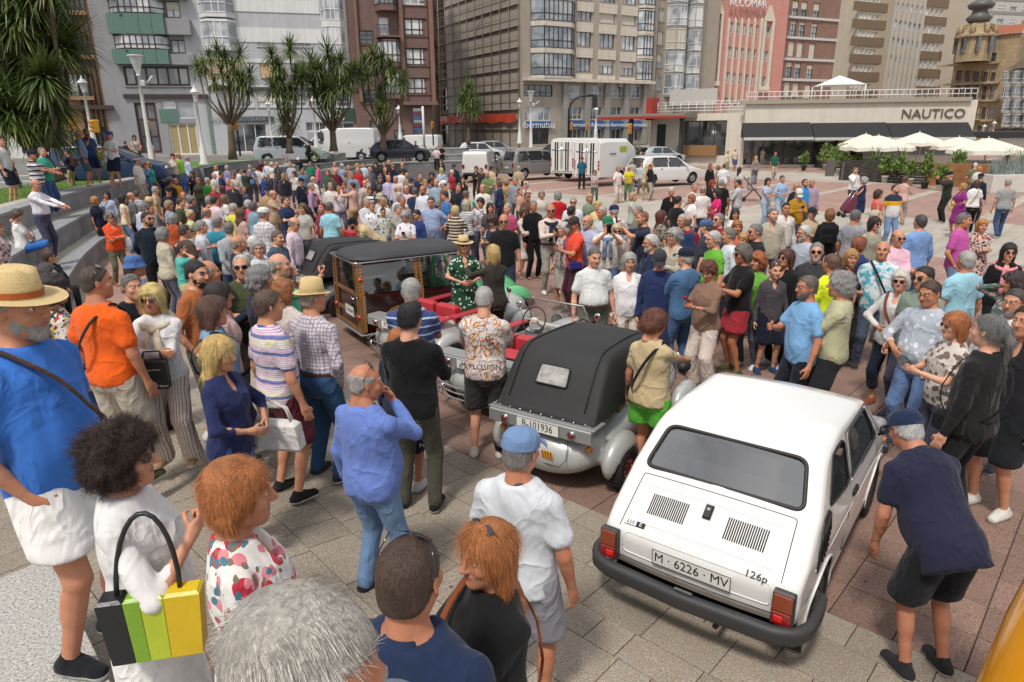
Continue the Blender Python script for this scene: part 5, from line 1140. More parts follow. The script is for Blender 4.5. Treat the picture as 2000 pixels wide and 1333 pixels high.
 def headobj(name, key, fn, mats): me = geom((name, key)+pk, lambda: (lambda b: (setattr(b, 'v', [v@M_.T+hcn for v in b.v]), mkmesh(name, b, len(mats)))[1])(fn())); return attach(name, me, r_, mats)
 if hs != 'none':
  h_ = [.0055, .008, .012, .017][lod]; sdd = idx % 3; o = headobj('hair', (hs, lod, sdd), lambda: MB().add(*hair_mesh(hs, h_, 0, sdd), 0, None, True).add(*strands(hs, lod, sdd), None, True), [hairm(hc), hairm(lighter(hc))])
 if 'beard' in E: headobj('beard', lod, lambda: MB().add(*beard_mesh([.006, .008, .012, .018][lod]), 0, None, True), [hairm(E['beard'] if isinstance(E['beard'], str) else hc)])
 if 'sg' in E and lod < 4: headobj('sunglasses', 0, lambda: glasses_mb(True), [M_lens])
 if 'gl' in E and lod < 3: headobj('spectacles', 1, lambda: glasses_mb(False), [M_frame])
 if 'su' in E: headobj('sunglasses', 2, lambda: glasses_mb(True, True), [M_lens])
 if 'cap' in E: headobj('cap', 3, lambda: cap_mb(), [cloth(E['cap'])])
 if 'hat' in E: headobj('hat', 4, lambda: hat_mb(.075, .11), [STRAW]); headobj('hat_band', 5, lambda: band_mb(), [cloth(E['hat'])])
 if 'fedora' in E: headobj('hat', 6, lambda: hat_mb(.045, .115), [STRAW]); headobj('hat_band', 7, lambda: band_mb(24, .052, .02), [cloth(E['fedora'])])
 if 'bucket' in E: headobj('bucket_hat', 8, lambda: hat_mb(.03, .1, False, 20, True), [cloth(E['bucket'])])
 if 'scarf' in E:                      # sweater or scarf over the shoulders, knotted in front
  def sc_mb():
   b = MB(); b.tube([B.T((math.sin(a)*.125, -.02-math.cos(a)*.135, 1.450-.040*(1-math.cos(a)))) for a in np.linspace(0, 2*PI, 22)], .032, 8, cap=False)
   for sg in (-1, 1): b.tube([B.T((sg*.03, .125, 1.37)), B.T((sg*.05, .18, 1.26)), B.T((sg*.055, .18+.03*belly, 1.12)), B.T((sg*.06, .17+.05*belly, 1.04))], [.03, .034, .036, .03], 8, flat=.5)
   b.ell(tuple(B.T((0, .14, 1.36))), (.04, .03, .035), 0, 10, 6); return mkmesh('scarf', b, 1)
  attach('scarf', geom(('scarf',)+pk, sc_mb), r_, [cloth(E['scarf'])])
 if 'vest' in E:
  V, Q = B.shirt(hb, 'n', .86, .036, 'v', .003, 1, .02); attach('vest', mkmesh('vest', MB().add(V, Q, 0, None, True), 1), r_, [cloth(E['vest'])])
 # carried things are things of their own
 M4 = rowm(rotz(-F), loc)
 def W3(p): return (rotz(-F)@(np.array(p)*sc))+np.array(loc)
 if 'ph' in E:
  c_ = E['ph'] if isinstance(E['ph'], str) else '161618'; w = (B.arms[0][3]+B.arms[1][3])/2 if R_ == L_ else B.arms[0][3]; up_ = .10 if R_ in ('high', 'phone') else .05
  q = W3(w+np.array([0, .07, up_])); o = MB().box((0, 0, 0), (.074, .010, .150), 0, bev=.003).build('smartphone', mat('phone_'+c_, c_, .25), None, q); o.rotation_euler = (R(-55 if R_ == 'phone' else -12), 0, -F)
  tag(o, 'phone held up by the '+label[:1].lower()+label[1:].split(' by ')[0] if len(label.split()) < 12 else 'phone held by the '+' '.join(label.split()[:11]), 'phone', 'phones held in the crowd')
 for kind in ('tote', 'sling', 'pack'):
  if kind not in E: continue
  c_ = E[kind]; nm = {'tote': 'handbag', 'sling': 'crossbody_bag', 'pack': 'backpack'}[kind]
  g_ = root(nm, {'tote': 'handbag carried by the ', 'sling': 'crossbody bag worn by the ', 'pack': 'backpack worn by the '}[kind]+' '.join(label.split()[:11]), 'bag', loc, -F); g_.scale = (sc, sc, sc); m_ = cloth(c_)
  if kind == 'tote':
   w = B.arms[1][3]; S = B.arms[1][1]; sh = R_ not in ('x',) and L_ in ('down', 'pocket', 'phone', 'cross2', 'waist', 'strap')
   cx, cy, cz = (S[0]-.10, -.02, 1.02) if L_ != 'bag' else (w[0]*.9-.03, w[1]-.08, .88); b = MB()
   if L_ == 'bag' or L_ == 'waist': cx, cy, cz = B.arms[1][2][0]-.04, B.arms[1][2][1]+.12, B.arms[1][2][2]-.30
   b.box((cx, cy, cz), (.11, .33, .26), 0, bev=.035); v = b.v[-1]; v[:, 1] = cy+(v[:, 1]-cy)*(1-.22*(v[:, 2]-cz)/.13*.5); b.build('bag_body', m_, g_)
   tz = 1.45 if L_ not in ('bag', 'waist') else B.arms[1][2][2]+.03; b = MB(); tx = S[0]+.01 if L_ not in ('bag', 'waist') else B.arms[1][2][0]
   for dx in (-.03, .03): b.tube([(cx+dx*.6, cy-.11, cz+.11), (tx*.6+cx*.4+dx*.4, cy-.08, (tz+cz)/2+.08), (tx, (cy+0)/2, tz), (tx*.6+cx*.4+dx*.4, cy+.08, (tz+cz)/2+.08), (cx+dx*.6, cy+.11, cz+.11)], .009, 6)
   b.build('handle', mat('bag_strap', '5a4030', .6) if E.get('hdl') else m_, g_)
  elif kind == 'sling':
   b = MB(); bx, bb = B.belly*.04+.0, B.belly*.03; P_ = []
   for t in np.linspace(0, 2*PI, 26):
    f_ = (1-math.cos(t))/2; x = .115-.27*f_; z = 1.475-.54*f_; dep = np.interp(z, [.93, 1.05, 1.25, 1.34, 1.40, 1.46], [.155, .150+bb+bx, .160, .155, .13, .075]); P_.append(B.T((x, dep*math.sin(t)*1.30+(.03*math.sin(t) if math.sin(t) > 0 and sex == 'f' else 0)+bb*(z < 1.2), z)))
   b.tube(P_, .016, 6, flat=.35, cap=False); b.build('strap', m_, g_); b = MB(); b.box(tuple(B.T((-.175-bx, .06, .93))), (.07, .22, .15), 0, bev=.025); b.build('bag_body', m_, g_)
  else:
   b = MB(); b.box((0, 0, 0), (.27, .14, .38), 0, bev=.05); b.box((0, -.08, -.07), (.20, .05, .17), 0, bev=.02); M = rowm(B.Rt, B.T((0, -.20, 1.23))); b.v = [v@M[:3, :3].T+M[:3, 3] for v in b.v]; b.build('bag_body', m_, g_)
   for sg in (-1, 1): b = MB(); b.tube([B.T((sg*.10, -.14, 1.38)), B.T((sg*.105, -.02, 1.475)), B.T((sg*.11, .10, 1.36)), B.T((sg*.13, .10, 1.18)), B.T((sg*.15, -.08, 1.08))], .018, 6, flat=.4); b.build('strap', m_, g_)
 return r_
TERR = .88
CROWD = '''
24 542 1.86 97|p3f7ad2|SF4f2ee|ring:b9b2aa|pocket,pocket|z.88 belly.6 hat:b5602e beard:a8a29c sling:4a3428 shoe:1c1d22|man in straw hat, bright blue polo and white shorts with grey beard
228 838 1.62 78|receae8|kf0eeea|afro:33211b|strap,down|F D2.2 sg belly.8 hp2 skin:cf9a7c|woman with big dark curls, sunglasses and loose white knit top
462 902 1.60 72|Vf0ece6/f:c8384a+e8909a+4d8492+8a7a62:11|lefefef|mid:b06a34|down|F D1.9 belly.6 hp6|woman with short ginger hair in a blouse of large red flowers
604 1186 1.86 118|b9aa4b2|l445|short:b4aea4|down|M z.88 hp12|grey haired man nearest the lens with only his head showing
797 1052 1.72 20|j22314f|l333|buzz:4a3628|down|M D1.55 su|man in navy hooded jacket with black glasses pushed onto cropped brown hair
948 1026 1.62 238|t1a1a1b|l223|long:b06c38|cross|F D2.05 su hy-8 sling:8a4a26|woman with long ginger hair, pale sunglasses on her head and black top
1020 842 1.72 25|pd9dde2|s9b99a2|short:8a8684|down|M col:3c4660 cap:7390b8 belly.6 hy10 hp8 skin:c08464|man in denim blue cap, pale polo with dark collar and grey cargo shorts
716 716 1.70 30|b6f88cf|l7391b8|ring:a9a39e|chin,down|M belly1.0 hy35 hp10 su shoe:222|stout man in cornflower blue shirt and light jeans, hand on his face
802 594 1.82 8|l141416|l4c4a3e|quiff:151214|phone|M hy10 hp12 belly.2 shoe:1a1a1c|man in black sweater and olive cargo trousers with raised black hair
803 546 1.76 2|p3f4f80/H:b9cbe6:13|l667|short:b0aca8|phone|M belly.8 hp14|grey man in blue polo with pale stripes beside the red seats
946 562 1.74 6|te6e2de/g:d08a30+c8481f+1a1a1c:7|s3b3838|buzz:b5b0ac|phone|M hp14 belly.5 shoe:cfc8bc|man in white t-shirt scrawled in orange and black
778 645 1.5 20|l2a3348|k20283c/s:eee:20|long:b8703a|down|F|woman with long ginger hair half hidden by the black sweater
524 570 1.75 40|pe6e0ea/m:c99ab8+d0c890+6c78ae:8|s5d2231|short:5a4638|down|M col:3c5a98 belly.4 hy15 hp6 shoe:1c1c1e|man in striped pastel polo and burgundy shorts with black trainers
609 556 1.76 30|bdcd4da/c:6a5a78:34|l35587e|short:a89888|pocket,down|M fedora:d2b884 belly.4 hy22 tuck|man in straw trilby, small checked shirt and teal jeans
428 664 1.60 100|V27305a|j4a6c96|wavy:d8b06c|waist|F hp8 tote:e6e2dc walk.4|woman with long wavy blond hair, navy top and white shoulder bag
184 520 1.82 18|tf4661c|sbfb5a5|buzz:4a3a30|down,pocket|M D5.1 belly.6 hy35 sling:222228 su|man in bright orange t-shirt with black crossbody strap
292 558 1.62 172|lefedec|we6d8cc/v:a08878:40|wavy:e2c77e|cross|F D5.5 sg scarf:dccfb4 shoe:b08a62|blond woman in white knit with cream sweater over her shoulders
254 536 1.76 115|j17191e|l333|short:77726e|down|M D6.4 hy10|grey haired man in black cardigan behind the orange t-shirt
96 545 1.72 40|te9dfd2/s:c83a2a+e0b030+2a6a9a+333:14|l46658f|curly:2a201c|down|F pack:55563c|person with dark curls, cartoon print shirt and olive rucksack
384 512 1.76 105|tb06a40|s4c4a44|short:181414|pocket,down|M beard hp10|bearded young man in rust brown t-shirt and black hair
426 556 1.62 60|ldcb6b4|l445|bob:2a211e|down|F|woman with dark bob in pale pink top beside the rust t-shirt
414 584 1.62 70|j7f9fbe|j5b7ca4|bob:5e4032|down|F sling:2a2a2a|woman with brown bob in a light denim jacket
552 548 1.6 15|tdfd0cb|l444|mid:a5683c|down|F|ginger haired woman in pale top behind the striped polo
543 498 1.72 82|p3fbf90|l556|ring:b5aaa2|high,down|M belly.7 ph|bald man in bright green polo raising his phone
505 524 1.68 60|j2c3348|l334|tight:8a8886|down|M|man with grey curls and navy jacket on his shoulder
470 500 1.74 165|t4c5136|l8a7c6a|reced:cbc6be|cross|M sg belly.5|white haired man in olive t-shirt and sunglasses
503 472 1.66 172|Bdde0e0/c:7a9aa8:30|l778|mid:a8a5a0|down|gl belly.4|woman with grey hair and glasses in a pale plaid shirt
494 462 1.70 10|tedebe8|l667|short:e4e2de|down|M|white haired man in white seen from behind
402 512 1.74 70|j232838|l333|ring:a89c92|phone|M ph:ddd|balding man in navy jacket looking at his phone
350 477 1.48 55|t58b8ac|sc8b284|short:3a2c26|ear,down|kid|boy in turquoise t-shirt with a hand at his ear
367 441 1.62 85|tece8e2|l778|mid:c9bfa6|point,down|F sg sling:20242c|short haired blond woman in white t-shirt pointing with one hand
260 503 1.62 45|j7a90b0|l445|short:5a4a40|down|F bucket:4e6ea8|person in a floppy denim bucket hat
286 415 1.86 128|b1d2736|l141416|short:30241f|back|M sg beard hp4 belly.2|tall bearded man in dark navy shirt and sunglasses
213 415 1.64 128|Ve8562a|l6a6a50|mid:77716c|cross|F sg tote:e9e6df|woman in orange blouse with folded arms and white cloth bag
185 384 1.62 95|t252a45|l333|mid:b8844c|down|F sling:1a1a1a|woman with short ginger blond hair in navy t-shirt
207 374 1.62 175|Vb9c6de|l889|long:1f1816|chin,down|F|woman with long black hair and pale blue blouse
238 380 1.66 60|ne6dcb8|j6b8cb4|bob:2a1c1c|down|F|woman with dark bob and cream sleeveless top
266 372 1.70 20|te6e4e4/h:2a2c3c:26|l445|short:5a4a3e|down|M|man in black and white striped t-shirt
255 376 1.70 40|t6a6a70|l445|ring:8a7a70|down|M|bald man beside the striped t-shirt
277 393 1.72 25|bc9d2e6|l667|mid:9a9896|down|M|man with grey hair tied back and pale blue shirt
291 388 1.66 60|tdcd2c4|l667|mid:a08a70|down|F fedora:eee|woman in cream straw hat among the crowd on the left
293 402 1.5 85|te4e0da|l667|short:4a362c|down|kid|boy with brown hair behind the navy shirt
336 416 1.66 15|lb4522e|lcfc6b8|mid:9c9a98|down|F|grey haired person in terracotta sweater
303 364 1.72 70|Bc9b08a|l555|short:b4b0ac|down|M sling:333|grey haired man in khaki shirt with strap
328 366 1.74 150|p22283a|l333|short:3a302c|down|M sg cap:1c1e24|man in black cap, navy polo and sunglasses
331 351 1.70 120|t1c1c20|l333|tight:1a1414|down|M sg|man with black curls and sunglasses on the left
342 348 1.72 115|te09a28|l445|ring:4a3c34|down|M gl beard belly.6|bald bearded man in mustard yellow t-shirt
357 375 1.66 150|td6b0a0|l555|none|down|M|bald man in pale pink in front of the mustard t-shirt
353 386 1.74 75|t4a4c36|l444|short:4a3a2c|down|M|man in dark olive t-shirt looking right
375 384 1.64 100|t3a3a40|l444|tight:6a6868|down|F|woman with dark grey curls looking right
372 410 1.60 60|dd9dfa8/f:8ab04a+e8d8a0:16|k8ab04a|bun:d4c096|down|F|woman in lime and white print dress with blond updo
60 294 1.76 80|pb5b5ba/b:1e1e26+eee:9|j46658f|short:4a4442|reach|M  cap:1c2440 belly.8 D18.5|man in striped polo and navy cap holding a camera rig
80 288 1.76 92|p3aa48a|j3e5a84|short:8a8480|cross|M  belly.3 D19|man in sea green polo with folded arms on the top step
68 350 1.76 92|bebe9f0|l484c62|ring:a09c98|reach|M  gl tuck belly.6 D14.9|man in white shirt and grey trousers standing on the lower step
37 410 1.62 60|teeecea|S3a74c0|mid:5c4a3c|lap|F  sit hp30 sling:6a4a3a D14|woman in white t-shirt sitting on the stone step
-8 432 1.62 60|wd8c0bc/f:6a5058+a88a94:14|l889|mid:8a6a50|down|F z.3|woman in pale pink blouse with dark flowers
21 313 1.40 85|t26262a|s7a9080|short:5a4030|down|kid  D24|boy in black t-shirt and grey green shorts at the kerb
-2 268 1.76 80|td8d8d4|s20263c|short:4a3a30|down|M  D19|man in navy shorts at the far left kerb
131 293 1.48 275|t23283a|lb09a78|short:1c1816|phone|kid  pack:4a2a30 D25|boy in dark t-shirt and tan trousers with maroon rucksack
153 255 1.76 60|p7490b4|s4e5a6a|short:a8a4a0|down|M  belly.6 D22.5|grey haired man in blue polo and shorts on the top step
167 251 1.76 120|t2c4672|s1e2640|short:3a2c26|chin,down|M  beard D23|bearded man in dark blue t-shirt eating on the top step
202 278 1.50 70|te4e2e0|s7c9a54|short:1e1a18|phone|kid  pack:c8e02a D24|boy in white t-shirt with fluorescent yellow bag
213 257 1.76 190|teaeaea|s1c2440|short:3a2c26|phone|M  cap:2c4aa8 D23|man in white t-shirt, navy shorts and blue cap
261 264 1.64 165|nb9b4ac|k5a6a52|mid:2a1e1a|waist|F  sling:333 D33|woman in grey sleeveless top and green skirt across the street
244 276 1.60 0|t2a3050|l4a5a80|short:2a201c|down|F  D45|woman in blue by the brown street door
294 278 1.3 0|te8e0e0|lb02a3a|short:2a201c|down|kid  D50|child in white and red by the glass shop
266 309 1.76 90|Beae6de|lb8b0a4|ring:3a302a|down|M  sg belly.7 D25|stout man in white short sleeved shirt and sunglasses on the step
281 317 1.62 90|j4a6a98|l4a5a80|mid:6a4a34|chin,down|F  D26|woman in blue jacket resting her chin on the step
291 316 1.62 100|t2c9a80|l445|mid:9a6a44|ear,down|F  D27|woman in sea green t-shirt on the step
311 316 1.6 20|tb8cce0/h:4a7ab0:16|l445|short:333|down|M  cap:445066 D29|person in blue striped shirt and dark cap seated row
337 300 1.76 100|te2c8b0/H:8ac4b8:9|l5a6474|short:6a5a50|chin,down|M  cap:6a3440 D30|man in peach striped t-shirt and maroon cap
348 299 1.74 90|t92d83e|j4a78b8|ring:7a7068|down|M  gl D30.5|bald man in lime green t-shirt and blue jeans
365 305 1.74 40|bb4c4de|l8a98b0|short:a09c98|down|M  D32|grey haired man in pale blue shirt behind the bench
374 335 1.66 185|j22263a|l333|long:3a241c|phone|F|woman with long auburn hair in navy jacket
386 348 1.62 150|t4a5238|l444|mid:a8704a|down|F|ginger haired woman bending beside the navy jacket
421 324 1.74 200|be4e4e6|l667|ring:a09a94|down|M gl|bald man in white shirt with glasses near the rear of the crowd
443 323 1.72 20|b9a96b8|l667|mid:a6a29e|down|F|grey haired woman in lilac blouse
432 334 1.74 70|t2a3a5a|l445|short:2a221e|down|M|dark haired man in blue t-shirt
417 338 1.72 100|tdcdcd8|l445|ring:b0a098|down|M|bald man in pale t-shirt looking right in the crowd
404 347 1.74 35|p3c8c3a|l556|short:c4c2be|down|M belly.4|white haired man in grass green shirt
444 349 1.74 160|pe0608e|l889|short:b0aca8|cross|M|man in hot pink polo with folded arms
417 360 1.72 150|ta83038|l445|short:8a8480|down|M|grey haired man in dark red t-shirt
435 363 1.64 20|t6a5a58|l445|long:4a2c20|down|F|woman with long brown hair seen from behind
475 364 1.5 150|t222a44/s:dde:30|l334|short:1e1816|down|kid|boy with black hair in navy dotted shirt
478 330 1.76 20|t3c4434|l445|short:3a2c24|high|M ph|man in dark green t-shirt photographing
466 329 1.74 65|be0e2e6|l667|short:221c1a|phone|M ph|dark haired man in white shirt with camera
488 322 1.80 5|p5a7ea8|l445|short:a09c98|down|M|tall grey haired man in dusty blue polo from behind
501 324 1.74 330|te2e2e4|l445|short:2a2220|down|M|dark haired man in white t-shirt at the centre left
513 340 1.64 60|l2c4696|l334|mid:d8d4ca|down|F|white haired woman in royal blue sweater
518 315 1.74 200|bdde4ec|l445|short:8a8480|down|M sg sling:333|man in pale shirt and sunglasses with dark strap
508 312 1.74 180|t7c2434|l445|ring:9a8478|down|M|bald man in maroon t-shirt at the back
530 318 1.68 180|te0d8d0|l445|short:999|down|F fedora:eee|person in a white hat at the back
540 317 1.74 200|t2c2c30/s:bbb:20|l445|ring:aaa|down|M|bald man in dark patterned shirt
559 310 1.70 180|taeb2b6|l445|short:9a8a80|up|M|person holding both arms up to take a picture
567 318 1.72 180|tb4b8bc|l445|none|down|M belly.6|bald man in grey t-shirt below the raised arms
582 308 1.76 190|t1c1c20|l334|short:333|down|M cap:eceae6 sg|man in black with a white cap
552 339 1.74 200|j22242c|l555|short:8a8680|down|M beard hp20|grey bearded man in dark jacket looking down
574 335 1.64 185|tdcd8d0|l445|long:241a18|chin,down|F|woman with long dark hair and white blouse, hand on mouth
588 348 1.76 110|j1c2338|l222838|short:4a4440|down|M cap:1e2640|man in navy cap and navy jacket by the red car
605 316 1.74 195|p2a7c5a|l667|short:7a6a5c|down|M belly.5|man in deep green polo near the wall
620 321 1.62 265|we0609a|l667|short:2a201e|down|F|woman in bright pink tunic near the wall
611 345 1.72 30|be8dcdc|l667|ring:c4a898|down|M|bald man in white shirt behind the lilac shirt
608 357 1.78 80|bb596b4|l1c1c24|short:a09c98|down|M scarf:8a1e34 belly.6 tuck|grey haired man in lilac shirt with crimson sweater over his shoulders
533 372 1.74 100|Bc4a888|l8a7a62|ring:9a8a7c|reach|M sg belly.4|bald man in khaki shirt and sunglasses by the red microcar
521 365 1.72 150|Bb49a78|l8a7a62|short:5a4a40|down|M cap:23283c|man in navy cap and khaki shirt
456 397 1.72 25|pd6da5c|l778|short:b8aca0|down|M belly.6|balding man in pale yellow polo
418 383 1.76 25|be2ccd4|l445|short:2c2420|down|M|dark haired man in pale pink shirt
437 381 1.62 45|te6e4e2|l445|wavy:7a5a44|down|F|woman in white t-shirt beside the pale pink shirt
407 383 1.74 20|j2c3448|l445|short:9a9894|down|M|grey haired man in dark jacket behind the pink shirt
484 391 1.58 60|td84a6a|l445|mid:b8b4b0|down|F|grey haired woman in coral red top
494 395 1.62 30|b86a8bc|l445|mid:5a5654|down|F|woman with dark grey hair in pale teal top
515 407 1.80 20|Be6e4e6/c:a89aa8:14|lb8ae9e|short:8a8480|down|M cap:ecebe8|man in white flat cap and checked white shirt
423 424 1.72 10|l3a8ea4|l5a5644|short:8a8480|down|M cap:9a8c88|man in grey cap with teal sweater
445 435 1.74 325|ba6a8ae|l3a4a6c|short:7a7672|back|M su|grey haired man in pale grey shirt from behind
577 427 1.72 95|be2ccd8|l667|ring:8a827c|down|M gl hp20|bald man in pink shirt bending by the dark hood
643 394 1.78 15|p9cd2e0|l5a6a8a|buzz:6a5a50|down|M belly.5|man in light turquoise polo seen from behind
628 398 1.60 200|t8c3040|l445|bun:8a2c28|down|F|woman with dark red hair looking down
653 317 1.70 180|tb89a88|l445|ring:b49a8a|down|M|bald man at the back left of the centre
667 320 1.70 200|b8aa4c8|l445|mid:c8c4c0|down|F|white haired woman in pale blue at the back
680 323 1.72 190|t9a8a7a|l445|none|down|M|bald man in fawn at the back
697 320 1.72 170|t667|l445|short:444|down|M cap:c49a3a|person in a mustard cap at the back
709 318 1.70 200|tbcd0e0|l445|short:3a302a|down|M|man in sky blue t-shirt at the back
722 326 1.72 150|t5a6474|l445|ring:8a6a5a|down|M|balding man in slate t-shirt
734 318 1.68 190|t2a2a2e|l445|curly:2a201c|down|F|woman with dark curls at the back
750 316 1.72 170|t44302c|l445|short:2a221e|down|M sg|dark haired man in brown at the back
759 313 1.74 190|t2c2c34|l445|ring:9a7a68|down|M|tanned bald man in dark top at the back
766 318 1.64 150|j2a3044|l445|wavy:a87c4c|down|F|woman with honey blond hair in dark jacket
785 319 1.74 175|t2c3446|l445|none|down|M sg|bald man in navy t-shirt and sunglasses at the back
752 327 1.74 160|j1c1e24|l445|ring:9a948e|down|M|grey balding man in black jacket
655 330 1.74 160|t6c2436|l445|ring:3a2c26|down|M beard|bald bearded man in burgundy
647 341 1.70 200|t3c4a38|l445|short:333|down|M cap:2c4434|person in a dark green cap
698 327 1.78 190|tb82a30|l445|ring:a89080|down|M belly.4|tall balding man in scarlet shirt
688 337 1.72 185|b8a94a4|l445|short:5c4c42|down|M|man in grey blue shirt facing the lens
676 336 1.62 110|t8a7a6a|l445|mid:8a5a3a|down|F|woman with chestnut hair in the dense middle
718 339 1.76 50|j5c6270|l445|short:8c8884|down|M|grey haired man in slate jacket in the dense middle
742 344 1.66 170|t26262c|l333|wavy:6c6a6c|down|F|woman with long grey hair in black
758 342 1.76 150|bc2b8d8|l445|ring:b0a8a0|down|M belly.5|bald man in lilac shirt in the dense middle
772 344 1.74 210|bccc4d0|l445|short:b4b0aa|down|M|grey haired man in pale shirt looking left
783 330 1.74 20|te6e6e4|l445|short:2c2420|down|M|dark haired man in white with back turned
795 338 1.62 30|t9a8a7c|l445|mid:b08a54|down|F|woman with sandy blond hair in the dense middle
803 348 1.68 40|t3a3e4c|l445|short:444|down|M cap:2c3c6a|person in a blue cap in the dense middle
820 338 1.80 150|j2c3550|l2c3550|short:3a2c24|down|M|tall man in navy suit looking down
843 337 1.64 200|t5a4a48|l445|curly:3c2c26|down|F|woman with brown curls near the open plaza
841 348 1.64 100|n4a6490|l445|tight:2a1e1a|down|F|woman with dark curls in blue sleeveless top
852 350 1.74 175|b9ab0c0|l445|ring:8a7c72|down|M|bald man in grey blue shirt near the white cap
862 328 1.66 350|wb4cde0|l889|wavy:c4a468|down|F|blond woman in powder blue blouse from behind
883 332 1.62 120|tb03440|l445|short:dedad2|down|F|white haired woman in red
886 321 1.74 185|j23283a|l445|short:8a7a6c|down|M cap:2a2e4a|man in navy cap with red shirt under navy jacket
861 312 1.68 180|j1a1a1e|l222|long:5a3c2a|back|F|woman with long brown hair in black on the plaza edge
903 345 1.70 160|j1c1c20|l222|long:2a1e1a|cross|F|woman with long dark hair and folded arms in black
866 353 1.74 240|b8a5c34|l445|short:777|down|M cap:ecebe8|man in white cap and brown jacket
894 359 1.74 160|t24262c/s:556:20|l445|short:4a3626|down|M|young man in dark patterned t-shirt looking right
930 325 1.66 200|j1e1e22|l222|mid:3a2a24|cross|F|woman in black beside the pale van
939 328 1.74 230|t2c2c30|l333|short:5a4c40|down|M|man in black between the woman and the green polo
950 335 1.78 200|p6c8458|l9a8a70|none|phone|M beard:8a8078 hp25|bald man in sage green polo looking down
959 325 1.72 30|bcdb890|l778|short:444|down|M cap:2c3244|man in beige shirt and dark cap walking away
942 360 1.76 190|be2dcd2|l9a8a70|ring:6a5248|down|M belly.3|balding man in cream shirt facing the lens
975 354 1.64 300|j283658|l445|mid:6a4630|down|F|woman in navy coat with white strap
987 350 1.64 250|t7a8a5a/f:c04a6a+e0c050:14|l445|curly:a8885c|down|F|woman with light curls in a bright print
645 357 1.74 160|be0dedc|l667|short:9a9690|down|M hp20|grey haired man in white shirt watching the cameraman
661 362 1.66 150|nd8d6dc|l667|short:6a4a34|high|F|woman in white vest top behind the television camera
688 356 1.78 290|bc89a84/c:e8ccb8:30|l9a8444|short:2c221e|high|M|television cameraman in pink checked shirt
720 357 1.72 170|j8a8478|l445|short:a8a4a0|down|M|grey haired man in sand jacket near the cameraman
723 365 1.64 200|t4a4a4c/h:eee:8|l445|mid:4a3428|down|F|woman with brown bob and striped scarf
741 361 1.70 350|l4c4c54|l445|tight:3c3430|down|F|woman with dark curls in charcoal sweater from behind
776 363 1.74 100|ba2b0c6|l445|ring:8a8480|down|M gl|balding man with glasses in pale blue
793 362 1.74 185|be0b0bc/v:fff:50|l778|none|down|M gl belly.5|bald man with glasses in pink striped shirt
810 366 1.74 10|j2c3858|l445|short:6a5a4c|down|M|man in navy blazer from behind
825 363 1.80 200|bdfe2ee|l778|ring:5a4840|down|M beard|tall bearded bald man in white shirt
778 376 1.74 200|bdcdcdc|l667|short:c4c0ba|down|M hp20|white haired man in white looking down at the cars
786 384 1.74 140|jc2b08e|l667|short:8a8680|down|M gl|grey haired man with glasses in camel jacket
841 385 1.82 185|Bb4c2de/c:50689a:36|j7294bc|short:54463c|hip,hip|M gl hp18 belly.6|man in blue gingham shirt and jeans with hands at his pockets
866 374 1.74 250|p4478b8|l445|short:2a2220|down|M hp15|dark haired man in azure polo looking down
716 386 1.70 140|bd2d2da|l667|short:a8a49e|phone|M ph:c8c8cc|grey haired man in pale shirt filming
741 378 1.70 200|tc4c0b8|l667|short:999|down|M cap:c4b69a|man in beige cap looking at the cars
748 386 1.64 190|te0e0e0|l667|long:b4a07c|down|F|woman with long ash blond hair in white
726 395 1.64 165|leae8e8/s:555:9|l99a|pony:8a6240|down|F hp15|smiling girl in white sweatshirt with red hair bow
748 407 1.50 175|tc9cacb/s:b8d040+555:9|l556|short:181412|down|kid hp20|boy with black hair in grey t-shirt
778 399 1.70 130|ba09a96|l667|short:8a8680|chin,down|M|grey haired man with a hand at his mouth
790 415 1.62 180|te8e4e8|j7a90b4|mid:a4a29e|phone|F hp30 pack:5a1c34 belly.5 ph:5a1c30|grey haired woman in white t-shirt with maroon backpack
810 411 1.60 220|l2c3f78|l445|short:1c1816|down|F hp30|woman with black hair in blue looking down
684 428 1.72 255|tc9b48c|l9a8a70|short:2a2220|reach|M lean50 beard cap:1a1c26|bearded man in navy cap and sand t-shirt bending over the car
889 402 1.66 15|td8c8ae/h:26262a:14|l3a3e4c|mid:cdb680|waist|F belly.5|blond woman in black and cream striped t-shirt from behind
911 391 1.68 30|te4e4e4/h:8a8e98:24|l445|bob:bcb48e|waist|F|woman with ash blond bob in finely striped t-shirt
938 387 1.66 200|td4d2d8/f:8a8a98:14|l556|tight:2a1e1a|high|F ph:2a9a84|woman photographing with a green phone
957 397 1.64 165|t5a4a5a|l445|long:241a18|down|F su|woman with long dark hair between the phones
959 424 1.60 210|n2c3046|k2a3046|curly:4a2e22|phone|F hp30 ph:8ac4c8 tote:22346a|woman with brown curls in navy dress looking at a pale phone
991 398 1.74 230|pb04a6c|l445|short:a8a49e|down|M|grey haired man in raspberry polo
984 420 1.80 182|t19191b|l33384a|none|down|M sg skin:c48a70|bald man in black t-shirt and sunglasses
905 466 1.66 165|d245038/s:dfe8d8:16|k245038|long:b89868|waist|F sg hat:222 shoe:a03a5a|smiling woman in straw hat and dark green print dress
963 481 1.66 330|j38352f|l2c2a22|bob:cdaa6c|point|F|blond woman in black leather jacket reaching over the windscreen
1007 347 1.74 190|b8e98a4|l445|short:7a746e|down|M|grey haired man with moustache in grey shirt
1013 324 1.74 10|tb8a88c|l667|short:a8a49e|down|M|grey haired man in beige walking away near the vans
1027 355 1.62 190|tc8b8b0|l445|mid:d8d4cc|high|F|white haired woman lifting a phone
1016 368 1.5 160|td0a890|l445|short:5a3c28|up|kid ph|boy with both arms up holding a phone
1030 376 1.64 170|t6a4a40|l445|short:3c2a22|down|F sg|woman with brown hair below the lifted phone
1024 407 1.62 140|Dded8d0/f:c8aaa0:22|kded8d0|mid:5a3c2c|cross|F sg|woman in cream floral dress with folded arms
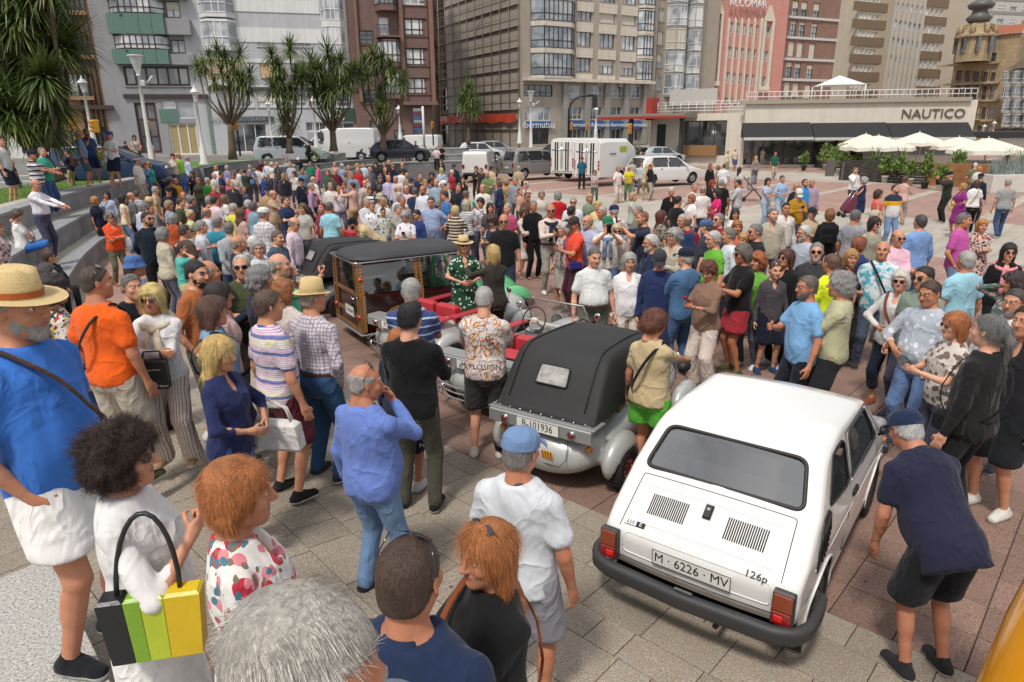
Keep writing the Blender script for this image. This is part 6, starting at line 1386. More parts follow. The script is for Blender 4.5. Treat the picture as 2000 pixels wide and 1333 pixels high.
1042 393 1.78 150|l141416|l101012|short:8a8682|down|M belly.2|grey haired man in black sweater with white collar line
1076 400 1.80 165|be4cfc4|la29c90|ring:c4b4a8|phone|M sg scarf:20263e belly.4 tuck ph|bald man in cream shirt with navy sweater over his shoulders
1090 374 1.74 10|lb81f2a|l445|mid:8e8c8c|down|M|person with grey hair in scarlet sweater from behind
1120 386 1.74 175|be2e6ec|l667|short:9c9894|down|M sg|grey haired man in white shirt and sunglasses
1117 404 1.70 40|t1c1c20|l445|short:1c1816|down|M|black haired man behind the orange t-shirt
1152 379 1.62 150|t7f9078|l445|mid:c4a070|down|F|blond woman in sage green t-shirt
1168 393 1.62 200|we0c890|l667|long:d4b46c|down|F|blond woman with hair over her face
1175 405 1.74 235|bc8ccd8|l556|short:b8b2aa|down|M|grey haired man in pale shirt beside the green and white cap
1118 427 1.74 250|tf2543c|l4a2430|short:2a2220|phone|M cap:3a3634 sling:2c3078 ph hp20|slim man in coral orange t-shirt and dark cap taking a picture
1100 436 1.62 235|nb4aea8/f:8a5a5a:18|kb4a8a0|mid:cfc8bc|down|F|woman in pale print dress behind the orange t-shirt
1148 422 1.74 220|bb9bcd8|l556|ring:b0a8a0|down|M gl beard:c4beb6|bald bearded man with glasses in pale lilac shirt
1187 425 1.76 185|te6e0d2|l5a7296|short:6a4e38|high|M sg cap:2a7a58 scarf:7c8aa6 ph belly.4|man in green and white cap with grey sweater tied round his neck
1199 402 1.74 350|be4e6ec|l667|short:b4b0aa|down|M cap:2a3050|man in navy cap and white shirt from behind
1205 440 1.60 180|td0c0b8|l8a7868|mid:d8c49a|down|F sg|small blond woman in sunglasses between two men
1237 376 1.66 110|tb4beb0|l889|mid:b49a70|cross|F belly.4|woman in pale sage top with folded arms facing right
1247 402 1.66 260|t7c8874|l556|short:8e8a88|down|M|person with grey hair behind the navy polo
1254 414 1.80 262|p2a2c44|l33384a|buzz:9a6a4c|high|M beard:b08060 su ph belly.6|broad man in navy polo with ginger beard taking a picture
1292 413 1.64 75|t9a8e80/f:4a3c34:18|l333|long:5c2c24|down|F|woman with long auburn hair and leopard print top
1312 366 1.74 190|j16161a|l334|short:dcdad4|down|M|white haired man in black jacket over pale shirt
1326 383 1.74 60|t1e1e22|l333|short:1e1a18|down|M gl|dark haired man in black with glasses facing right
1333 420 1.72 230|j2c4066|l445|short:b4b2ac|down|M gl|grey haired man with glasses in navy body warmer
1343 422 1.70 20|t8c2438|l445|ring:7a6a60|down|M|man in crimson behind the navy body warmer
1270 460 1.76 262|j1f2c48|l26304a|short:d0ccc6|phone|M gl beard:d0ccc6 ph|white haired bearded man with glasses in navy jacket
1316 448 1.74 235|jbdb5a4|l667|tight:a8a6a4|phone|M gl|man with grey curls and glasses in beige jacket
1289 494 1.70 190|l27345e|l2a3048|short:999|down|M cap:3a3c42 gl hp25|old man in dark cap and navy sweater looking down
1341 487 1.74 335|j4d7096|j4a648c|short:b4b0aa|phone|M cap:1c2034|man in navy cap and denim jacket from behind
1163 487 1.74 165|Bd5dad6/v:fff:60|l56604c|short:6c6660|down|M hp15 tuck belly.9|stout man in pale striped shirt and green trousers
1230 497 1.64 178|Vf0eeee|le2d8cc|bob:aeaba0|down|F hp10 belly.7|woman with grey blond hair in loose white blouse
1137 307 1.80 180|B22607a|l14141a|none|down|M cap:8a2c34|police officer in blue shirt and helmet standing on the plaza
1162 333 1.52 180|tb0a0a0/s:eee:14|l4a6450|mid:6a3a2c|cross|F|girl with auburn hair and folded arms beside the officer
1208 325 1.66 150|we8dcd8|wdccabc|mid:b8865c|waist|F|woman in white tunic and cream trousers on the plaza
1229 324 1.64 200|td8c82a|l5a7a48|short:e0d4a8|waist|F sg|woman in yellow top and green trousers on the plaza
1235 312 1.70 20|tb4b0a8|l778|short:8e8a84|down|M|grey haired man beside the yellow top
1254 317 1.66 190|tb8c4c8|l667|short:2a221e|down|M sg|dark haired person in sunglasses by the white car
1264 322 1.66 10|jc9b898|lb0a074|wavy:d8bc7c|down|F|woman with long blond hair in beige jacket and khaki trousers
1273 319 1.74 120|p1e1e24|laea698|ring:3a302a|back|M belly.6|stout man in black polo and stone trousers
1252 296 1.74 180|t18181c|l334|short:3a2c26|down|M|man in black t-shirt in front of the white car
1312 284 1.74 20|j9a5c30|l445|short:2a221e|down|M|person in brown jacket bent by the pavilion wall
1388 320 1.62 170|j1c1c20|l222|mid:8a5030|down|F|woman with auburn hair in black coat on the plaza
1404 323 1.60 100|tb09080|l445|mid:8a6a54|down|F|woman in fawn next to the white t-shirt on the plaza
1415 320 1.74 20|te2e2e6|lb0a898|short:5a4638|down|M belly.5|man in white t-shirt from behind on the plaza
1422 294 1.66 150|jd6c8ac|l998|wavy:c4a878|down|F|woman in cream jacket walking with a man in beige
1437 290 1.74 170|pd2c0a0|s44527c|short:d0ccc4|down|M walk.6|man in beige polo and blue shorts walking
1459 285 1.78 185|jb82430|l1c1c22|short:ccc|down|M walk.4|man in red and black tracksuit by the pavilion
1477 305 1.66 15|n84868a|w77797e|long:c89c58|down|F walk.6|woman with long blond hair in grey sleeveless outfit walking
1491 288 1.66 160|td8d4cc|wb8b0a8|mid:1c1816|waist|F|woman in white top and patterned trousers in the shade
1515 297 1.76 178|p23604a|lb9ab94|short:5a4030|down|M walk.6|man in bottle green polo and beige trousers walking
1445 327 1.60 60|td0ccc8|l667|long:1e1614|down|F|woman with long black hair pushing the stroller
1391 352 1.64 160|j222226|l333|bob:96301c|down|F sg|woman with bright red hair and sunglasses
1410 350 1.74 20|j1a1a1e|l334|short:9a9894|down|M|grey haired man in black jacket from behind
1441 351 1.72 300|jb8bac0|l445|short:1a1614|waist|M|black haired youth in grey hooded top
1402 370 1.66 270|tdb2a72|l445|bob:141214|waist|F belly.4|woman with black hair in magenta t-shirt
1350 380 1.64 250|tecebea|l445|mid:a06840|chin,down|F|woman with copper hair in white t-shirt
1358 358 1.74 160|td0cac2|l556|short:9a8c80|down|M|grey haired man between the white shirts
1373 364 1.74 355|pe4e0da|l445|ring:8a7a70|down|M belly.4|balding man in white polo from behind
1501 348 1.68 150|Bb0bcce|j9cb0c8|long:1e1816|cross|F|young woman with long black hair and jacket over her arm
1529 343 1.68 165|r9cb8d8|ja8bcd0|short:2c2420|waist|F|young woman with short dark hair in open sky blue shirt
1556 359 1.62 180|j1e2230|l445|mid:b89468|down|F sg|blond woman in sunglasses behind the white cap
1573 350 1.76 150|p2e8ad0|l445|short:3c2a22|down|M beard|bearded man in bright blue polo
1587 350 1.72 190|bac98ac|l445|short:a8a49e|ear,down|M|grey haired man in mauve shirt on the phone
1563 371 1.74 180|jb08524|l556|short:444|phone|M hp35 cap:dcd8d0 ph|man in white cap and mustard jacket looking at his phone
1588 406 1.68 180|tc2ac88|l445|short:4a3c34|cross|F sg cap:2a2c34 vest:b8a484|person in dark cap and sand waistcoat
1537 396 1.78 170|jdedad6|l445|short:141214|down|M|black haired young man in white jacket over red shirt
1510 408 1.78 182|jb5ad9a|l667|short:7a7570|down|M beard:8a8680 belly.3|man with grey stubble in stone jacket and plaid shirt
1622 410 1.70 20|j1b1b1d|j4a6690|mid:8c5c34|down|F pack:141416|person in black hooded top with black backpack
1437 409 1.64 200|te6e2dc|l445|long:2e1e18|up,down|F hp10|young woman with long dark hair lifting one hand
1404 418 1.74 240|t8c2c30|l445|short:8c8884|down|M sg|grey haired man in dark glasses and red shirt
1378 431 1.74 300|t33384a|l445|short:555|down|M cap:4a6488 pack:2a2e38|man in blue denim cap with dark backpack
1393 453 1.78 262|p6cb23a|l445|short:c4c2be|down|M gl belly.7|white haired man with glasses in bright green polo
1423 446 1.74 270|bd4dee2|l556|short:7c7874|down|M|man with moustache in pale blue shirt
1441 433 1.62 190|tc86a48|l445|mid:a8683c|down|F|woman with copper hair behind the moustached man
1454 457 1.62 250|te6dcd0|l445|mid:c49a60|down|F|woman with honey blond short hair
1475 439 1.78 265|b26262a|l333|short:7c7a78|down|M sg|tall grey haired man in black shirt and sunglasses
1571 442 1.74 250|bb4bcc8|l556|short:d4d2ce|down|M gl beard:c8c4be|white haired bearded man in grey blue shirt
1597 476 1.76 205|t3c3c40|l334|short:8c8a86|down|M sg beard:b0aca6 belly.5|man in mirrored sunglasses and dark grey t-shirt
1538 490 1.64 245|j1c1c1f|l222|bob:5a3024|down|F sg|woman with chestnut bob in black coat
1450 480 1.76 262|t1c1a1b|Sa8303c|mid:6c6258|phone|M sg belly.5 ph:c8b8b0 skin:b87a58|man in black t-shirt and red shorts using a phone
1480 497 1.60 230|t76b44a|l556|curly:b0643a|down|F|woman with frizzy copper hair behind the black t-shirt
1516 515 1.52 176|j504c52|s161c2e|short:4c3226|down|kid shoe:24406a|boy in grey zipped jacket with red trim and navy shorts
1381 516 1.62 235|r8c6e5c|we0d0c4|tight:6c3826|phone|F hp30 belly.5 ph:c02030|woman in brown top and pearls reading a red phone
1624 498 1.72 340|tdcf02a|l333|short:6c4c3c|down|M|person in fluorescent yellow safety vest
1672 327 1.76 170|leceaea|l4a4442|short:6c6460|chin,down|M beard|bearded man in white sweatshirt by the planters
1688 347 1.62 285|n232a4c|k20264a|curly:a8a6a2|cross|F|woman with grey curls in navy dress with mint bag
1718 371 1.66 100|ne0685e|l889|bob:3a241e|down|F|dark haired woman in coral top
1750 360 1.78 175|tdfe0e2/z:e0a81c+2c3448:1|j7a98c0|short:4c3c32|down|M gl beard|man in navy, yellow and white t-shirt
1770 344 1.66 60|jd8aea4|l9a8e84|mid:5c382c|cross|F|woman in blush pink jacket from behind
1855 336 1.76 280|j2a3328|l1f261e|short:b8b4ac|high|M cap:1c1c1e|man in dark green jacket photographing to the left
1882 358 1.64 265|d8c2a7c|k8c2a7c|mid:b8844c|waist|F|woman in purple dress with round straw bag
1908 352 1.66 20|teceae8|l1a1a1e|bob:4c3024|down|F walk.5 sling:b09870|woman in white t-shirt and black trousers walking away
1917 339 1.72 60|j20263a|l1c1c24|short:555|down|M cap:1e2440|man in navy jacket and cap walking away
1906 318 1.74 30|t76785c|l778|short:dcd8d0|down|M|white haired man in olive by the wooden planter
1914 325 1.62 30|te0dcd8|l778|mid:c08850|down|F|ginger blond woman in cream by the wooden planter
1970 350 1.76 15|t9c9c9e|l3c5274|short:9c9892|down|M walk.8 belly.4 shoe:2c4438|grey haired man in grey t-shirt and blue trousers striding
1674 411 1.76 60|t9a9ca4|l445|short:6c6864|down|M|man with grey stubble and black jacket over his back
1711 411 1.62 120|j9ab4b4|l556|mid:c8bea4|down|F|woman with pale hair in sea green jacket
1711 426 1.66 172|n9f9c88|l556|bob:2a1e1c|down|F sg belly.4|dark haired woman in khaki top, sunglasses and necklace
1757 451 1.74 175|be8b4c8/v:f8d8e0:50|l667|ring:7c6c64|cross|M sg belly.6|balding man in pink striped shirt and sunglasses
1727 473 1.76 200|Bd8e2e4/f:5ab4cc+a8c8d0:11|l4a5468|none|down|M belly.5 sling:1e1e22|bald man in turquoise patterned shirt with black bag
1664 490 1.62 200|v1c1a20/s:6a4a50:16|l222|bob:b88c58|phone|F hp5|woman with blond bob in black print blouse
1680 464 1.66 60|j2c3a68|l333|mid:8c5030|down|F|woman with copper hair in blue sports top with pink scarf
1800 421 1.80 350|r7d9fd2|l5a7296|short:4c4644|down|M belly.5|man in blue shirt with rolled sleeves from behind
1887 418 1.80 140|pc65aa6|j7a90ae|short:7c7876|pocket,down|M su belly.5|man in magenta polo with sunglasses on his head
1920 430 1.64 205|Dccb8b0/f:2a2426+b05a50:22|kccb8b0|bob:c08448|cross|F gl|woman with golden bob in leopard print dress
1974 478 1.66 200|j16161b|l1c1c22|long:1c1416|down|F sg scarf:e4929a|woman with long black hair, dark coat and pink scarf
1891 492 1.76 350|p9ecfdf|l4a5a78|short:b4b2ae|down|M belly.7|grey haired man in pale aqua polo from behind
1806 523 1.74 250|t8a9a8c|l445|short:2c2018|down|M sg|dark haired man in sunglasses partly hidden
1762 532 1.64 235|jd8d6d2|c1c2434|mid:dcd6c8|waist|F sg sling:7c4030 shoe:8c4a2c|woman with white blond hair and brown leather bag
1816 552 1.74 245|rb4bcc8/s:dfe4ea:12|j6a86b4|short:4c3830|waist,pocket|M gl belly.8 hp15|man with glasses and camera in pale blue patterned shirt
1578 541 1.72 262|B7fb0dc|l20242e|short:6c6058|phone,down|M gl beard walk.6 hp5 belly.3|man in sky blue shirt striding with a phone and a water bottle
1643 536 1.76 300|pb9b692|s2a2a30|tight:9a9894|phone|M belly.9|stout man with grey curls in pale olive polo
1869 614 1.62 270|td8cec4/f:7c6c64:16|l445|bob:b06a38|phone|F sg ph:2c6c7c|woman with copper hair and sunglasses holding a teal phone
1936 618 1.80 330|j201e20|l1c1c20|pony:6c6a68|down|M sling:18181a belly.4|man with grey ponytail in black and grey motorcycle jacket
1985 568 1.74 240|be6e4e2|l445|short:4c4440|down|M gl beard:8c8680 belly.6|bearded man with glasses in white shirt at the right edge
1985 537 1.62 270|l5a7a70/f:c8a0a0:16|l445|curly:3c2c28|ear,down|F|woman in green floral blouse looking through opera glasses
1286 610 1.64 40|pc9b48c|S5fbf3e|tight:6a3c28|reach,down|F hy20 hp20 sling:18181a|woman in sand polo with back print and green shorts
1764 806 1.68 352|B24263c|s17191f|short:bbb|knee,down|M cap:1f2c48 lean42 belly1.0 gl shoe:2a2a2c skin:b88064|stout man in navy shirt and cap bending to look into the white car
2012 600 1.80 250|j26242a|s1d2024|short:3a2c26|down|M shoe:dcd8cc|man in black shorts and white trainers at the right edge
452 354 1.70 140|j3a3c44|l445|short:8a8278|down|M|man in charcoal jacket between the pink polo and the dotted shirt
470 408 1.66 35|tc8a8a0|l556|wavy:6a4a38|down|F|woman in dusty rose top right of the pale yellow polo
393 432 1.70 60|bd0d4dc|l556|short:9a948c|down|M|grey haired man in white shirt left of the teal sweater
542 452 1.70 110|t4a5a6c|l445|short:6a5c50|down|M|man in slate t-shirt by the dark hood
318 446 1.66 40|jc4bca8|l667|mid:8c8a86|down|F|grey haired woman in beige jacket behind the terracotta sweater
463 462 1.72 60|j2a2e3a|l334|ring:9c9088|down|M|balding man in dark jacket behind the white haired man
556 384 1.72 120|t2c3a5c|l445|short:3a2e26|phone|M|dark haired man in navy by the red microcar
590 398 1.68 200|tb8b4ac|l445|mid:6a5040|down|F|woman in grey beige top behind the red microcar
330 392 1.68 90|t8a9aa8|l445|mid:a08468|down|F|woman in steel blue top left of the olive t-shirt
402 405 1.70 50|bc4c8d4|l556|ring:8c8078|down|M|bald man in pale shirt by the dark jacket
455 338 1.68 160|td2c4b4|l556|mid:7c5c44|down|F|woman in cream top by the camera man in white
590 330 1.70 170|t6a7c94|l445|short:7c746c|down|M|man in grey blue t-shirt by the white cap
640 333 1.68 190|t3c5a4c|l445|short:4a3c30|down|M|man in dark green left of the scarlet shirt
712 352 1.70 160|bcab8b0|l556|ring:8a7c70|down|M|balding man in pale rose shirt in the dense middle
830 352 1.68 170|tc0b8ac|l556|mid:b0946c|down|F|woman in oatmeal top near the blue sleeveless top
910 372 1.68 60|t4a6484|l445|short:6a5c50|down|M|man in denim blue t-shirt left of the cream shirt
1058 372 1.66 175|tcfc8bc|l556|mid:9c948a|down|F|grey haired woman in stone top behind the phones
360 440 1.7 30|t5a4a40|l445|short:4a3a30|down|M|dark haired man half hidden behind the pointing woman
88 518 1.60 60|j22222a|l333|curly:4a4442|down|F z0 bucket:eeeef0|person in white bucket hat below the bench
96 490 1.62 110|j1a1a1e|l222|long:4c3628|lap|F sit hp15|young woman with long brown hair sitting on the lowest step
'''
steps = MB(); steps.box((.7, .35, .33), (4.4, 2.6, .66)); steps.box((.6, 1.1, .2), (4.6, 2.5, .40))
tag(steps.build('steps', M_wg), 'granite steps down from the terrace', kind='structure')
for ln_ in CROWD.strip().split('\n'):
 person(ln_)
# people sitting and standing on the far tiers
for x, y, d, col, bot, hr, lb, sit in [(789, 284, 50.5, 'te2e0de', 's6a6a60', 'short:2a201c', 'young person in white t-shirt sitting on the far wall', 1), (799, 283, 51, 't1c1c22', 'l222', 'short:1c1816', 'young person in black sitting on the far wall', 1), (811, 276, 50, 't1e1e24', 'wd4d2ce', 'short:2a201c', 'youth in black top and loose white trousers by the far wall', 0), (831, 287, 49.5, 't5c5440', 'l1c1c20', 'short:3a2c24', 'youth in olive top and black trousers by the far wall', 0), (852, 286, 49.5, 'te4d8e2', 'l16161a', 'short:c8b088', 'fair haired youth in pale pink t-shirt by the far wall', 0), (862, 283, 51, 't1c1c20', 'l222', 'short:2a201c', 'youth in black standing behind the pale pink t-shirt', 0)]:
 h = 1.70; hz = atd(x, y, d)[2]; person(f'{x} {y} {h} 190|{col}|{bot}|{hr}|waist|M z{hz-h+(.46 if sit else 0):.2f} {"sit" if sit else ""}|{lb}')
# ---------------- buildings: each facade is a real plane; openings are cut where the windows stand ----------------
class Facade:
 def __init__(s, name, label, x0, d0, x1, d1, mats, ytop=-60, zb=1.3, depth=12., thick=.35, tag_=True, ymid=150, top_z=None):
  s.A = atd(x0, 300, d0)[:2]; s.B = atd(x1, 300, d1)[:2]; s.L = np.linalg.norm(s.B-s.A); s.t = (s.B-s.A)/s.L; s.n = np.array([s.t[1], -s.t[0]])
  if s.n@(s.A+s.B) > 0: s.n = -s.n
  s.zb = zb; s.rt = root(name, label, 'building', (s.A[0], s.A[1], 0)) if tag_ else None
  s.mats = mats; s.th = thick; s.depth = depth; s.holes = []; s.items = []
  s.zt = top_z if top_z is not None else max(s.uz((x0+x1)/2, ytop)[1], s.uz(x0, ytop)[1])
 def uz(s, px, py):
  d = ray(px, py); k = d[:2]@s.n; t = (s.A@s.n)/k; P_ = np.array([0, 0, H])+d*t; return (P_[:2]-s.A)@s.t, P_[2]
 yr = None
 def rect(s, x0, y0, x1, y1):
  ym, xm = (y0+y1)/2 if s.yr is None else s.yr, (x0+x1)/2; a, b_ = s.uz(x0, ym)[0], s.uz(x1, ym)[0]; z1, z0 = s.uz(xm, y0)[1], s.uz(xm, y1)[1]; return min(a, b_), max(s.zb, z0), max(a, b_), max(z1, z0+.3)
 def P(s, u, z, o=0.): p = s.A+s.t*u+s.n*o; return (p[0]-s.A[0], p[1]-s.A[1], z)
 def bx(s, b, u0, z0, u1, z1, o0, o1, m=0):
  v = [s.P(u, z, o) for o in (o0, o1) for z in (z0, z1) for u in (u0, u1)]
  b.add(v, [(0, 1, 3, 2), (4, 6, 7, 5), (0, 4, 5, 1), (2, 3, 7, 6), (0, 2, 6, 4), (1, 5, 7, 3)], m); return b
 def win(s, x0, y0, x1, y1, cols=2, rows=1, fr=None, gl=None, sill=True, proud=0., blind=None, ft=.07, name='window', zz=None, rec=.16, bl_c=None):
  u0, z0, u1, z1 = s.rect(x0, y0, x1, y1) if zz is None else zz
  u0 = max(u0, .02); u1 = min(u1, s.L-.02)
  if u1-u0 < .15: return
  s.holes.append((u0, z0, u1, z1)); fr = fr or M_wf; o = -rec+proud
  b = MB(); f = ft; s.bx(b, u0, z0, u1, z0+f, o-.03, o+.03); s.bx(b, u0, z1-f, u1, z1, o-.03, o+.03); s.bx(b, u0, z0+f, u0+f, z1-f, o-.03, o+.03); s.bx(b, u1-f, z0+f, u1, z1-f, o-.03, o+.03)
  for c in range(1, cols): u = u0+(u1-u0)*c/cols; s.bx(b, u-f*.45, z0+f, u+f*.45, z1-f, o-.025, o+.025)
  for r_ in range(1, rows): z = z0+(z1-z0)*(1-r_/rows if rows > 2 else .36); s.bx(b, u0+f, z-f*.4, u1-f, z+f*.4, o-.02, o+.02)
  w = b.build(name, fr, s.rt)
  b = MB(); b.add([s.P(u0+.01, z0+.01, o-.02), s.P(u1-.01, z0+.01, o-.02), s.P(u1-.01, z1-.01, o-.02), s.P(u0+.01, z1-.01, o-.02)], [(0, 1, 2, 3)]); b.build('pane', gl or M_glass, w)
  if sill: b = MB(); s.bx(b, u0-.06, z0-.09, u1+.06, z0-.004, -.05, .09); b.build('sill', s.mats[0], w)
  if blind: b = MB(); s.bx(b, u0+f, z1-(z1-z0)*blind, u1-f, z1-f, o+.032, o+.06); b.build('roller_blind', mat('blind_'+(bl_c or 'd8d2c4'), bl_c or 'd8d2c4', .8), w)
  return w
 def band(s, x0, y0, x1, y1, m, o=.05, name='cladding_band', zz=None):
  u0, z0, u1, z1 = s.rect(x0, y0, x1, y1) if zz is None else zz; b = MB(); s.bx(b, u0, z0, u1, z1, .0, o); return b.build(name, m, s.rt)
 def bay(s, x0, y0, x1, y1, out=.8, m=None, fr=None, cols=4, gl=None, skirt=0., name='bay_window', rows=2):
  u0, z0, u1, z1 = s.rect(x0, y0, x1, y1); ch = min(out, (u1-u0)*.22); pl = [(u0, 0), (u0+ch, out), (u1-ch, out), (u1, 0)]
  b = MB()
  def slab(za, zb, k=0.):
   v = [s.P(u, z, o+(k if o else 0)) for z in (za, zb) for u, o in pl]; b.add(v, [(0, 1, 2, 3), (4, 5, 6, 7)]+[(i, i+1, 5+i, 4+i) for i in range(3)])
  slab(z0-.12, z0); slab(z1, z1+.12)
  if skirt: slab(z0-.12-skirt, z0-.122)
  bw = b.build(name, m or s.mats[0], s.rt); b = MB(); g_ = MB()
  for i in range(3):
   (ua, oa), (ub, ob) = pl[i], pl[i+1]; n_ = cols if i == 1 else 1
   for j in range(n_+1): t = j/n_; u, o = ua+(ub-ua)*t, oa+(ob-oa)*t; s.bx(b, u-.04, z0, u+.04, z1, o-.06, o+.015)
   for z in (z0+.04, z1-.04)+((z0+(z1-z0)*.35,) if rows > 1 else ()):
    a, c = np.array(s.P(ua, z, oa)), np.array(s.P(ub, z, ob)); b.tube([a, c], .04, 4, sm=False)
   g_.add([s.P(ua, z0, oa-.03), s.P(ub, z0, ob-.03), s.P(ub, z1, ob-.03), s.P(ua, z1, oa-.03)], [(0, 1, 2, 3)])
  fr_o = b.build('window_frame', fr or M_wf, bw); g_.build('pane', gl or M_glass, bw); return bw
 def balcony(s, x0, y0, x1, y1, out=1., m=None, rail=None):
  u0, z0, u1, z1 = s.rect(x0, y0, x1, y1); b = MB(); s.bx(b, u0, z0-.15, u1, z0, 0, out)
  if m: s.bx(b, u0, z0, u1, z1, out-.08, out); s.bx(b, u0, z0, u0+.08, z1, 0, out-.08); s.bx(b, u1-.08, z0, u1, z1, 0, out-.08)
  o = b.build('balcony', m or s.mats[0], s.rt)
  if rail:
   b = MB(); n_ = max(4, int((u1-u0)/.14))
   for i in range(n_+1): u = u0+(u1-u0)*i/n_; s.bx(b, u-.012, z0, u+.012, z1, out-.03, out)
   s.bx(b, u0, z1, u1, z1+.05, out-.05, out+.02); b.build('railing', rail, o)
  return o
 def build(s):
  us = sorted({0., s.L, *[round(q, 4) for h in s.holes for q in (h[0], h[2])]}); zs = sorted({s.zb, s.zt, *[round(q, 4) for h in s.holes for q in (h[1], h[3]) if s.zb < q < s.zt]})
  b = MB(); rows_ = []
  for j in range(len(zs)-1):
   run = None
   for i in range(len(us)-1):
    c = ((us[i]+us[i+1])/2, (zs[j]+zs[j+1])/2); hole = any(h[0] < c[0] < h[2] and h[1] < c[1] < h[3] for h in s.holes)
    if not hole:
     if run is None: run = us[i]
     end = us[i+1]
    if (hole or i == len(us)-2) and run is not None: b.add([s.P(run, zs[j]), s.P(end, zs[j]), s.P(end, zs[j+1]), s.P(run, zs[j+1])], [(0, 1, 2, 3)]); run = None
  for u0, z0, u1, z1 in s.holes:
   z1 = min(z1, s.zt); q = [(u0, z0), (u1, z0), (u1, z1), (u0, z1)]; v = [s.P(u, z) for u, z in q]+[s.P(u, z, -s.th) for u, z in q]; b.add(v, [(i, (i+1) % 4, 4+(i+1) % 4, 4+i) for i in range(4)]+[(4, 5, 6, 7)])
  D_ = -s.depth; b.add([s.P(0, s.zb), s.P(0, s.zt), s.P(0, s.zt, D_), s.P(0, s.zb, D_), s.P(s.L, s.zb), s.P(s.L, s.zt), s.P(s.L, s.zt, D_), s.P(s.L, s.zb, D_)], [(0, 1, 2, 3), (4, 7, 6, 5), (3, 2, 6, 7), (1, 5, 6, 2)])
  b.build('wall', s.mats[0], s.rt); return s
def facade_mat(name, c, var=.18, rough=.8, joint=None, dirt=1., jw=1.2, jh=.6):
 g = NT(name); geo = g.n('NewGeometry'); n1 = g.noise((geo, 0), 1.1, 5, .7); n2 = g.noise((geo, 0), 18, 3, .7); mp_ = g.n('Mapping', i_Vector=(geo, 0), i_Scale=(2.5, 2.5, .06)); n3 = g.noise(mp_, 1.1, 3, .6)
 col = g.mix(1., C(c), g.ramp(n1, (.3, 1-var), (.7, 1+var*.4)), 'MULTIPLY'); col = g.mix(1., col, g.ramp(n2, (.3, .92), (.7, 1.05)), 'MULTIPLY'); col = g.mix(1., col, g.ramp(n3, (.3, 1-.12*dirt), (.6, 1.02)), 'MULTIPLY')
 if joint:
  cb = g.n('SeparateXYZ', i_0=(geo, 0)); jz = g.math('LESS_THAN', g.math('FRACT', g.math('DIVIDE', (cb, 2), jh)), .05); jx = g.math('LESS_THAN', g.math('FRACT', g.math('DIVIDE', (cb, 0), jw)), .03); col = g.mix(g.math('MULTIPLY', g.math('MAXIMUM', jz, jx), .5), col, C(joint))
 g.set(Base_Color=col, Roughness=rough, Specular_IOR_Level=.25); g.bump(n2, .2, .02); return g.m
M_glass = glass(); M_glass2 = glass('pale_curtained_glass', (.20, .22, .24), .08, .62); M_gdark = glass('dark_shop_glass', (.03, .035, .04), .05, .10)
M_wf = mat('white_window_frame', 'e4e3df', .5); M_bf = mat('brown_window_frame', '4a342c', .5); M_df = mat('dark_window_frame', '34383a', .5)
# far left shop and palm background
f = Facade('shop_building', 'white low shop front behind the big spiky tree', -260, 55, 96, 57.5, [facade_mat('white_shop', 'dcdcd6')], top_z=5.6, depth=10)
f.win(0, 252, 16, 305, 2, 1, M_df, M_gdark, False); f.win(-90, 245, -20, 305, 3, 1, M_df, M_gdark, False); f.win(40, 262, 88, 300, 2, 1, M_df, M_glass, False); f.build()
# 1 sandstone
M = facade_mat('sandstone', 'b08a66', .25, joint='7a5a40', jw=1.4, jh=.7)
f = Facade('sandstone_building', 'orange brown sandstone building with arched windows', 60, 58, 222, 60, [M]);
for y0, y1 in ((-42, 26), (68, 112), (142, 192)):
 for x0, x1 in ((120 if y0 < 140 else 133, 162 if y0 < 0 else 178), (60, 92)):
  xx = x0; w = f.win(x0, y0, x1, y1, 2, 1, M_bf, M_glass if y0 != 68 else mat('brown_shutter', '4c3228', .8), True, ft=.12)
 f.band(x0=116 if y0 < 140 else 130, y0=y1+1, x1=170 if y0 < 0 else 186, y1=y1+4, m=M, o=.35, name='ledge')
 u0, z0, u1, z1 = f.rect(120 if y0 < 140 else 135, y1-10, 162 if y0 < 0 else 180, y1); b = MB()
 for k in range(14): u = u0+(u1-u0)*k/13; f.bx(b, u-.02, z0, u+.02, z1, .15, .19)
 f.bx(b, u0, z1, u1, z1+.05, .14, .22); b.build('railing', M_df, f.rt)
f.band(100, 208, 222, 214, mat('dark_cornice', '4c4038', .9), .5, 'cornice'); f.win(80, 235, 128, 300, 2, 1, M_df, M_gdark, False); f.win(185, 248, 212, 298, 1, 1, M_df, mat('grey_door', '5a5650', .7), False, name='door')
for k in range(5): b = MB(); u = f.L-.25-.35*k; b.tube([f.P(u, 1.5, .12), f.P(u, f.zt, .12)], .08, 6); b.build('downpipe', mat('dark_pipe', '3c342e', .7), f.rt)
f.build()
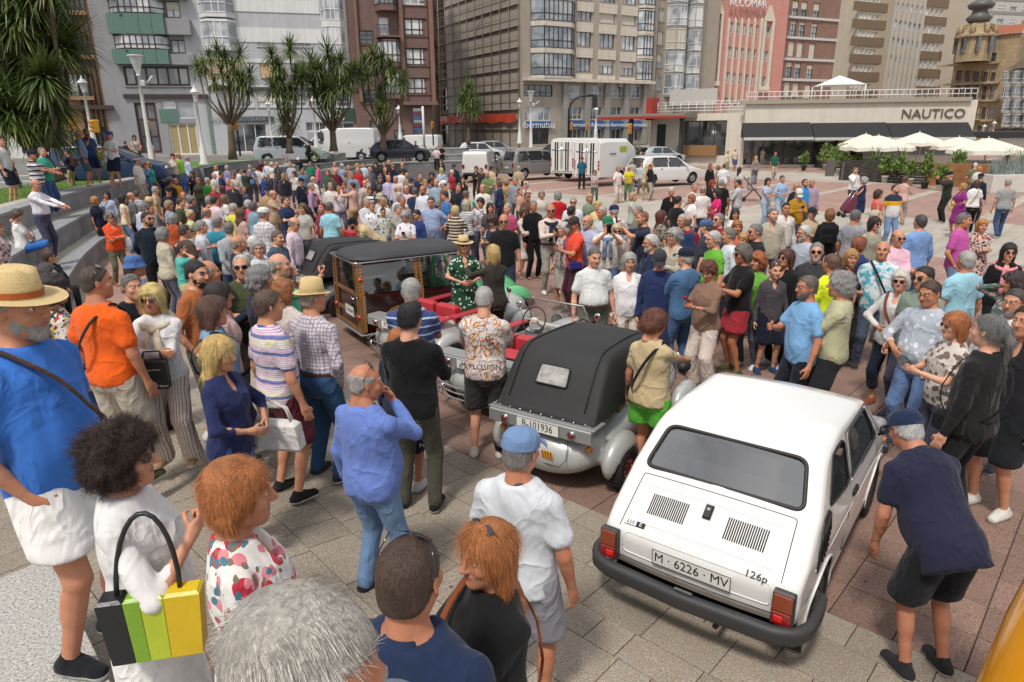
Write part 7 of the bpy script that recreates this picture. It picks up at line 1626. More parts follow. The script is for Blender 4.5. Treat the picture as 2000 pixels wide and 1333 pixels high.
# 2 grey facade with green panels
M = facade_mat('grey_render', '9a9a9c', .12, dirt=.5); GRN = mat('green_cladding', '5c7d72', .6, var=.15);
f = Facade('grey_green_building', 'grey apartment block with sea green panel balconies', 222, 60, 391, 61.5, [M], depth=14); f.yr = 80
for y0, y1, yb0, yb1 in ((-68, -30, -28, 0), (-5, 29, 30, 69), (70, 98, 99, 127)):
 f.bay(224, y0, 330, y1, .9, GRN, M_bf, 5, M_glass2, 0); u0, z0, u1, z1 = f.rect(220, yb0, 330, yb1)
 for k, (ua, ub) in enumerate(((u0, u0+(u1-u0)*.3), (u0+(u1-u0)*.3, u0+(u1-u0)*.56), (u0+(u1-u0)*.56, u0+(u1-u0)*.78), (u0+(u1-u0)*.78, u1))): b = MB(); f.bx(b, ua+.015, z0, ub-.015, z1, -.01, .93 if k else .80); b.build('green_panel', GRN, f.rt)
 f.win(332, y0+8, 366, y1+6, 2, 1, M_bf, M_glass2, False, blind=.5 if y0 < 0 else None); u0, z0, u1, z1 = f.rect(330, yb0+9, 378, yb1+1); b = MB(); f.bx(b, u0, z0, u1, z1, 0, .7); b.build('balcony', M, f.rt)
f.win(231, 130, 376, 168, 6, 1, M_bf, M_glass, True, ft=.16); f.band(224, 186, 392, 192, mat('brown_beam', '40302c', .7), .2, 'beam')
f.win(241, 201, 284, 300, 2, 3, mat('mahogany_frame', '4a2a22', .5), M_gdark, False, ft=.2, name='shop_door'); f.win(326, 199, 382, 232, 1, 1, M_wf, M_glass, False); f.win(296, 197, 324, 212, 1, 1, M_wf, M_glass2, False)
f.band(290, 214, 326, 240, GRN, .04, 'marble_panel'); f.win(303, 241, 384, 303, 3, 1, M_wf, mat('cream_screen', 'a8966a', .6), False, ft=.12, name='shop_window'); f.band(386, 190, 392, 302, mat('green_marble', '6f8f7c', .4, var=.4), .05, 'marble_panel'); f.build()
# 3 white and grey block
M = facade_mat('pale_grey_render', 'c0c1c4', .1, dirt=.6); MWH = facade_mat('white_band', 'e2e2e0', .06, dirt=.7); MST = facade_mat('beige_stone_base', '9a9488', .15, joint='6c675e')
f = Facade('white_banded_building', 'white and pale grey apartment block with white glazed bays', 391, 61.5, 696, 65, [M], depth=16); f.yr = 70
for y0, y1 in ((-92, -64), (-33, -5), (28, 54), (90, 118), (150, 170)):
 sh = 0
 f.band(395, y1+1, 628, y1+1+(28 if y1 < 100 else 4), MWH, .06)
for k, (y0, y1) in enumerate(((-90, -62), (-32, -4), (0, 28), (57, 90), (119, 151))):
 if k == 2: continue
 f.win(500, y0-2, 536, y1, 3, 2, M_wf, M_glass2 if k % 2 else M_glass, True, blind=[None, .5, None, None, 1.][k], bl_c='d6b48c' if k == 4 else None); f.win(565, y0+(3 if k > 1 else 1), 606, y1+1, 3, 2, M_wf, M_glass, True, blind=[.3, None, None, .7, None][k])
for k, (y0, y1) in enumerate(((-65, -35), (-28, 28), (43, 92))):
 f.bay(394, y0, 464, y1, .9, MWH, M_wf, 3, M_glass2, .2); f.bay(630, y0+10, 675, y1+14, .7, MWH, M_wf, 3, M_glass2, .2)
f.bay(394, 118, 464, 160, .9, MWH, M_wf, 3, mat('cream_blind', 'd6b892', .8), .2); f.bay(632, 120, 676, 160, .7, MWH, M_wf, 3, M_glass2, .2)
f.band(391, 172, 696, 178, mat('dark_band', '4c4a48', .8), .12, 'ledge'); f.band(391, 178.5, 696, 301, MST, .03, 'stone_base') if False else None
for x0, x1 in ((422, 480), (488, 545), (562, 588), (590, 616), (618, 675)): f.win(x0, 182, x1, 209, 2, 2, M_wf, M_glass2 if x0 < 560 else M_glass, True, blind=.6 if x0 < 550 else None)
f.band(415, 228, 517, 239, mat('grey_fascia', '4a4d50', .6), .12, 'shop_fascia'); f.win(430, 242, 500, 298, 3, 1, M_wf, M_gdark, False, name='shop_window')
f.win(581, 239, 622, 257, 3, 1, M_wf, M_gdark, False); f.win(526, 250, 552, 300, 2, 1, M_wf, M_gdark, False, name='door'); f.band(582, 259, 622, 298, mat('grey_shutter', 'a4a6aa', .7), .04, 'roller_shutter')
f.band(632, 212, 681, 237, mat('green_fascia', '2f4a3a', .5), .12, 'shop_fascia'); f.win(634, 240, 680, 298, 2, 2, M_wf, M_gdark, False, name='shop_window'); f.build()
u, z = f.uz(656, 224); P_ = f.P(u, z, .15); Rf = np.stack([np.array([f.t[0], f.t[1], 0]), np.array([0, 0, 1.]), np.array([f.n[0], f.n[1], 0])], 1)
b = MB()
for dx in (-.42, .18, .5): b.tube([(dx+.2*math.cos(a), -.3+.2*math.sin(a), 0) for a in np.linspace(0, 2*PI, 14)], .035, 4)
b.tube([(-.4, -.3, 0), (-.1, .35, 0), (.35, .35, 0), (.5, -.1, 0)], .04, 4); b.tube([(-.3, .2, 0), (.0, .5, 0)], .05, 4); b.v = [v@Rf.T+np.array(P_) for v in b.v]; b.build('scooter_sign', M_wf, f.rt)
u, z = f.uz(466, 233.5); text('lettering', 'CLINICA   FISIOTERAPIA', .42, mat('pale_letters', '9aa0a4', .5), f.rt, rowm(Rf, f.P(u, z, .13)), .02)
# 4 brown block
M = facade_mat('brown_tile', '7e665f', .12, joint='5c423e', jw=.6, jh=.3); M2 = facade_mat('brown_pier', '8a6a5c', .12, dirt=.6)
f = Facade('brown_building', 'reddish brown tiled apartment block with corner bays', 694, 65, 846, 66.5, [M], depth=1); f.yr = 70
for k, (y0, y1) in enumerate(((-104, -78), (-46, -20), (8, 24) if False else (-18, 24), (60, 86), (118, 144), (176, 202))):
 if k == 2: continue
 f.win(702, y0, 729, y1, 2, 3, M_df, M_gdark, True)
for k, (y0, y1) in enumerate(((-70, -44), (-20, 10), (36, 70), (94, 128), (152, 184))): f.win(790, y0, 835, y1, 3, 2, M_bf if k != 1 else M_wf, M_glass2, True, ft=.12)
f.bay(735, -30, 780, 12, 1., M, M_bf, 3, M_glass, .35); f.bay(736, 82, 782, 124, 1., M, M_bf, 3, M_glass2, .2); f.bay(740, 142, 784, 184, 1., M, M_bf, 3, M_glass2, .3); f.win(741, 34, 760, 68, 1, 1, M_wf, M_glass2, False, name='balcony_door'); f.balcony(735, 53, 781, 72, 1.1, None, M_df)
for x0, x1 in ((780, 788), (838, 846), (694, 700)): f.band(x0, -60, x1, 200, M2, .35, 'pier')
f.band(779, 202, 848, 206, M, .9, 'overhang'); f.win(710, 236, 740, 262, 1, 1, mat('arch_frame', '5a3c34', .6), M_gdark, False, name='arched_window'); f.win(757, 210, 776, 243, 2, 2, mat('red_frame', '8a3a30', .5), M_gdark, False); f.win(797, 211, 812, 243, 1, 1, mat('red_frame', '8a3a30', .5), M_gdark, False)
f.win(759, 254, 780, 296, 2, 1, M_df, M_gdark, False, name='shop_door'); f.win(798, 248, 816, 292, 1, 1, M_df, M_gdark, False, name='shop_door'); f.build()
g2 = Facade('brown_return_building', 'side wall of the brown block with stacked bays', 847, 66.6, 862, 86, [M], depth=8)
for y0, y1 in ((-30, 8), (30, 64), (90, 130), (146, 188)): g2.win(849, y0, 857, y1, 2, 2, M_bf, M_glass, False)
g2.build()
# 5 building under scaffolding along the side street
M = facade_mat('weathered_brown_render', '86705a', .3, joint='4a3c2e', jw=3.2, jh=3.4)
f = Facade('scaffolded_building', 'dark weathered building wrapped in scaffolding', 862, 96, 1037, 76, [M], depth=14)
rowsy = [(-42, -16), (2, 24), (38, 62), (82, 108), (124, 150)]; cx_ = [(868, 879), (893, 908), (919, 935), (947, 959), (976, 992), (1008, 1022)]
for r_, (y0, y1) in enumerate(rowsy):
 for k, (x0, x1) in enumerate(cx_):
  sl = (1-k/5)*[34, 24, 12, 2, -6][r_]*.55; f.win(x0, y0+sl*.6, x1, y1+sl*.5, 2, 2, M_df if (r_+k) % 3 else M_wf, M_gdark if k % 2 else M_glass, True)
for x0, x1 in ((866, 890), (898, 930), (940, 985), (995, 1030)): f.win(x0, 172, x1, 215, 2, 1, M_df, M_gdark, False, name='opening'); f.win(x0, 244, x1, 283, 2, 1, M_df, M_gdark, False, name='shop_window')
f.build()
sc_ = root('scaffolding', 'steel tube scaffolding with orange banner round the weathered building', 'scaffolding', (f.A[0], f.A[1], 0)); f2 = f; STL = mat('steel_tube', '8a847c', .5, .3); WD_ = mat('scaffold_board', '8a7a60', .8)
nl = int((f.zt-1.3)/2.0)
for o in (.5, 1.5):
 for k in range(13): u = f.L*k/12; b = MB(); b.tube([f.P(u, 1.3, o), f.P(u, f.zt, o)], .045, 5); b.build('standard', STL, sc_)
for l in range(1, nl+1):
 z = 1.3+l*2.0
 for o in (.5, 1.5): b = MB(); b.tube([f.P(0, z, o), f.P(f.L, z, o)], .04, 5); b.tube([f.P(0, z+1., o), f.P(f.L, z+1., o)], .03, 5); b.build('ledger', STL, sc_)
 b = MB(); f.bx(b, 0, z-.05, f.L, z, .55, 1.45); b.build('deck_board', WD_, sc_)
 k = (l*3) % 11; b = MB(); b.tube([f.P(f.L*k/12, z, 1.5), f.P(f.L*(k+1)/12, z+2, 1.5)], .03, 5); b.build('brace', STL, sc_)
u0, z0, u1, z1 = f.rect(866, 225, 1034, 241); b = MB(); n_ = 30; V = []
for i in range(n_+1): u = u0+(u1-u0)*i/n_; V += [f.P(u, z0+.1*math.sin(i*1.3), 1.65+.06*math.sin(i*2.1)), f.P(u, z1, 1.62)]
b.add(V, [(2*i, 2*i+2, 2*i+3, 2*i+1) for i in range(n_)]); bn = b.build('banner', mat('orange_banner', 'c0492c', .7, var=.2), sc_); Rf = np.stack([np.array([f.t[0], f.t[1], 0]), np.array([0, 0, 1.]), np.array([f.n[0], f.n[1], 0])], 1)
for xx in (938, 850): u, z = f.uz(xx, 233); text('banner_lettering', 'GarcíaRama', 1.15, mat('pale_letters2', 'e4c8b8', .6), bn, rowm(Rf, f.P(max(u, 3.2), z, 1.75)), .01)
# 6 corner office block with blue signs
M = facade_mat('beige_stone_face', 'b0a598', .12, dirt=.8); MC = facade_mat('cream_tile_band', 'd8cfc0', .08, joint='9a9284', jw=.9, jh=.6); MG = facade_mat('grey_stone_pier', '9a9892', .12)
f = Facade('corner_office_building', 'tall beige corner block with dark glazed bays and blue shop signs', 1020, 75, 1272, 84, [M], depth=18); f.yr = 95
for k, (y0, y1) in enumerate(((-98, -62), (-48, -10), (2, 44), (54, 96), (106, 149))):
 f.bay(1037, y0, 1121, y1, 1.0, MC, M_df, 6, M_glass, .25);
for c, (x0, x1, o_) in enumerate(((1127, 1154, 12), (1171, 1199, 16), (1214, 1239, 20))):
 for k, y in enumerate((-92, -40, 0, 50, 102)):
  ya, yb = y+o_, y+o_+29-(k == 4)*2; f.win(x0, ya, x1, yb, 3, 1, M_df, [M_glass, M_glass2][(k+c) % 2], True, blind=1. if (k, c) in ((2, 1), (2, 2)) else (.4 if (k, c) in ((4, 1), (4, 2)) else None), bl_c='cfc8ba'); f.band(x0-3, yb+3, x1+3, yb+22, MC, .12)
for k, (y0, y1) in enumerate(((-84, -48), (-35, 11), (22, 62), (71, 110), (120, 157))): f.bay(1244, y0, 1275, y1, .6, MC, M_df, 3, M_glass2, .2)
f.win(1022, 166, 1080, 189, 5, 2, M_df, M_gdark, False); f.win(1026, 209, 1076, 236, 4, 1, M_wf, M_glass2, False)
for x0, x1 in ((1113, 1140), (1153, 1180), (1191, 1219), (1228, 1255)):
 f.win(x0, 168, x1, 192, 3, 2, M_wf, M_glass, True); f.win(x0, 209, x1, 234, 3, 2, M_wf, M_gdark, True); f.win(x0, 252, x1, 276, 3, 1, M_wf, M_gdark, False)
f.win(1040, 251, 1073, 282, 3, 1, M_df, M_gdark, False, name='shop_door')
for x in (1103, 1147, 1186, 1224, 1262): f.band(x-5, 162, x+5, 282, MG, .45, 'pier')
f.band(1020, 158, 1272, 162, MC, 1.0, 'overhang'); f.build()
Rf = np.stack([np.array([f.t[0], f.t[1], 0]), np.array([0, 0, 1.]), np.array([f.n[0], f.n[1], 0])], 1); BLU = mat('blue_sign', '1f5fa8', .4)
for x0, x1 in ((1026, 1075), (1112, 1142), (1152, 1182), (1190, 1219), (1227, 1255)):
 sg_ = f.band(x0, 238, x1, 250 if x0 < 1100 else 251, BLU, .5 if x0 > 1100 else .2, 'blue_sign'); u, z = f.uz((x0+x1)/2, 244.5); text('lettering', 'ibermutua', 1.0 if x0 < 1100 else .62, M_wf, sg_, rowm(Rf, f.P(u, z, .54 if x0 > 1100 else .24)), .02, 1., .01)
# 7 beige block with white galleries
M = facade_mat('beige_concrete', 'aca294', .12)
f = Facade('gallery_building', 'beige apartment block with two stacks of white glazed galleries', 1273, 86, 1386, 90, [M], depth=18); f.yr = 90
for k, y in enumerate((-78, -34, 12, 58, 102, 146)):
 f.bay(1301, y, 1334, y+40, 1.1, MG, M_wf, 3, M_glass2 if k != 3 else mat('cream_blind2', 'c8c2b2', .8), .1); f.bay(1338, y+3, 1363, y+43, 1.1, MG, M_wf, 2, M_glass2, .1); f.win(1277, y+4, 1294, y+30, 2, 1, M_wf, M_glass, True, blind=[None, .5, None, 1., .6, None][k]); f.win(1365, y+14, 1370, y+40, 1, 1, M_wf, M_glass2, False)
f.build()
# 8 pink cinema-like building
M = facade_mat('coral_render', 'd0958a', .08, dirt=.6); CR = facade_mat('cream_trim', 'e0d6c4', .06, dirt=.5)
f = Facade('pink_building', 'coral pink building with cream vertical ribs and roof lettering', 1378, 91, 1512, 95, [M], depth=20); f.yr = 120
for k, (y0, y1) in enumerate(((38, 60), (86, 108), (136, 158), (186, 200))):
 o = 0
 for x in (1418, 1430, 1442, 1455, 1467): f.win(x, y0+5+(x-1418)*.12, x+9, y1+5+(x-1418)*.12, 2, 2, M_wf, M_glass, False)
 f.win(1390, y0+0, 1401, y1-1, 2, 2, M_wf, M_glass, False); f.win(1488, y0+14, 1499, y1+12, 2, 2, M_wf, M_glass, False)
for x in (1415, 1427.5, 1440, 1452.5, 1465, 1478):
 f.band(x-.2, 40, x+2.2, 202, CR, .3, 'rib'); u0, z0, u1, z1 = f.rect(x-.2, 33, x+2.2, 40); b = MB(); pp = [f.P(u0, z0, .3), f.P(u1, z0, .3), f.P((u0+u1)/2, z1, .15), f.P(u0, z0, 0), f.P(u1, z0, 0)]; b.add(pp, [(0, 1, 2), (0, 2, 3), (1, 4, 2)]); b.build('pinnacle', CR, f.rt)
for x0, x1 in ((1385, 1404), (1483, 1503)):
 for a, c in ((x0, x0+4), (x1-4, x1)): f.band(a, 25 if x0 < 1400 else 40, c, 165 if x0 < 1400 else 178, CR, .35, 'cream_pilaster')
 for k in range(5): f.band(x0+k*2, 22-k*6+(0 if x0 < 1400 else 14), x1-k*2, 28-k*6+(0 if x0 < 1400 else 14), CR, .36+k*.01, 'stepped_crest')
 f.band(x0+1, 160 if x0 < 1400 else 170, x1-1, 168 if x0 < 1400 else 178, CR, .6, 'corbel')
f.build(); Rf = np.stack([np.array([f.t[0], f.t[1], 0]), np.array([0, 0, 1.]), np.array([f.n[0], f.n[1], 0])], 1)
u, z = f.uz(1456, 9); text('roof_lettering', 'ALCOMAR', 1.2, M_wf, f.rt, rowm(Rf, f.P(u, z, .5)), .1, 1., .03)
# 9 brick and white block
M = facade_mat('brick_panels', '9a7a6c', .2, joint='5a443c', jw=.5, jh=.18); WH = facade_mat('white_frame_render', 'd2d0cc', .06, dirt=.6)
f = Facade('brick_white_building', 'brick and white block with tall green framed windows', 1512, 97, 1607, 101, [M], depth=14, ytop=-8); f.yr = 80
GRF = mat('dark_green_frame', '22443c', .5)
for k, y in enumerate((-2, 38, 78, 119, 158)):
 for x in (1519, 1541, 1558, 1582): f.win(x, y+(x-1519)*.12, x+12, y+30+(x-1519)*.12, 2, 2, GRF, M_glass2 if k in (2, 4) else M_glass, False, blind=[.5, .2, 1., .3, .9][k], bl_c='d2cabc')
for y in (30, 70, 112, 152): u0, z0, u1, z1 = f.rect(1512, y+2, 1602, y+7); b = MB(); f.bx(b, 0, z0, f.L, z1, 0, .15); b.build('floor_band', WH, f.rt)
f.band(1512, -4, 1607, 2, WH, 1.2, 'roof_slab') if False else None; f.build()
# 10 beige tower
M = facade_mat('beige_side_wall', 'b0a28c', .06, dirt=.4); WT = facade_mat('white_tile_tower', 'c9c6c0', .06, dirt=.5); BRB = facade_mat('brown_band', '83705c', .06, dirt=.4); BEI = facade_mat('beige_tower', 'c2b6a4', .08, dirt=.5)
f = Facade('tower_side_wall', 'blank beige side wall of the high tower block', 1600, 128, 1650, 122, [M], depth=6, zb=.5)
for k in range(6): y = 18+k*28; f.win(1638-k*2.6, y+6, 1650-k*3.0, y+20, 1, 1, M_wf, M_glass, False)
f.build()
f = Facade('tower_block', 'high tower block with brown bands and white window strips', 1644, 121, 1850, 132, [BEI], depth=22, zb=.5)
for k in range(-1, 7):
 y = 24+34*k
 for i in range(8):
  x = 1664-k*2.6+i*7.6+(i > 3)*1; f.win(x, y+i*.9, x+6.4, y+11+i*.9, 1, 1, M_wf, [M_glass2, M_glass, mat('white_panel', 'd4d4d4', .7)][(i*3+k*5) % 3], False, ft=.12)
 f.band(1664-k*2.6, y+15, 1730-k*3.5, y+33, BRB, .12)
 for i in range(6):
  x = 1750-k*3.6+i*9.4; f.win(x, y-19+i*1.6, x+5.4, y-5+i*1.6, 1, 1, M_wf, [M_glass, M_glass2][(i+k) % 2], False, ft=.12);
 for i in range(4): x = 1808-k*4.4+i*9.3; f.win(x, y-8+i*1.2, x+6, y+6+i*1.2, 1, 1, M_wf, [M_glass2, M_glass][(i+k) % 2], False, ft=.12)
 f.band(1806-k*4.4, y+9, 1848-k*4.8, y+25, BRB, .12)
for i in range(7): u0, z0, u1, z1 = f.rect(1746+i*9.4-10, -30, 1747+i*9.4-10, 200); b = MB(); f.bx(b, u0, 2, u0+.22, f.zt, 0, .3); b.build('vertical_rib', WT, f.rt)
f.build()
# 11 ornate building with domed turret
M = facade_mat('ochre_stone', 'b09c7c', .3, joint='6a5236', jw=1.2, jh=.6); RD = facade_mat('red_brick', '7c4c3c', .25); GN = mat('green_copper', '3f5a48', .6, var=.3)
f = Facade('ornate_building', 'ochre and red ornate old building with a domed corner turret', 1834, 112, 1952, 106, [M], depth=16, zb=.2, top_z=atd(1900, 70, 109)[2])
for k, (y0, y1) in enumerate(((98, 118), (136, 156), (163, 190), (205, 228))):
 for x in (1838, 1872, 1888, 1904, 1921, 1936): f.win(x+(-k*1.5), y0+(x-1838)*.06, x+9-k*1.5, y1+(x-1838)*.06, 1 if k else 2, 2, GRF if k == 0 else M_bf, M_gdark, True); f.band(x-3-k*1.5, y0+2, x-.6-k*1.5, y1, RD, .08, 'brick_quoin')
 f.band(1834, y1+7, 1952, y1+10, M, .5, 'string_course')
for x in (1893, 1908, 1922): f.win(x, 246, x+9, 266, 1, 1, M_bf, M_gdark, False, name='arched_opening')
for y in (190, 228): f.balcony(1890, y-4, 1918, y+5, .9, None, M_df)
f.build(); Pt = atd(1908, 60, 108.5); Rt_ = [a-b_ for a, b_ in zip(Pt, (f.A[0], f.A[1], 0))]
def zat(y, d=108.5): return atd(1908, y, d)[2]
b = MB(); b.lathe([(2.4, zat(122)), (2.4, zat(76)), (2.8, zat(74)), (2.8, zat(70)), (2.0, zat(64)), (1.2, zat(48)), (.9, zat(40))], 8, 0, c=(Rt_[0], Rt_[1], 0), sm=False); b.build('turret', M, f.rt)
b = MB(); b.lathe([(1.3, zat(44)), (1.7, zat(36)), (1.1, zat(28)), (.9, zat(20)), (1.5, zat(17)), (1.75, zat(10)), (1.2, zat(3)), (.3, zat(-3)), (.12, zat(-16)), (.01, zat(-20))], 12, 0, c=(Rt_[0], Rt_[1], 0)); b.build('dome', mat('lead_dome', '5c5a56', .5), f.rt)
for k in range(8): a = 2*PI*k/8; b = MB(); b.tube([(Rt_[0]+2.3*math.cos(a), Rt_[1]+2.3*math.sin(a), zat(72)), (Rt_[0]+2.3*math.cos(a), Rt_[1]+2.3*math.sin(a), zat(52)), (Rt_[0]+1.5*math.cos(a), Rt_[1]+1.5*math.sin(a), zat(48))], [.45, .35, .1], 5); b.build('pinnacle', M, f.rt)
for k in range(8): a = 2*PI*(k+.5)/8; b = MB(); b.box((Rt_[0]+2.3*math.cos(a), Rt_[1]+2.3*math.sin(a), zat(90)), (.4, .7, 2.), 0, rz=0); b.build('arched_window', M_gdark, f.rt)
b = MB(); zr_ = f.zt; q = [f.P(0, zr_, .4), f.P(f.L, zr_, .4), f.P(f.L*.9, zr_+1.6, -4), f.P(f.L*.1, zr_+1.6, -4)]; b.add(q, [(0, 1, 2, 3)]); b.build('tiled_roof', mat('terracotta_tile', 'a05a3c', .8, var=.3, bump=.4), f.rt)
# 12 right edge
M = facade_mat('pale_tower2', 'c2c2bc', .06, dirt=.4)
f = Facade('far_white_tower', 'distant white tower block behind the domed building', 1892, 190, 2120, 200, [M], depth=20, zb=.2)
for k in range(-1, 9):
 y = 10+k*26
 for i in range(9): x = 1925+i*24-k*2; f.win(x, y+i*1.5, x+13, y+10+i*1.5, 2, 1, M_wf, M_glass, False, blind=.5 if (i+k) % 2 else None)
 f.band(1892, y+14, 2100, y+20, facade_mat('grey_band2', '97968f', .05), .1)
f.build()
M = facade_mat('white_gallery', 'b9b5ad', .08)
f = Facade('white_gallery_building', 'old building with white glazed galleries at the right edge', 1946, 104, 2080, 92, [M], depth=14, zb=.2, top_z=atd(1990, 128, 98)[2])
for k in range(4):
 y = 140+k*28
 for x in (1962, 1984, 2004, 2030): f.bay(x, y, x+14, y+22, .6, M, M_wf, 2, M_glass, .1)
f.band(1946, 252, 2080, 256, mat('dark_cornice', '4c4038', .9), .4, 'cornice'); f.build()
b = MB(); q = [f.P(-.5, f.zt, .6), f.P(f.L, f.zt, .6), f.P(f.L, f.zt+3, -4), f.P(1.5, f.zt+3, -4)]; b.add(q, [(0, 1, 2, 3)]); b.build('tiled_roof', mat('brown_roof_tile', '6a544a', .8, var=.3), f.rt)
# 13 the low pavilion
CW = facade_mat('cream_pavilion_render', 'dad2c4', .08, dirt=.7); AW = mat('black_awning', '232427', .7, var=.15)
f = Facade('pavilion', 'low cream flat roofed cafe pavilion with black awning', 1449, 60, 1892, 57, [CW], depth=16, thick=1., zb=0., top_z=atd(1600, 200, 59)[2])
f.win(1452, 268, 1636, 322, 9, 1, M_df, M_gdark, False, rec=.6, name='glazed_front'); f.win(1640, 275, 1770, 320, 6, 1, M_df, M_gdark, False, rec=.5, name='glazed_front'); f.win(1775, 278, 1880, 305, 4, 1, M_wf, M_gdark, False, rec=.4, name='glazed_front')
f.band(1447, 196, 1896, 201, mat('pavilion_coping', 'a49c8e', .7), .25, 'coping'); f.build()
Rf = np.stack([np.array([f.t[0], f.t[1], 0]), np.array([0, 0, 1.]), np.array([f.n[0], f.n[1], 0])], 1)
for x0, x1 in ((1449, 1582), (1584, 1730), (1732, 1890)):
 u0, z1, u1, _ = (*f.uz((x0), 240), f.uz(x1, 241)[0], 0); zt_, zb_ = f.uz((x0+x1)/2, 240)[1], f.uz((x0+x1)/2, 268)[1]; b = MB()
 b.add([f.P(u0, zt_, .05), f.P(u1, zt_, .05), f.P(u1, zb_, 1.8), f.P(u0, zb_, 1.8), f.P(u0, zb_-.05, 0), f.P(u1, zb_-.05, 0)], [(0, 1, 2, 3), (0, 3, 4), (1, 5, 2)]); aw = b.build('awning', AW, f.rt); b = MB(); f.bx(b, u0, zb_-.22, u1, zb_, 1.78, 1.86); b.build('awning_valance', mat('pale_valance', 'c8c4bc', .7), aw)
u, z = f.uz(1822, 223); text('pavilion_lettering', 'NAUTICO', 1.0, mat('bronze_letters', '6a5f50', .5, .3), f.rt, rowm(Rf, f.P(u, z, .06)), .04, 1.05)
b = MB(); zc = f.zt+.1
for k in range(40): u = f.L*k/39; b.tube([f.P(u, zc, -.4), f.P(u, zc+.75, -.4)], .025, 4)
for z_ in (.4, .78): b.tube([f.P(0, zc+z_, -.4), f.P(f.L, zc+z_, -.4)], .04, 5)
b.build('roof_railing', M_wf, f.rt)
for x, w in ((1655, 30), (1720, 6)): pass
u, z = f.uz(1656, 180); tw = root('roof_canopy', 'white square tent canopy on the pavilion roof', 'canopy', (f.A[0], f.A[1], 0)); b = MB()
pk_ = f.P(u, zc+2.1, -3); cs = [f.P(u-1.7, zc+1.3, -1.4), f.P(u+1.7, zc+1.3, -1.4), f.P(u+1.7, zc+1.3, -4.6), f.P(u-1.7, zc+1.3, -4.6)]; b.add(cs+[pk_], [(0, 1, 4), (1, 2, 4), (2, 3, 4), (3, 0, 4)]); b.build('canvas', mat('white_canvas', 'e8e8e6', .8), tw)
for c in cs: b = MB(); b.tube([(c[0], c[1], zc), c], .05, 5); b.build('pole', M_wf, tw)
# left part of the pavilion: red edged canopy and plain wall
f = Facade('pavilion_annex', 'pavilion side wing with red edged flat canopy and dark kiosk', 1268, 66, 1450, 60.5, [CW], depth=10, thick=1., zb=.0, top_z=atd(1380, 222, 63)[2])
f.win(1282, 243, 1300, 292, 1, 1, M_df, mat('black_door', '1e1e20', .5), False, name='door'); f.win(1329, 236, 1418, 304, 3, 1, M_df, M_gdark, False, rec=.8, name='kiosk_opening'); f.build()
b = MB(); u0, z0, u1, z1 = f.rect(1231, 227, 1362, 232); f.bx(b, -4.2, z0, u1, z1+.1, -2, 2.5, 0); cn = b.build('flat_canopy', mat('canopy_grey', '8a857c', .8), f.rt); b = MB(); f.bx(b, -4.25, z0-.02, u1+.05, z0+.18, 2.5, 2.6); f.bx(b, -4.35, z0-.02, -4.22, z0+.18, -2, 2.6); b.build('red_edge', mat('red_fascia', 'a83228', .5), cn)
for x in (1249, 1346): u = f.uz(x, 270)[0]; b = MB(); f.bx(b, u-.15, 0, u+.15, z0, 1.5, 1.8); b.build('post', M_df, f.rt)
b = MB(); u0, z0_, u1, z1 = f.rect(1326, 284, 1402, 304); f.bx(b, u0, z0_, u1, z1, -.3, .4); b.build('wooden_counter', mat('wood_counter', '94704a', .6, var=.3, vs_=14), f.rt)
f.band(1281, 170, 1376, 202, mat('blank_billboard', 'bdb8b2', .7), -2.5, 'rear_billboard') if False else None
u0, z0, u1, z1 = f.rect(1281, 172, 1375, 203); b = MB(); f.bx(b, u0, z0, u1, z1, -3, -2.8); b.build('billboard_back', mat('billboard_back', 'bdb8b2', .7), f.rt); b = MB()
for u in (u0+.4, u1-.4): f.bx(b, u-.06, f.zt, u+.06, z0+.5, -3.1, -3.0)
b.build('billboard_posts', M_df, f.rt)
b = MB(); zc = f.zt
for z_ in (.25, .5, .75, 1.): b.tube([f.P(.5, zc+z_, -.3), f.P(f.L-.1, zc+z_, -.3)], .03, 5)
for k in range(12): u = .5+(f.L-.6)*k/11; b.tube([f.P(u, zc, -.3), f.P(u, zc+1., -.3)], .03, 4)
b.build('roof_railing', M_wf, f.rt)
b = MB(); u, z = f.uz(1272, 205); f.bx(b, u-.3, f.zt-.5, u+.3, f.uz(1272, 192)[1], -1, .4); b.build('red_fin', mat('red_fascia', 'a83228', .5), f.rt)
# dark masses closing the far right of the square and the street ends
f = Facade('side_street_building', 'plain distant block closing the side street', 700, 150, 900, 150, [facade_mat('far_block', '8a8278')], depth=5); f.build()
f = Facade('kiosk_roof', 'low black canopy roof behind the parasols at the right', 1880, 62, 2080, 58, [mat('black_canopy', '2a2b2d', .7)], depth=8, zb=2.2, top_z=2.7); f.build()
# ---------------- street furniture, plants, traffic ----------------
WL = mat('white_lamp_paint', 'dadad6', .45)
def lamp_old(px, py0, py1, D, label):
 p0 = atd(px, py1, D); h = atd(px, py0, D)[2]-p0[2]; r_ = root('street_lamp', label, 'street lamp', (p0[0], p0[1], p0[2]), 0, 'street lamps'); k = h/4.4
 b = MB(); b.lathe([(.26, 0), (.26, .12), (.18, .3), (.15, .9), (.11, 1.), (.075, 1.5), (.055, h-.95*k), (.09, h-.93*k), (.05, h-.85*k)], 12, cap=True); b.build('pole', WL, r_)
 b = MB(); b.lathe([(.10, h-.85*k), (.17, h-.45*k), (.001, h-.44*k)], 8, sm=False); b.build('lantern_glass', clearglass('lamp_glass2', (.8, .82, .82), .5), r_)
 b = MB(); b.lathe([(.25, h-.44*k), (.24, h-.40*k), (.12, h-.24*k), (.06, h-.18*k), (.07, h-.12*k), (.02, h-.06*k), (.001, h)], 12, cap=True); b.build('lantern_cap', WL, r_)
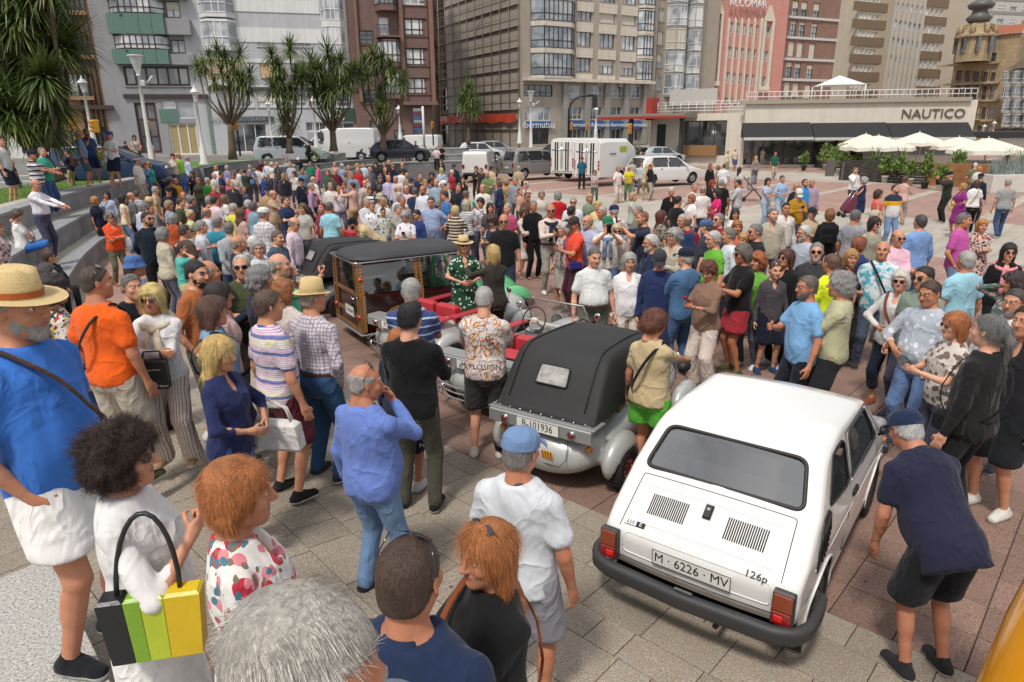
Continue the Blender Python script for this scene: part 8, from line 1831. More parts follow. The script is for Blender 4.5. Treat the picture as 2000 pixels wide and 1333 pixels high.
def lamp_cone(px, py0, py1, D, label, cam_=True):
 p0 = atd(px, py1, D); h = atd(px, py0, D)[2]-p0[2]; r_ = root('street_lamp', label, 'street lamp', (p0[0], p0[1], p0[2]), 0, 'street lamps'); k = h/5.6
 b = MB(); b.lathe([(.2, 0), (.2, .1), (.13, .2), (.12, 1.2), (.09, 1.4), (.08, h*.55), (.07, h-1.0*k), (.11, h-.98*k), (.08, h-.9*k)], 12, cap=True); b.build('pole', WL, r_)
 b = MB(); b.lathe([(.08, h-.9*k), (.30, h-.08*k)], 14); b.build('cone_shade', clearglass('cone_glass', (.75, .78, .78), .55), r_); b = MB(); b.lathe([(.34, h-.08*k), (.34, h-.02*k), (.1, h), (.001, h)], 14, cap=True); b.build('top_disc', WL, r_)
 b = MB(); b.box((.2, -.1, h-1.35*k), (.22, .12, .30), bev=.05); b.tube([(.3, 0, h-1.4*k), (.65, 0, h-1.0*k)], .06, 7); b.build('loudspeaker', mat('grey_speaker', 'b9bab8', .5), r_)
lamp_cone(300, 107, 334, 34, 'tall white lamp with glass cone at the left behind the bench'); lamp_old(400, 165, 324, 38, 'white old style lamp just right of the glass fronted shop'); lamp_old(186, 147, 300, 36, 'white old style lamp beside the big spiky tree')
lamp_old(534, 194, 300, 50, 'white lamp with round top near the silver minivan'); lamp_old(620, 187, 300, 46, 'slim white lamp left of the white van front'); lamp_cone(656, 155, 303, 44, 'white cone lamp between the street palms'); lamp_old(783, 205, 290, 52, 'white lantern lamp right of the brown arch'); lamp_old(1015, 191, 282, 60, 'white lantern lamp by the scaffolding'); lamp_cone(1037, 178, 290, 58, 'white cone lamp before the blue corner sign'); lamp_old(1163, 208, 275, 62, 'small white lamp before the office windows')
lamp_old(1915, 243, 290, 75, 'white lantern lamp at the arches of the domed building'); lamp_old(1933, 236, 290, 72, 'taller white lantern lamp at the domed building')
YL = mat('yellow_signal', 'd99a1e', .45); BKP = mat('black_pole', '202022', .5)
def signal(px, py0, py1, D, base, label, pole=True, rz=0., col=None):
 p = atd(px, base, D); zt = atd(px, py0, D)[2]-p[2]; r_ = root('traffic_light', label, 'traffic light', tuple(p), rz, 'traffic lights'); hgt = zt-(atd(px, py1, D)[2]-p[2])
 b = MB(); b.tube([(0, .2, 0), (0, .2, zt)], .06, 8); b.build('pole', BKP, r_); b = MB(); b.box((0, 0, zt-hgt/2), (.34*hgt/1., .25, hgt), 0, bev=.04); hd = b.build('signal_head', col or YL, r_)
 for k in range(3): b = MB(); b.lathe([(.12*hgt, 0), (.13*hgt, .16), (.10*hgt, .16), (.10*hgt, .02), (.001, .02)], 10, 0, rowm(rotx(PI/2), (0, -.12, zt-hgt*(.18+.32*k)))); b.build('lens_hood', col or YL, hd)
signal(155, 229, 255, 34, 305, 'yellow traffic light at the left, double headed, beside the tree'); signal(150, 231, 252, 34.5, 305, 'yellow traffic light partly hidden by the tree foliage', rz=.8); signal(197, 234, 260, 35, 305, 'yellow traffic light right of the old style lamp', rz=-.6); signal(298, 236, 256, 42, 300, 'small yellow traffic light behind the cone lamp', rz=.5); signal(467, 233, 255, 42, 305, 'yellow traffic light on black post beside the first palm')
signal(846, 238, 252, 58, 285, 'yellow traffic light by the scaffolding'); signal(1116, 240, 255, 64, 280, 'yellow traffic light left of the black arched pole'); signal(1146, 240, 255, 64, 280, 'yellow traffic light right of the black arched pole'); signal(1229, 242, 262, 58, 290, 'yellow traffic light in front of the pavilion canopy')
p = atd(1110, 283, 60); r_ = root('arched_signal_pole', 'tall black arched pole with a hanging traffic signal', 'traffic light', tuple(p)); z_ = atd(1140, 188, 60)[2]-p[2]; x_ = atd(1162, 190, 60)[0]-p[0]
b = MB(); b.tube([(0, 0, 0), (0, 0, z_*.72), (.15, 0, z_*.84), (.5, 0, z_*.95), (1., 0, z_), (x_, 0, z_+.05)], .085, 8); b.build('pole', BKP, r_); b = MB(); b.box((x_, 0, z_-.4), (.4, .3, 1.), bev=.05); b.build('signal_head', BKP, r_)
p = atd(829, 288, 55); r_ = root('direction_sign', 'white post with stacked direction boards', 'sign', tuple(p)); zz = atd(829, 208, 55)[2]-p[2]; b = MB(); b.tube([(0, 0, 0), (0, 0, zz)], .09, 8); b.build('post', WL, r_)
for k in range(6): b = MB(); b.box((-.35, 0, zz-.25-k*.28), (.75, .05, .22)); b.build('direction_board', mat(['board_grey', 'board_maroon', 'board_blue'][k % 3], ['8a8f94', '6a3440', '3c5a8a'][k % 3], .5), r_)
# ---- spiky headed trees
g = NT('sword_leaf'); oi = g.n('NewGeometry'); v = g.obj(); n1 = g.noise(v, 1.3, 3); g.set(Base_Color=g.ramp(n1, (.3, C('34481f')), (.5, C('566b33')), (.72, C('929f55'))), Roughness=.5); M_leafs = g.m
M_bark = mat('grey_bark', '6a5c4c', .95, var=.35, vs_=9, bump=.6, bsc=14); M_dead = mat('dry_leaf', '7a6238', .9, var=.3)
def rosette(b, c, ax, r_, n, seed, w=.05):
 rs = np.random.RandomState(seed); ax = ax/np.linalg.norm(ax); o1 = np.cross(ax, [0, 0, 1.]) if abs(ax[2]) < .95 else np.array([1., 0, 0]); o1 /= np.linalg.norm(o1); o2 = np.cross(ax, o1)
 V, F = [], []
 for i in range(n):
  a = i*2.39996+rs.rand()*.3; el = math.asin(1-1.75*(i+.5)/n); d = (o1*math.cos(a)+o2*math.sin(a))*math.cos(el)+ax*math.sin(el); L_ = r_*(.8+.35*rs.rand()); sd_ = np.cross(d, [0, 0, 1.]); sd_ /= np.linalg.norm(sd_)+1e-6
  k0 = len(V); dr = L_*.26*(1.1-el/1.6)*rs.uniform(.5, 1.2)
  for t, ww in ((.0, .5), (.35, 1.), (.7, .8), (1., .05)): q = c+d*L_*t+np.array([0, 0, -dr*t*t]); V += [q-sd_*w*ww/2, q+sd_*w*ww/2]
  F += [(k0+2*j, k0+2*j+1, k0+2*j+3, k0+2*j+2) for j in range(3)]
 b.add(V, F, 0)
def cordyline(px, base, D, label, heads, lean=0., tr=.16, r_=.9, n=90, w=.05, fork=.55, z0=None):
 """heads: pixels of rosette centres"""
 p = atd(px, base, D); r0_ = root('spiky_tree', label, 'tree', tuple(p), 0, 'spiky headed street trees'); rs = np.random.RandomState(int(px)); C_ = [atd(x, y, D+rs.uniform(-1, 1)*abs(r_))-p for x, y in heads]
 top = np.mean(C_, 0); zf = min(c[2] for c in C_)*fork; Fk = np.array([top[0]*.35+lean, top[1]*.3, max(zf, .8)])
 b = MB(); b.tube([(0, 0, 0), (Fk[0]*.25, 0, Fk[2]*.35), (Fk[0]*.7, Fk[1]*.6, Fk[2]*.75), tuple(Fk)], [tr*1.5, tr*1.05, tr*.95, tr*.9], 10); b.build('trunk', M_bark, r0_)
 cr_ = MB(); dd_ = MB()
 for i, c in enumerate(C_):
  mid = Fk*.45+c*.55+np.array([(c[0]-Fk[0])*.25, 0, -.12*np.linalg.norm(c-Fk)]); q = MB(); q.tube([Fk-[0, 0, .1], mid, c], [tr*.45, tr*.24, tr*.2], 7); q.build('limb', M_bark, r0_)
  ax = (c-Fk); ax = ax/np.linalg.norm(ax)*.8+np.array([0, 0, 1.]); rosette(cr_, c, ax, r_*rs.uniform(.85, 1.1), n, i+int(px), w); rosette(dd_, c-ax/np.linalg.norm(ax)*r_*.35, -ax+np.array([0, 0, .3]), r_*.4, n//4, i+7, w*.8)
 cr_.build('crown', M_leafs, r0_); dd_.build('dry_skirt', M_dead, r0_)
big = [(10, -35), (55, -10), (100, 20), (-10, 30), (30, 42), (70, 55), (112, 92), (20, 85), (60, 105), (-15, 120), (35, 135), (85, 150), (10, 175), (55, 190), (105, 200), (25, 215), (75, 225), (95, 245), (-5, 210), (50, -60), (90, -40), (-20, -10), (130, 78)]
cordyline(104, 356, 21.5, 'huge leaning spiky tree filling the upper left corner', big, -.3, .28, 1.12, 230, .06, .3)
cordyline(455, 312, 39, 'bare branched spiky tree at the left of the street row', [(425, 100), (440, 112), (408, 112), (468, 106), (398, 128), (386, 132), (432, 138), (455, 132), (488, 145), (418, 160), (450, 168), (486, 172), (464, 150), (474, 160)], 0, .17, .8, 80, .055, .5)
cordyline(566, 300, 40, 'slender spiky tree with low shoots second in the street row', [(530, 108), (566, 95), (545, 130), (578, 145), (552, 160), (534, 172), (572, 178), (560, 200), (562, 225), (590, 150), (540, 148), (556, 242)], 0, .16, .95, 110, .06, .4)
cordyline(652, 296, 42, 'dense dark spiky tree behind the cone lamp', [(608, 120), (640, 105), (665, 122), (595, 140), (625, 145), (655, 150), (682, 150), (612, 170), (645, 175), (670, 165), (635, 195), (620, 135), (650, 130), (690, 140), (632, 160)], 0, .18, 1.1, 110, .06, .4)
cordyline(749, 292, 43, 'wide forked spiky tree before the brown building', [(712, 118), (728, 108), (745, 115), (762, 128), (702, 140), (735, 130), (770, 148), (790, 152), (718, 150), (742, 180), (748, 200), (740, 215), (752, 160), (785, 165)], 0, .17, .9, 90, .06, .38)
cordyline(915, 283, 52, 'small spiky tree before the scaffolding', [(915, 172), (905, 188), (922, 190), (900, 200), (932, 205), (912, 205), (926, 215), (920, 182)], 0, .12, .95, 80, .06, .5)
# columnar conifer edge and green bush by the pavilion
def bush(px, py, D, r_, n, label, base_z=None, col=None, name='bush', cat='plant', leaf=.12, pot=None, up=0.4, potc='cfc9bd'):
 p = atd(px, py, D); p[2] = base_z if base_z is not None else p[2]; q = root(name, label, cat, tuple(p)); rs = np.random.RandomState(int(px+n)); V = []; F = []; z0 = .55 if pot else 0.
 for i in range(n):
  d = rs.randn(3); d[2] = abs(d[2])*1.1; d /= np.linalg.norm(d); c = d*np.array([r_[0], r_[0], r_[1]])*rs.rand()**.4+[0, 0, z0+.1]; e = rs.randn(3); e[2] += up; e /= np.linalg.norm(e); s__ = np.cross(e, rs.randn(3)); s__ /= np.linalg.norm(s__); l = leaf*rs.uniform(.6, 1.5); k = len(V)
  V += [c, c+e*l*.5+s__*l*.18, c+e*l, c+e*l*.5-s__*l*.18]; F.append((k, k+1, k+2, k+3))
 b = MB(); b.add(V, F); b.build('foliage', col or M_bushg, q); b = MB()
 for k in range(5): a = k*1.26; b.tube([(0, 0, z0*.8), (r_[0]*.4*math.cos(a), r_[0]*.4*math.sin(a), z0+r_[1]*.7)], [.03, .012], 5)
 b.build('stem', M_bark, q)
 if pot: b = MB(); b.lathe([(.14, 0), (.20, .36), (.22, .36), (.22, .42), (.18, .42), (.17, .36), (.001, .36)], 14, cap=True); b.build('pot', mat('pot_'+potc, potc, .6), q)
 return q
g = NT('green_leaf'); v = g.obj(); n1 = g.noise(v, 3, 3); g.set(Base_Color=g.ramp(n1, (.3, C('3a5220')), (.5, C('66803a')), (.72, C('98a850'))), Roughness=.55); M_bushg = g.m
g = NT('silver_leaf'); v = g.obj(); n1 = g.noise(v, 3, 3); g.set(Base_Color=g.ramp(n1, (.3, C('6a7a78')), (.7, C('a4b0ac'))), Roughness=.6); M_silv = g.m
bush(1240, 284, 62, (1.3, 1.5), 900, 'dark rounded shrub under the red edged canopy', .4, mat('dark_leaf', '2c3c22', .7), 'bush', 'shrub', .2)
PB = [(1612, 325, 1.3, 1.7), (1628, 330, 1.1, 1.5), (1640, 334, 1.2, 1.9), (1570, 326, .5, .8), (1672, 338, .8, 1.0), (1698, 346, .7, .9), (1728, 350, .6, 1.2), (1754, 352, .7, 1.1), (1776, 356, .5, .8), (1806, 362, .6, 1.4), (1836, 366, .5, .7), (1866, 352, .9, 1.6), (1946, 366, .5, .6)]
for i, (x, y, r1, r2) in enumerate(PB):
 D = H*FP/(y-246); bush(x, y, D, (r1*.55, r2*.8), 380, ['tall feathery green plant', 'bushy bright green plant', 'tallest feathery plant', 'small dark plant', 'low green plant', 'round green plant', 'reddish green plant', 'upright green plant', 'small trailing plant', 'tall leafy plant', 'dark low plant', 'palm like plant', 'tiny plant'][i]+' in a pot, '+['first', 'second', 'third', 'fourth', 'fifth', 'sixth', 'seventh', 'eighth', 'ninth', 'tenth', 'eleventh', 'twelfth', 'last'][i]+' from the left by the cafe', 0., None, 'potted_plant', 'plant', .24, True, 1.2, ['d8d4cc', '4a4848'][i % 2])
for i, x in enumerate((1706, 1756, 1962, 1992)):
 p = atd(x, 318, 44-i*1.2); q = root('yucca', ['spiky fan leaved plant at the cafe fence', 'second spiky fan leaved plant along the fence', 'dark spiky plant behind the wooden planter', 'spiky plant at the far right of the terrace'][i], 'plant', (p[0], p[1], 0)); b = MB(); b.tube([(0, 0, 0), (.1, 0, 1.1)], [.12, .08], 7); b.build('trunk', M_bark, q); b = MB(); rosette(b, np.array([.1, 0, 1.2]), np.array([0, 0, 1.]), 1.1, 90, i, .05); b.build('crown', M_leafs, q)
# cafe fence, planters, parasols
TM = mat('wood_planter', '94663e', .7, var=.35, vs_=3)
def panel(x0, y0, x1, y1, base0, base1, label, m, name='fence', th=.1, n=6, gap=.02, cat='fence'):
 A_ = at(x0, base0, 0); B_ = at(x1, base1, 0); h = atd(x0, y0, A_[1])[2]; L_ = np.linalg.norm(B_-A_); t = (B_-A_)/L_; q = root(name, label, cat, (A_[0], A_[1], 0), math.atan2(t[1], t[0])); cols = max(1, int(L_/2.))
 for c in range(cols):
  for k in range(n): z0, z1 = h*k/n, h*(k+1)/n-gap; b = MB(); b.box((L_*(c+.5)/cols, 0, (z0+z1)/2), (L_/cols-.03, th, z1-z0)); b.build('plank', m, q)
 for c in range(cols+1): b = MB(); b.box((L_*c/cols, 0, h/2), (.08, th+.05, h+.05)); b.build('post', mat('dark_post', '2e2b29', .7), q)
 return q
panel(1812, 318, 1990, 322, 362, 372, 'orange brown wooden planter wall of the cafe terrace', TM, 'wooden_planter', .5, 3, .01, 'planter'); panel(1640, 312, 1812, 319, 352, 362, 'dark slatted cafe fence behind the potted plants', mat('dark_fence', '3c3733', .8), 'fence', .08, 8)
for x0, y, w in ((1620, 330, 8), (1648, 338, 9)):
 p = at(x0, y+14, 0); q = tag(MB().box((0, 0, .55), (.5, .35, 1.1), bev=.01).build('planter_box', mat('grey_planter', '6a6560', .7), None, (p[0], p[1], 0)), 'tall grey box planter '+('left' if x0 < 1640 else 'right')+' of the white pots by the cafe', 'planter')
p = at(1985, 376, 0); q = root('white_planter', 'low white planter box with silvery grasses at the right', 'planter', (p[0], p[1], 0)); MB().box((0, 0, .45), (3.2, .8, .9), bev=.02).build('box', mat('white_box', 'd0ccc4', .7), q); V = []; F = []
rs = np.random.RandomState(2)
for i in range(500): c = np.array([rs.uniform(-1.5, 1.5), rs.uniform(-.3, .3), .9]); e = np.array([rs.randn()*.25, rs.randn()*.25, 1.]); l = rs.uniform(.5, 1.1); k = len(V); V += [c-[.015, 0, 0], c+[.015, 0, 0], c+e*l]; F.append((k, k+1, k+2))
MB().add(V, F).build('foliage', M_silv, q)
CANV = mat('cream_canvas', 'e2dccc', .8, var=.05)
def parasol(px, ytop, yedge, xl, xr, D, base, label):
 p = atd(px, base, D); zt = atd(px, ytop, D)[2]; ze = atd(px, yedge, D)[2]; hw = (atd(xr, yedge, D)[0]-atd(xl, yedge, D)[0])/2; q = root('parasol', label, 'parasol', (p[0], p[1], 0), rnd.uniform(-.2, .2), 'cream cafe parasols'); n = 16; V = [(0, 0, zt)]; F = []
 for rr, zz in ((.12, zt-.05), (.5, zt*.55+ze*.45), (.98, ze+.05), (1., ze-.18)):
  for k in range(n): a = 2*PI*(k+.5)/n; sq = 1/max(abs(math.cos(a)), abs(math.sin(a))); sq = min(sq, 1.25); sag = -.06 if k % 2 else 0; V.append((math.cos(a)*hw*rr*sq*.92, math.sin(a)*hw*rr*sq*.92, zz+sag*rr))
 F += [(0, 1+k, 1+(k+1) % n) for k in range(n)]+[(1+r2*n+k, 1+r2*n+(k+1) % n, 1+(r2+1)*n+(k+1) % n, 1+(r2+1)*n+k) for r2 in range(3) for k in range(n)]
 b = MB(); b.add(V, F); b.build('canopy', CANV, q); b = MB(); b.tube([(0, 0, 0), (0, 0, zt+.1)], .04, 8); b.build('pole', mat('parasol_pole', 'b8b2a6', .5), q)
 for k in range(8): a = 2*PI*k/8; b = MB(); b.tube([(0, 0, ze+.4), (math.cos(a)*hw*.95, math.sin(a)*hw*.95, ze+.08)], .015, 4); b.build('rib', WL, q)
parasol(1682, 262, 284, 1634, 1722, 52, 330, 'cream parasol at the left end of the cafe terrace'); parasol(1706, 265, 288, 1640, 1762, 47, 335, 'cream parasol with printed flap second from the left'); parasol(1785, 259, 279, 1743, 1832, 50, 330, 'cream parasol standing alone in the middle of the terrace'); parasol(1862, 268, 286, 1808, 1908, 48, 335, 'cream parasol behind the rightmost one'); parasol(1918, 270, 294, 1854, 1978, 43, 340, 'largest cream parasol at the right of the terrace')
p = at(1545, 318, 0)
q = root('outdoor_sofa', 'brown covered outdoor sofa bed by the cafe glazing', 'sofa', (p[0], p[1]*.86, 0)); b = MB(); b.box((0, 0, .3), (2.6, 1.2, .5), bev=.06); b.build('seat', mat('brown_cushion', '6e5a50', .8), q); b = MB(); b.box((0, .7, 1.0), (2.9, .2, 2.0), bev=.05); b.box((-1.4, .1, 1.0), (.15, 1.3, 2.), bev=.04); b.box((1.4, .1, 1.), (.15, 1.3, 2.), bev=.04); b.build('hood', mat('dark_wicker', '3a3430', .8), q)
# ---- traffic
def gcar(label, px, py, rz, L_=4.3, hgt=1.5, col='b0b4b8', kind='hatch', D=None, zb=0., name='parked_car', glass_=None, W_=.88):
 D = D or (H-zb)*FP/(py-253); p = atd(px, py, D); h = hgt
 if kind == 'hatch': pr = [(.05, .35), (.0, .55), (.03, .85), (.12, .95), (.50, h*.93), (.9, h*.99), (L_*.45, h), (L_*.58, h*.97), (L_*.76, h*.66), (L_*.80, h*.62), (L_*.97, h*.50), (L_, h*.36), (L_-.03, .3)]; rw, fw_ = (3.1, 4.0), (7.1, 7.95); sw = [[(.75, h*.66), (L_*.42, h*.62), (L_*.42, h*.92), (1.0, h*.90)], [(L_*.445, h*.62), (L_*.70, h*.62), (L_*.58, h*.91), (L_*.445, h*.92)]]
 elif kind == 'mpv': pr = [(.05, .35), (.0, .55), (.02, .95), (.06, 1.05), (.28, h*.95), (.5, h*.99), (L_*.4, h), (L_*.62, h*.97), (L_*.80, h*.62), (L_*.84, h*.58), (L_*.98, h*.44), (L_, h*.3), (L_-.03, .3)]; rw, fw_ = (3.1, 3.95), (7.1, 7.95); sw = [[(.35, h*.60), (L_*.26, h*.59), (L_*.26, h*.90), (.5, h*.90)], [(L_*.28, h*.59), (L_*.50, h*.58), (L_*.50, h*.91), (L_*.28, h*.91)], [(L_*.52, h*.58), (L_*.76, h*.58), (L_*.62, h*.90), (L_*.52, h*.91)]]
 else: pr = [(.03, .35), (.0, .6), (.02, 1.1), (.05, h*.93), (.16, h*.99), (L_*.3, h), (L_*.68, h*.98), (L_*.84, h*.62), (L_*.88, h*.52), (L_*.98, h*.42), (L_, h*.3), (L_-.03, .3)]; rw, fw_ = (2.1, 2.8), (6.1, 6.95); sw = [[(L_*.66, h*.55), (L_*.82, h*.55), (L_*.72, h*.86), (L_*.66, h*.88)]]
 wr = .33; c = Car(name, label, 'van' if kind == 'van' else 'car', (p[0], p[1], zb), rz, pr, W_, .26, [(0, .94), (.4, 1.), (h*.55, 1.), (h*.62, .96), (h, .80 if kind != 'van' else .9)], [(0, .95), (.3, 1), (L_*.85, 1.), (L_, .85)], [(L_*.19, wr), (L_*.81, wr)], mat('car_paint_'+col, col, .3, .1, var=.03, coat=.5), ns=54, nv=6, nz=10, sm=1, crown=.03, er=.07, group='vehicles parked round the square')
 if not (kind == 'van' and glass_ == 'none'): c.swin(rw[0], rw[1], (W_*.72, W_*.66), .06, M_dg, sr=.02)
 c.swin(fw_[0], fw_[1], (W_*.72, W_*.8), .06, M_dg, name='windscreen', sr=.02)
 for P_ in sw: c.sidewin(P_, .06, M_dg, sr=.015)
 c.build()
 for sg in (-1, 1):
  for y in (L_*.19, L_*.81): wheel(c.rt, (sg*(W_-.11), y, wr), wr, .2, '9a9da0')
  b = MB(); b.box((0, 0, 0), (.16, .05, .26 if kind != 'hatch' else .16), bev=.02); b.build('tail_lamp', mat('tail_red', '8a0f10', .15), c.rt, (sg*W_*.84, .015, .88)); b = MB(); b.box((0, 0, 0), (.26, .08, .13), bev=.03); b.build('headlamp', mat('lamp_glass', 'ddd', .1), c.rt, (sg*W_*.62, L_-.04, h*.42)); b = MB(); b.box((0, 0, 0), (.16, .1, .12), bev=.03); b.build('mirror', mat('car_paint_'+col, col, .3, .1), c.rt, (sg*(W_+.08), L_*.70, h*.64))
  b = MB(); b.box((0, 0, 0), (.02, .16, .03)); b.build('door_handle', BLK, c.rt, (sg*(W_+.005), L_*.33, h*.55))
 b = MB(); b.box((0, -.02, .42), (1.5, .06, .16), bev=.02); b.build('bumper', mat('car_paint_'+col, col, .3, .1) if kind != 'van' else BLK, c.rt); plate(c.rt, rowm(rotx(PI/2), (0, -.06, .62)), '0000', .5, .11, .001) if False else None
 b = MB(); b.box((0, -.012, .70), (.5, .01, .11)); b.build('number_plate', mat('plate_white', 'e6e5df', .45), c.rt); return c
gcar('silver minivan parked at the street behind the spiky trees', 500, 306, -1.45, 4.7, 1.75, 'a9b2b8', 'mpv', 46, 1.3)
gcar('white panel van parked before the green fascia', 740, 296, 1.5, 5.4, 2.2, 'dcdcdc', 'van', 49, 1.3, glass_='none')
gcar('dark blue hatchback behind the white panel van', 722, 294, -1.42, 4., 1.45, '1f2a3c', 'hatch', 46.5, 1.3)
gcar('white delivery van with dark nose by the scaffolding', 862, 287, 1.4, 4.4, 1.95, 'd8d8d4', 'van', 60, 1.0, glass_='none')
gcar('white hatchback parked before the scaffolding', 890, 292, -1.4, 4.1, 1.5, 'dcdcdc', 'hatch', 60, .8); gcar('grey hatchback beyond the white one near the scaffolding', 925, 288, -1.3, 4.1, 1.5, 'a0a4a8', 'hatch', 66, .8)
gcar('white car derived van with tall box back on the plaza', 927, 334, -.15, 4.2, 1.85, 'd4d4d0', 'van', 45, .15, glass_='none'); gcar('grey people carrier beside the white vans', 990, 327, -1.05, 4.5, 1.85, '8a8884', 'mpv', 47, .15)
gcar('large white estate car behind the group on the plaza', 1232, 338, -1.15, 4.7, 1.65, 'e6e6e4', 'hatch', 41, .1); gcar('silver hatchback hidden behind the large white car', 1205, 322, -1.2, 4.1, 1.45, 'b4bcc2', 'hatch', 47, .1)
gcar('dark navy people carrier before the blue signed office', 1148, 290, 1.35, 4.8, 1.95, '1c2436', 'mpv', 56, .3); gcar('pale car half hidden by the pavilion canopy', 1250, 288, -1.3, 4.1, 1.45, 'b8c0c4', 'hatch', 62, .3)
gcar('dark blue car at the kerb behind the big spiky tree', 98, 345, -1.35, 4.5, 1.55, '22385a', 'hatch', 28, 1.3)
def trailer(px, py, D, rz, label):
 p = atd(px, py, D); q = root('horse_trailer', label, 'trailer', (p[0], p[1], .1), rz, 'white horse trailers'); wt = mat('white_grp', 'e2e2de', .35, var=.04); hw = .95
 V = []; st = [(0, .45, 2.55), (.6, .45, 2.62), (2.6, .45, 2.6), (3.6, .5, 2.1), (4.2, .6, 1.2), (4.35, .65, .75)]
 for y, z0, z1 in st: w = hw*(1 if y < 3 else (.85 if y < 4 else .6)); V += [(-w, y, z0), (-w, y, z1-.2), (-w*.85, y, z1), (w*.85, y, z1), (w, y, z1-.2), (w, y, z0)]
 b = MB(); b.add(V, [(i*6+k, i*6+k+1, (i+1)*6+k+1, (i+1)*6+k) for i in range(5) for k in range(5)]+[(i*6+5, i*6, (i+1)*6, (i+1)*6+5) for i in range(5)]+[tuple(range(6))[::-1], tuple(range(30, 36))], 0); o = b.build('body', wt, q);
 for s_ in (-1, 1):
  b = MB(); b.box((s_*.43, -.03, 1.5), (.80, .06, 1.85), bev=.01); dr = b.build('rear_door', wt, q)
  for dx in (-.09, .09): b = MB(); b.box((s_*.43+dx, -.07, 1.5), (.10, .02, 1.75)); b.build('black_stripe', BLK, dr)
  b = MB(); b.tube([(s_*.06, -.08, .75), (s_*.06, -.08, 2.3)], .02, 5); b.tube([(s_*.8, -.08, 1.9), (s_*.06, -.08, 1.9)], .02, 5); b.build('door_bar', CHR, dr)
  for z in (.95, 1.15, 1.35): b = MB(); b.lathe([(.06, 0), (.05, .03), (.001, .04)], 10, 0, rowm(rotx(PI/2), (0, 0, 0))); b.build('tail_lamp', mat('tail_red2', 'b82a24', .2), q, (s_*.90, -.03, z))
  wheel(q, (s_*.98, 1.9, .30), .34, .2, 'a8a8a8'); b = MB(); b.tube([(s_*1.0, 1.9-.46*math.cos(a), .30+.46*math.sin(a)) for a in np.linspace(0, PI, 10)], .07, 6); b.build('mudguard', BLK, q)
 b = MB(); b.box((.955, 2.2, 2.0), (.01, .7, .35), 0); g_ = b.build('decal', mat('green_decal', 'a8b83c', .6, var=.5, vs_=8), q); b = MB(); b.tube([(0, 4.2, .5), (0, 5.2, .45)], .06, 6); b.build('drawbar', BLK, q); text('decal_lettering', 'MAGRIN', .16, mat('letter_grey', '4a4a50', .5), q, rowm(np.stack([np.array([0, 1., 0]), np.array([0, 0, 1.]), np.array([1., 0, 0])], 1), (.975, 1.2, 1.75)), .005)
trailer(1098, 330, 45.5, -.75, 'white horse trailer with black striped doors, left of the pair'); trailer(1146, 340, 41.5, -.80, 'white horse trailer with green decal, right of the pair')
# cyclist
p = atd(607, 306, 44); q = root('bicycle', 'bicycle ridden along the street behind the stone wall', 'bicycle', (p[0], p[1], 1.3), -1.4)
for y in (0, 1.05): b = MB(); b.tube([(0, y+.33*math.cos(a), .34+.33*math.sin(a)) for a in np.linspace(0, 2*PI, 20)], .02, 5, cap=False); b.build('wheel', BLK, q)
b = MB(); b.tube([(0, 0, .34), (0, .4, .75), (0, .9, .8), (0, 1.05, .34)], .02, 5); b.tube([(0, 0, .34), (0, .45, .34), (0, .4, .95)], .02, 5); b.tube([(0, .45, .34), (0, .9, .8)], .02, 5); b.tube([(-.25, .85, 1.02), (.25, .85, 1.02)], .015, 5); b.box((0, .38, .97), (.14, .25, .05), bev=.02); b.build('frame', mat('lime_frame', '9ac83a', .4), q)
person('607 276 1.7 80|l1a1a1d|l1a1a1d|short:222|phone|M D44.3 cap:1c1c1c lean20|cyclist in black riding behind the stone wall')
# stroller and shopping trolley
p = at(1468, 393, 0); q = root('stroller', 'grey folding baby stroller on the plaza', 'stroller', (p[0], p[1], 0), -1.9); b = MB(); b.box((0, 0, .55), (.42, .5, .10), bev=.04); b.box((0, -.22, .80), (.42, .10, .5), bev=.04); b.build('seat', mat('grey_fabric', '8a8c8e', .8), q); b = MB()
for s_ in (-1, 1): b.tube([(s_*.24, .45, .1), (s_*.24, 0, .6), (s_*.24, -.45, 1.1)], .014, 5); b.tube([(s_*.24, -.35, .1), (s_*.24, .1, .6)], .014, 5)
b.build('frame', BLK, q)
for s_ in (-1, 1):
 for y in (.45, -.35): b = MB(); b.lathe([(.09, -.03), (.09, .03)], 12, 0, rowm(roty(PI/2), (s_*.24, y, .09)), cap=True); b.build('wheel', BLK, q)
b = MB(); b.add([(-.23, -.3, 1.05), (.23, -.3, 1.05), (.23, .05, 1.15), (-.23, .05, 1.15), (-.23, .2, .95), (.23, .2, .95)], [(0, 1, 2, 3), (3, 2, 5, 4)]); b.build('hood', mat('grey_fabric', '8a8c8e', .8), q)
p = at(1643, 424, 0); q = root('shopping_trolley', 'maroon wheeled shopping trolley beside the grey curled woman', 'trolley', (p[0], p[1], 0), 0); M = roty(.55); b = MB(); b.box((0, 0, .48), (.30, .36, .66), bev=.06); b.v = [v@M.T+[0, 0, .05] for v in b.v]; b.build('bag', mat('maroon_fabric', '6a2440', .7), q); b = MB()
for s_ in (-1, 1): b.tube([M@np.array([-.16, s_*.15, .1]), M@np.array([-.18, s_*.15, 1.15])], .012, 5)
b.tube([M@np.array([-.18, -.15, 1.15]), M@np.array([-.18, .15, 1.15])], .014, 5); b.build('frame', CHR, q)
for s_ in (-1, 1): b = MB(); b.lathe([(.09, -.02), (.09, .02)], 12, 0, rowm(rotx(PI/2), (-.02, s_*.2, .09)), cap=True); b.build('wheel', BLK, q)
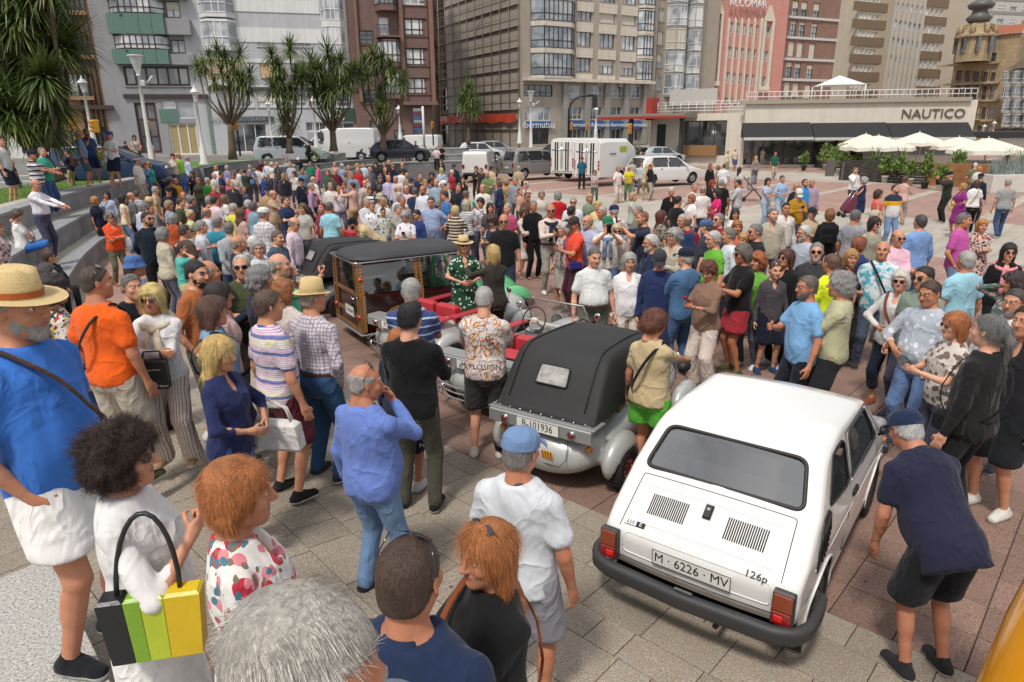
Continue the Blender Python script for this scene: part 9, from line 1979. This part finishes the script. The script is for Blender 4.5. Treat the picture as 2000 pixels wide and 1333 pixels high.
# straw basket, bottle, jacket on arm
def near(px, py, h_, z): return at(px, py, z)
p = at(1866, 402, .85); q = root('straw_bag', 'round straw bag held by the woman in the purple dress', 'bag', tuple(p)); b = MB(); b.lathe([(.001, -.06), (.20, -.05), (.22, 0), (.20, .05), (.001, .06)], 20, 0, rowm(rotx(PI/2), (0, 0, 0))); b.v[0][:, 2] = np.minimum(b.v[0][:, 2], .12); b.build('bag_body', STRAW, q); b = MB(); b.tube([(.07*math.cos(a), -.0, .12+.07*math.sin(a)) for a in np.linspace(0, PI, 10)], .012, 6); b.build('handle', mat('leather_belt', '4a2c20', .5), q)
# yellow coin telescope at the lower right
yp = root('yellow_post', 'glossy orange yellow rounded post at the lower right corner', 'post', tuple(at(2048, 1400, .88)*np.array([1, 1, 0])), 0); YM = mat('orange_yellow_gloss', 'e89a08', .18, var=.03, coat=.6)
b = MB(); b.lathe([(.30, 0), (.29, .7), (.22, 1.3), (.165, 1.62), (.15, 1.72), (.19, 1.78), (.21, 1.86), (.21, 1.96), (.18, 2.04), (.14, 2.08)], 32, cap=True); b.build('column', YM, yp)
b = MB(); b.lathe([(.14, 2.07), (.17, 2.16), (.185, 2.30), (.13, 2.40), (.001, 2.43)], 28); b.build('head', YM, yp)
# striped leather bag under the arm of the woman with dark curls
pr, B_, _, lc = PEOPLE[1]
q = root('striped_shoulder_bag', 'large black, lime and yellow striped leather shoulder bag', 'bag', tuple(pr.location), pr.rotation_euler[2])
for c_, x0, x1 in (('1c1e1e', -.15, -.07), ('7fa82c', -.07, -.02), ('b8c832', -.02, .05), ('d8b818', .05, .16)):
 b = MB(); b.box((.25, (x0+x1)/2+.10, .98), (.08, x1-x0-.002, .26), bev=.01); v = b.v[0]; v[:, 1] = .1+(v[:, 1]-.1)*(1+.5*(v[:, 2]-.98)); b.build('leather_panel', mat('leather_'+c_, c_, .35, var=.1, bump=.2, bsc=60), q)
b = MB(); b.tube([(.25, .10-.10*math.cos(a), 1.10) if a in (0, PI) else (.25-.07*math.sin(a), .10-.10*math.cos(a), 1.10+.27*math.sin(a)) for a in np.linspace(0, PI, 14)], .009, 6); b.build('handle', mat('leather_1c1e1e', '1c1e1e', .35), q)
# print on the clothes and on a carrier bag
def back_print(key, body, size, col, z=1.2, dx=0., off=.19, tilt=0.):
 for r_, B_, l_, c_ in PEOPLE:
  if key in r_['label']: text('print', body, size, mat('print_'+col, col, .8), r_, rowm(roty(tilt)@rotx(PI/2), (dx, -off, z)), .001); return
back_print('orange and black', 'EXPLOSION', .075, '1a1a1a', 1.02, -.02, .20); back_print('orange and black', 'DIRT', .07, '1a1a1a', 1.25, .07, .185, 1.2)
for r_, B_, l_, c_ in PEOPLE:
 if 'sweater over her shoulders' in r_['label']:
  q = root('carrier_bag', 'black carrier bag with white lettering held by the blond woman in white', 'bag', tuple(r_.location), r_.rotation_euler[2]); b = MB(); b.box((-.02, .28, .93), (.22, .07, .25), bev=.012); b.build('bag_body', mat('black_bag', '17171a', .5), q); b = MB(); b.tube([(-.10, .28, 1.05), (-.08, .26, 1.12), (.04, .26, 1.12), (.06, .28, 1.05)], .008, 5); b.build('handle', BLK, q)
  text('lettering', 'WINTECAT iStore', .027, M_wf, q, rowm(rotz(PI)@rotx(PI/2), (-.02, .317, .84)), .001); text('lettering', 'Premium Reseller', .018, M_wf, q, rowm(rotz(PI)@rotx(PI/2), (-.02, .317, .98)), .001)
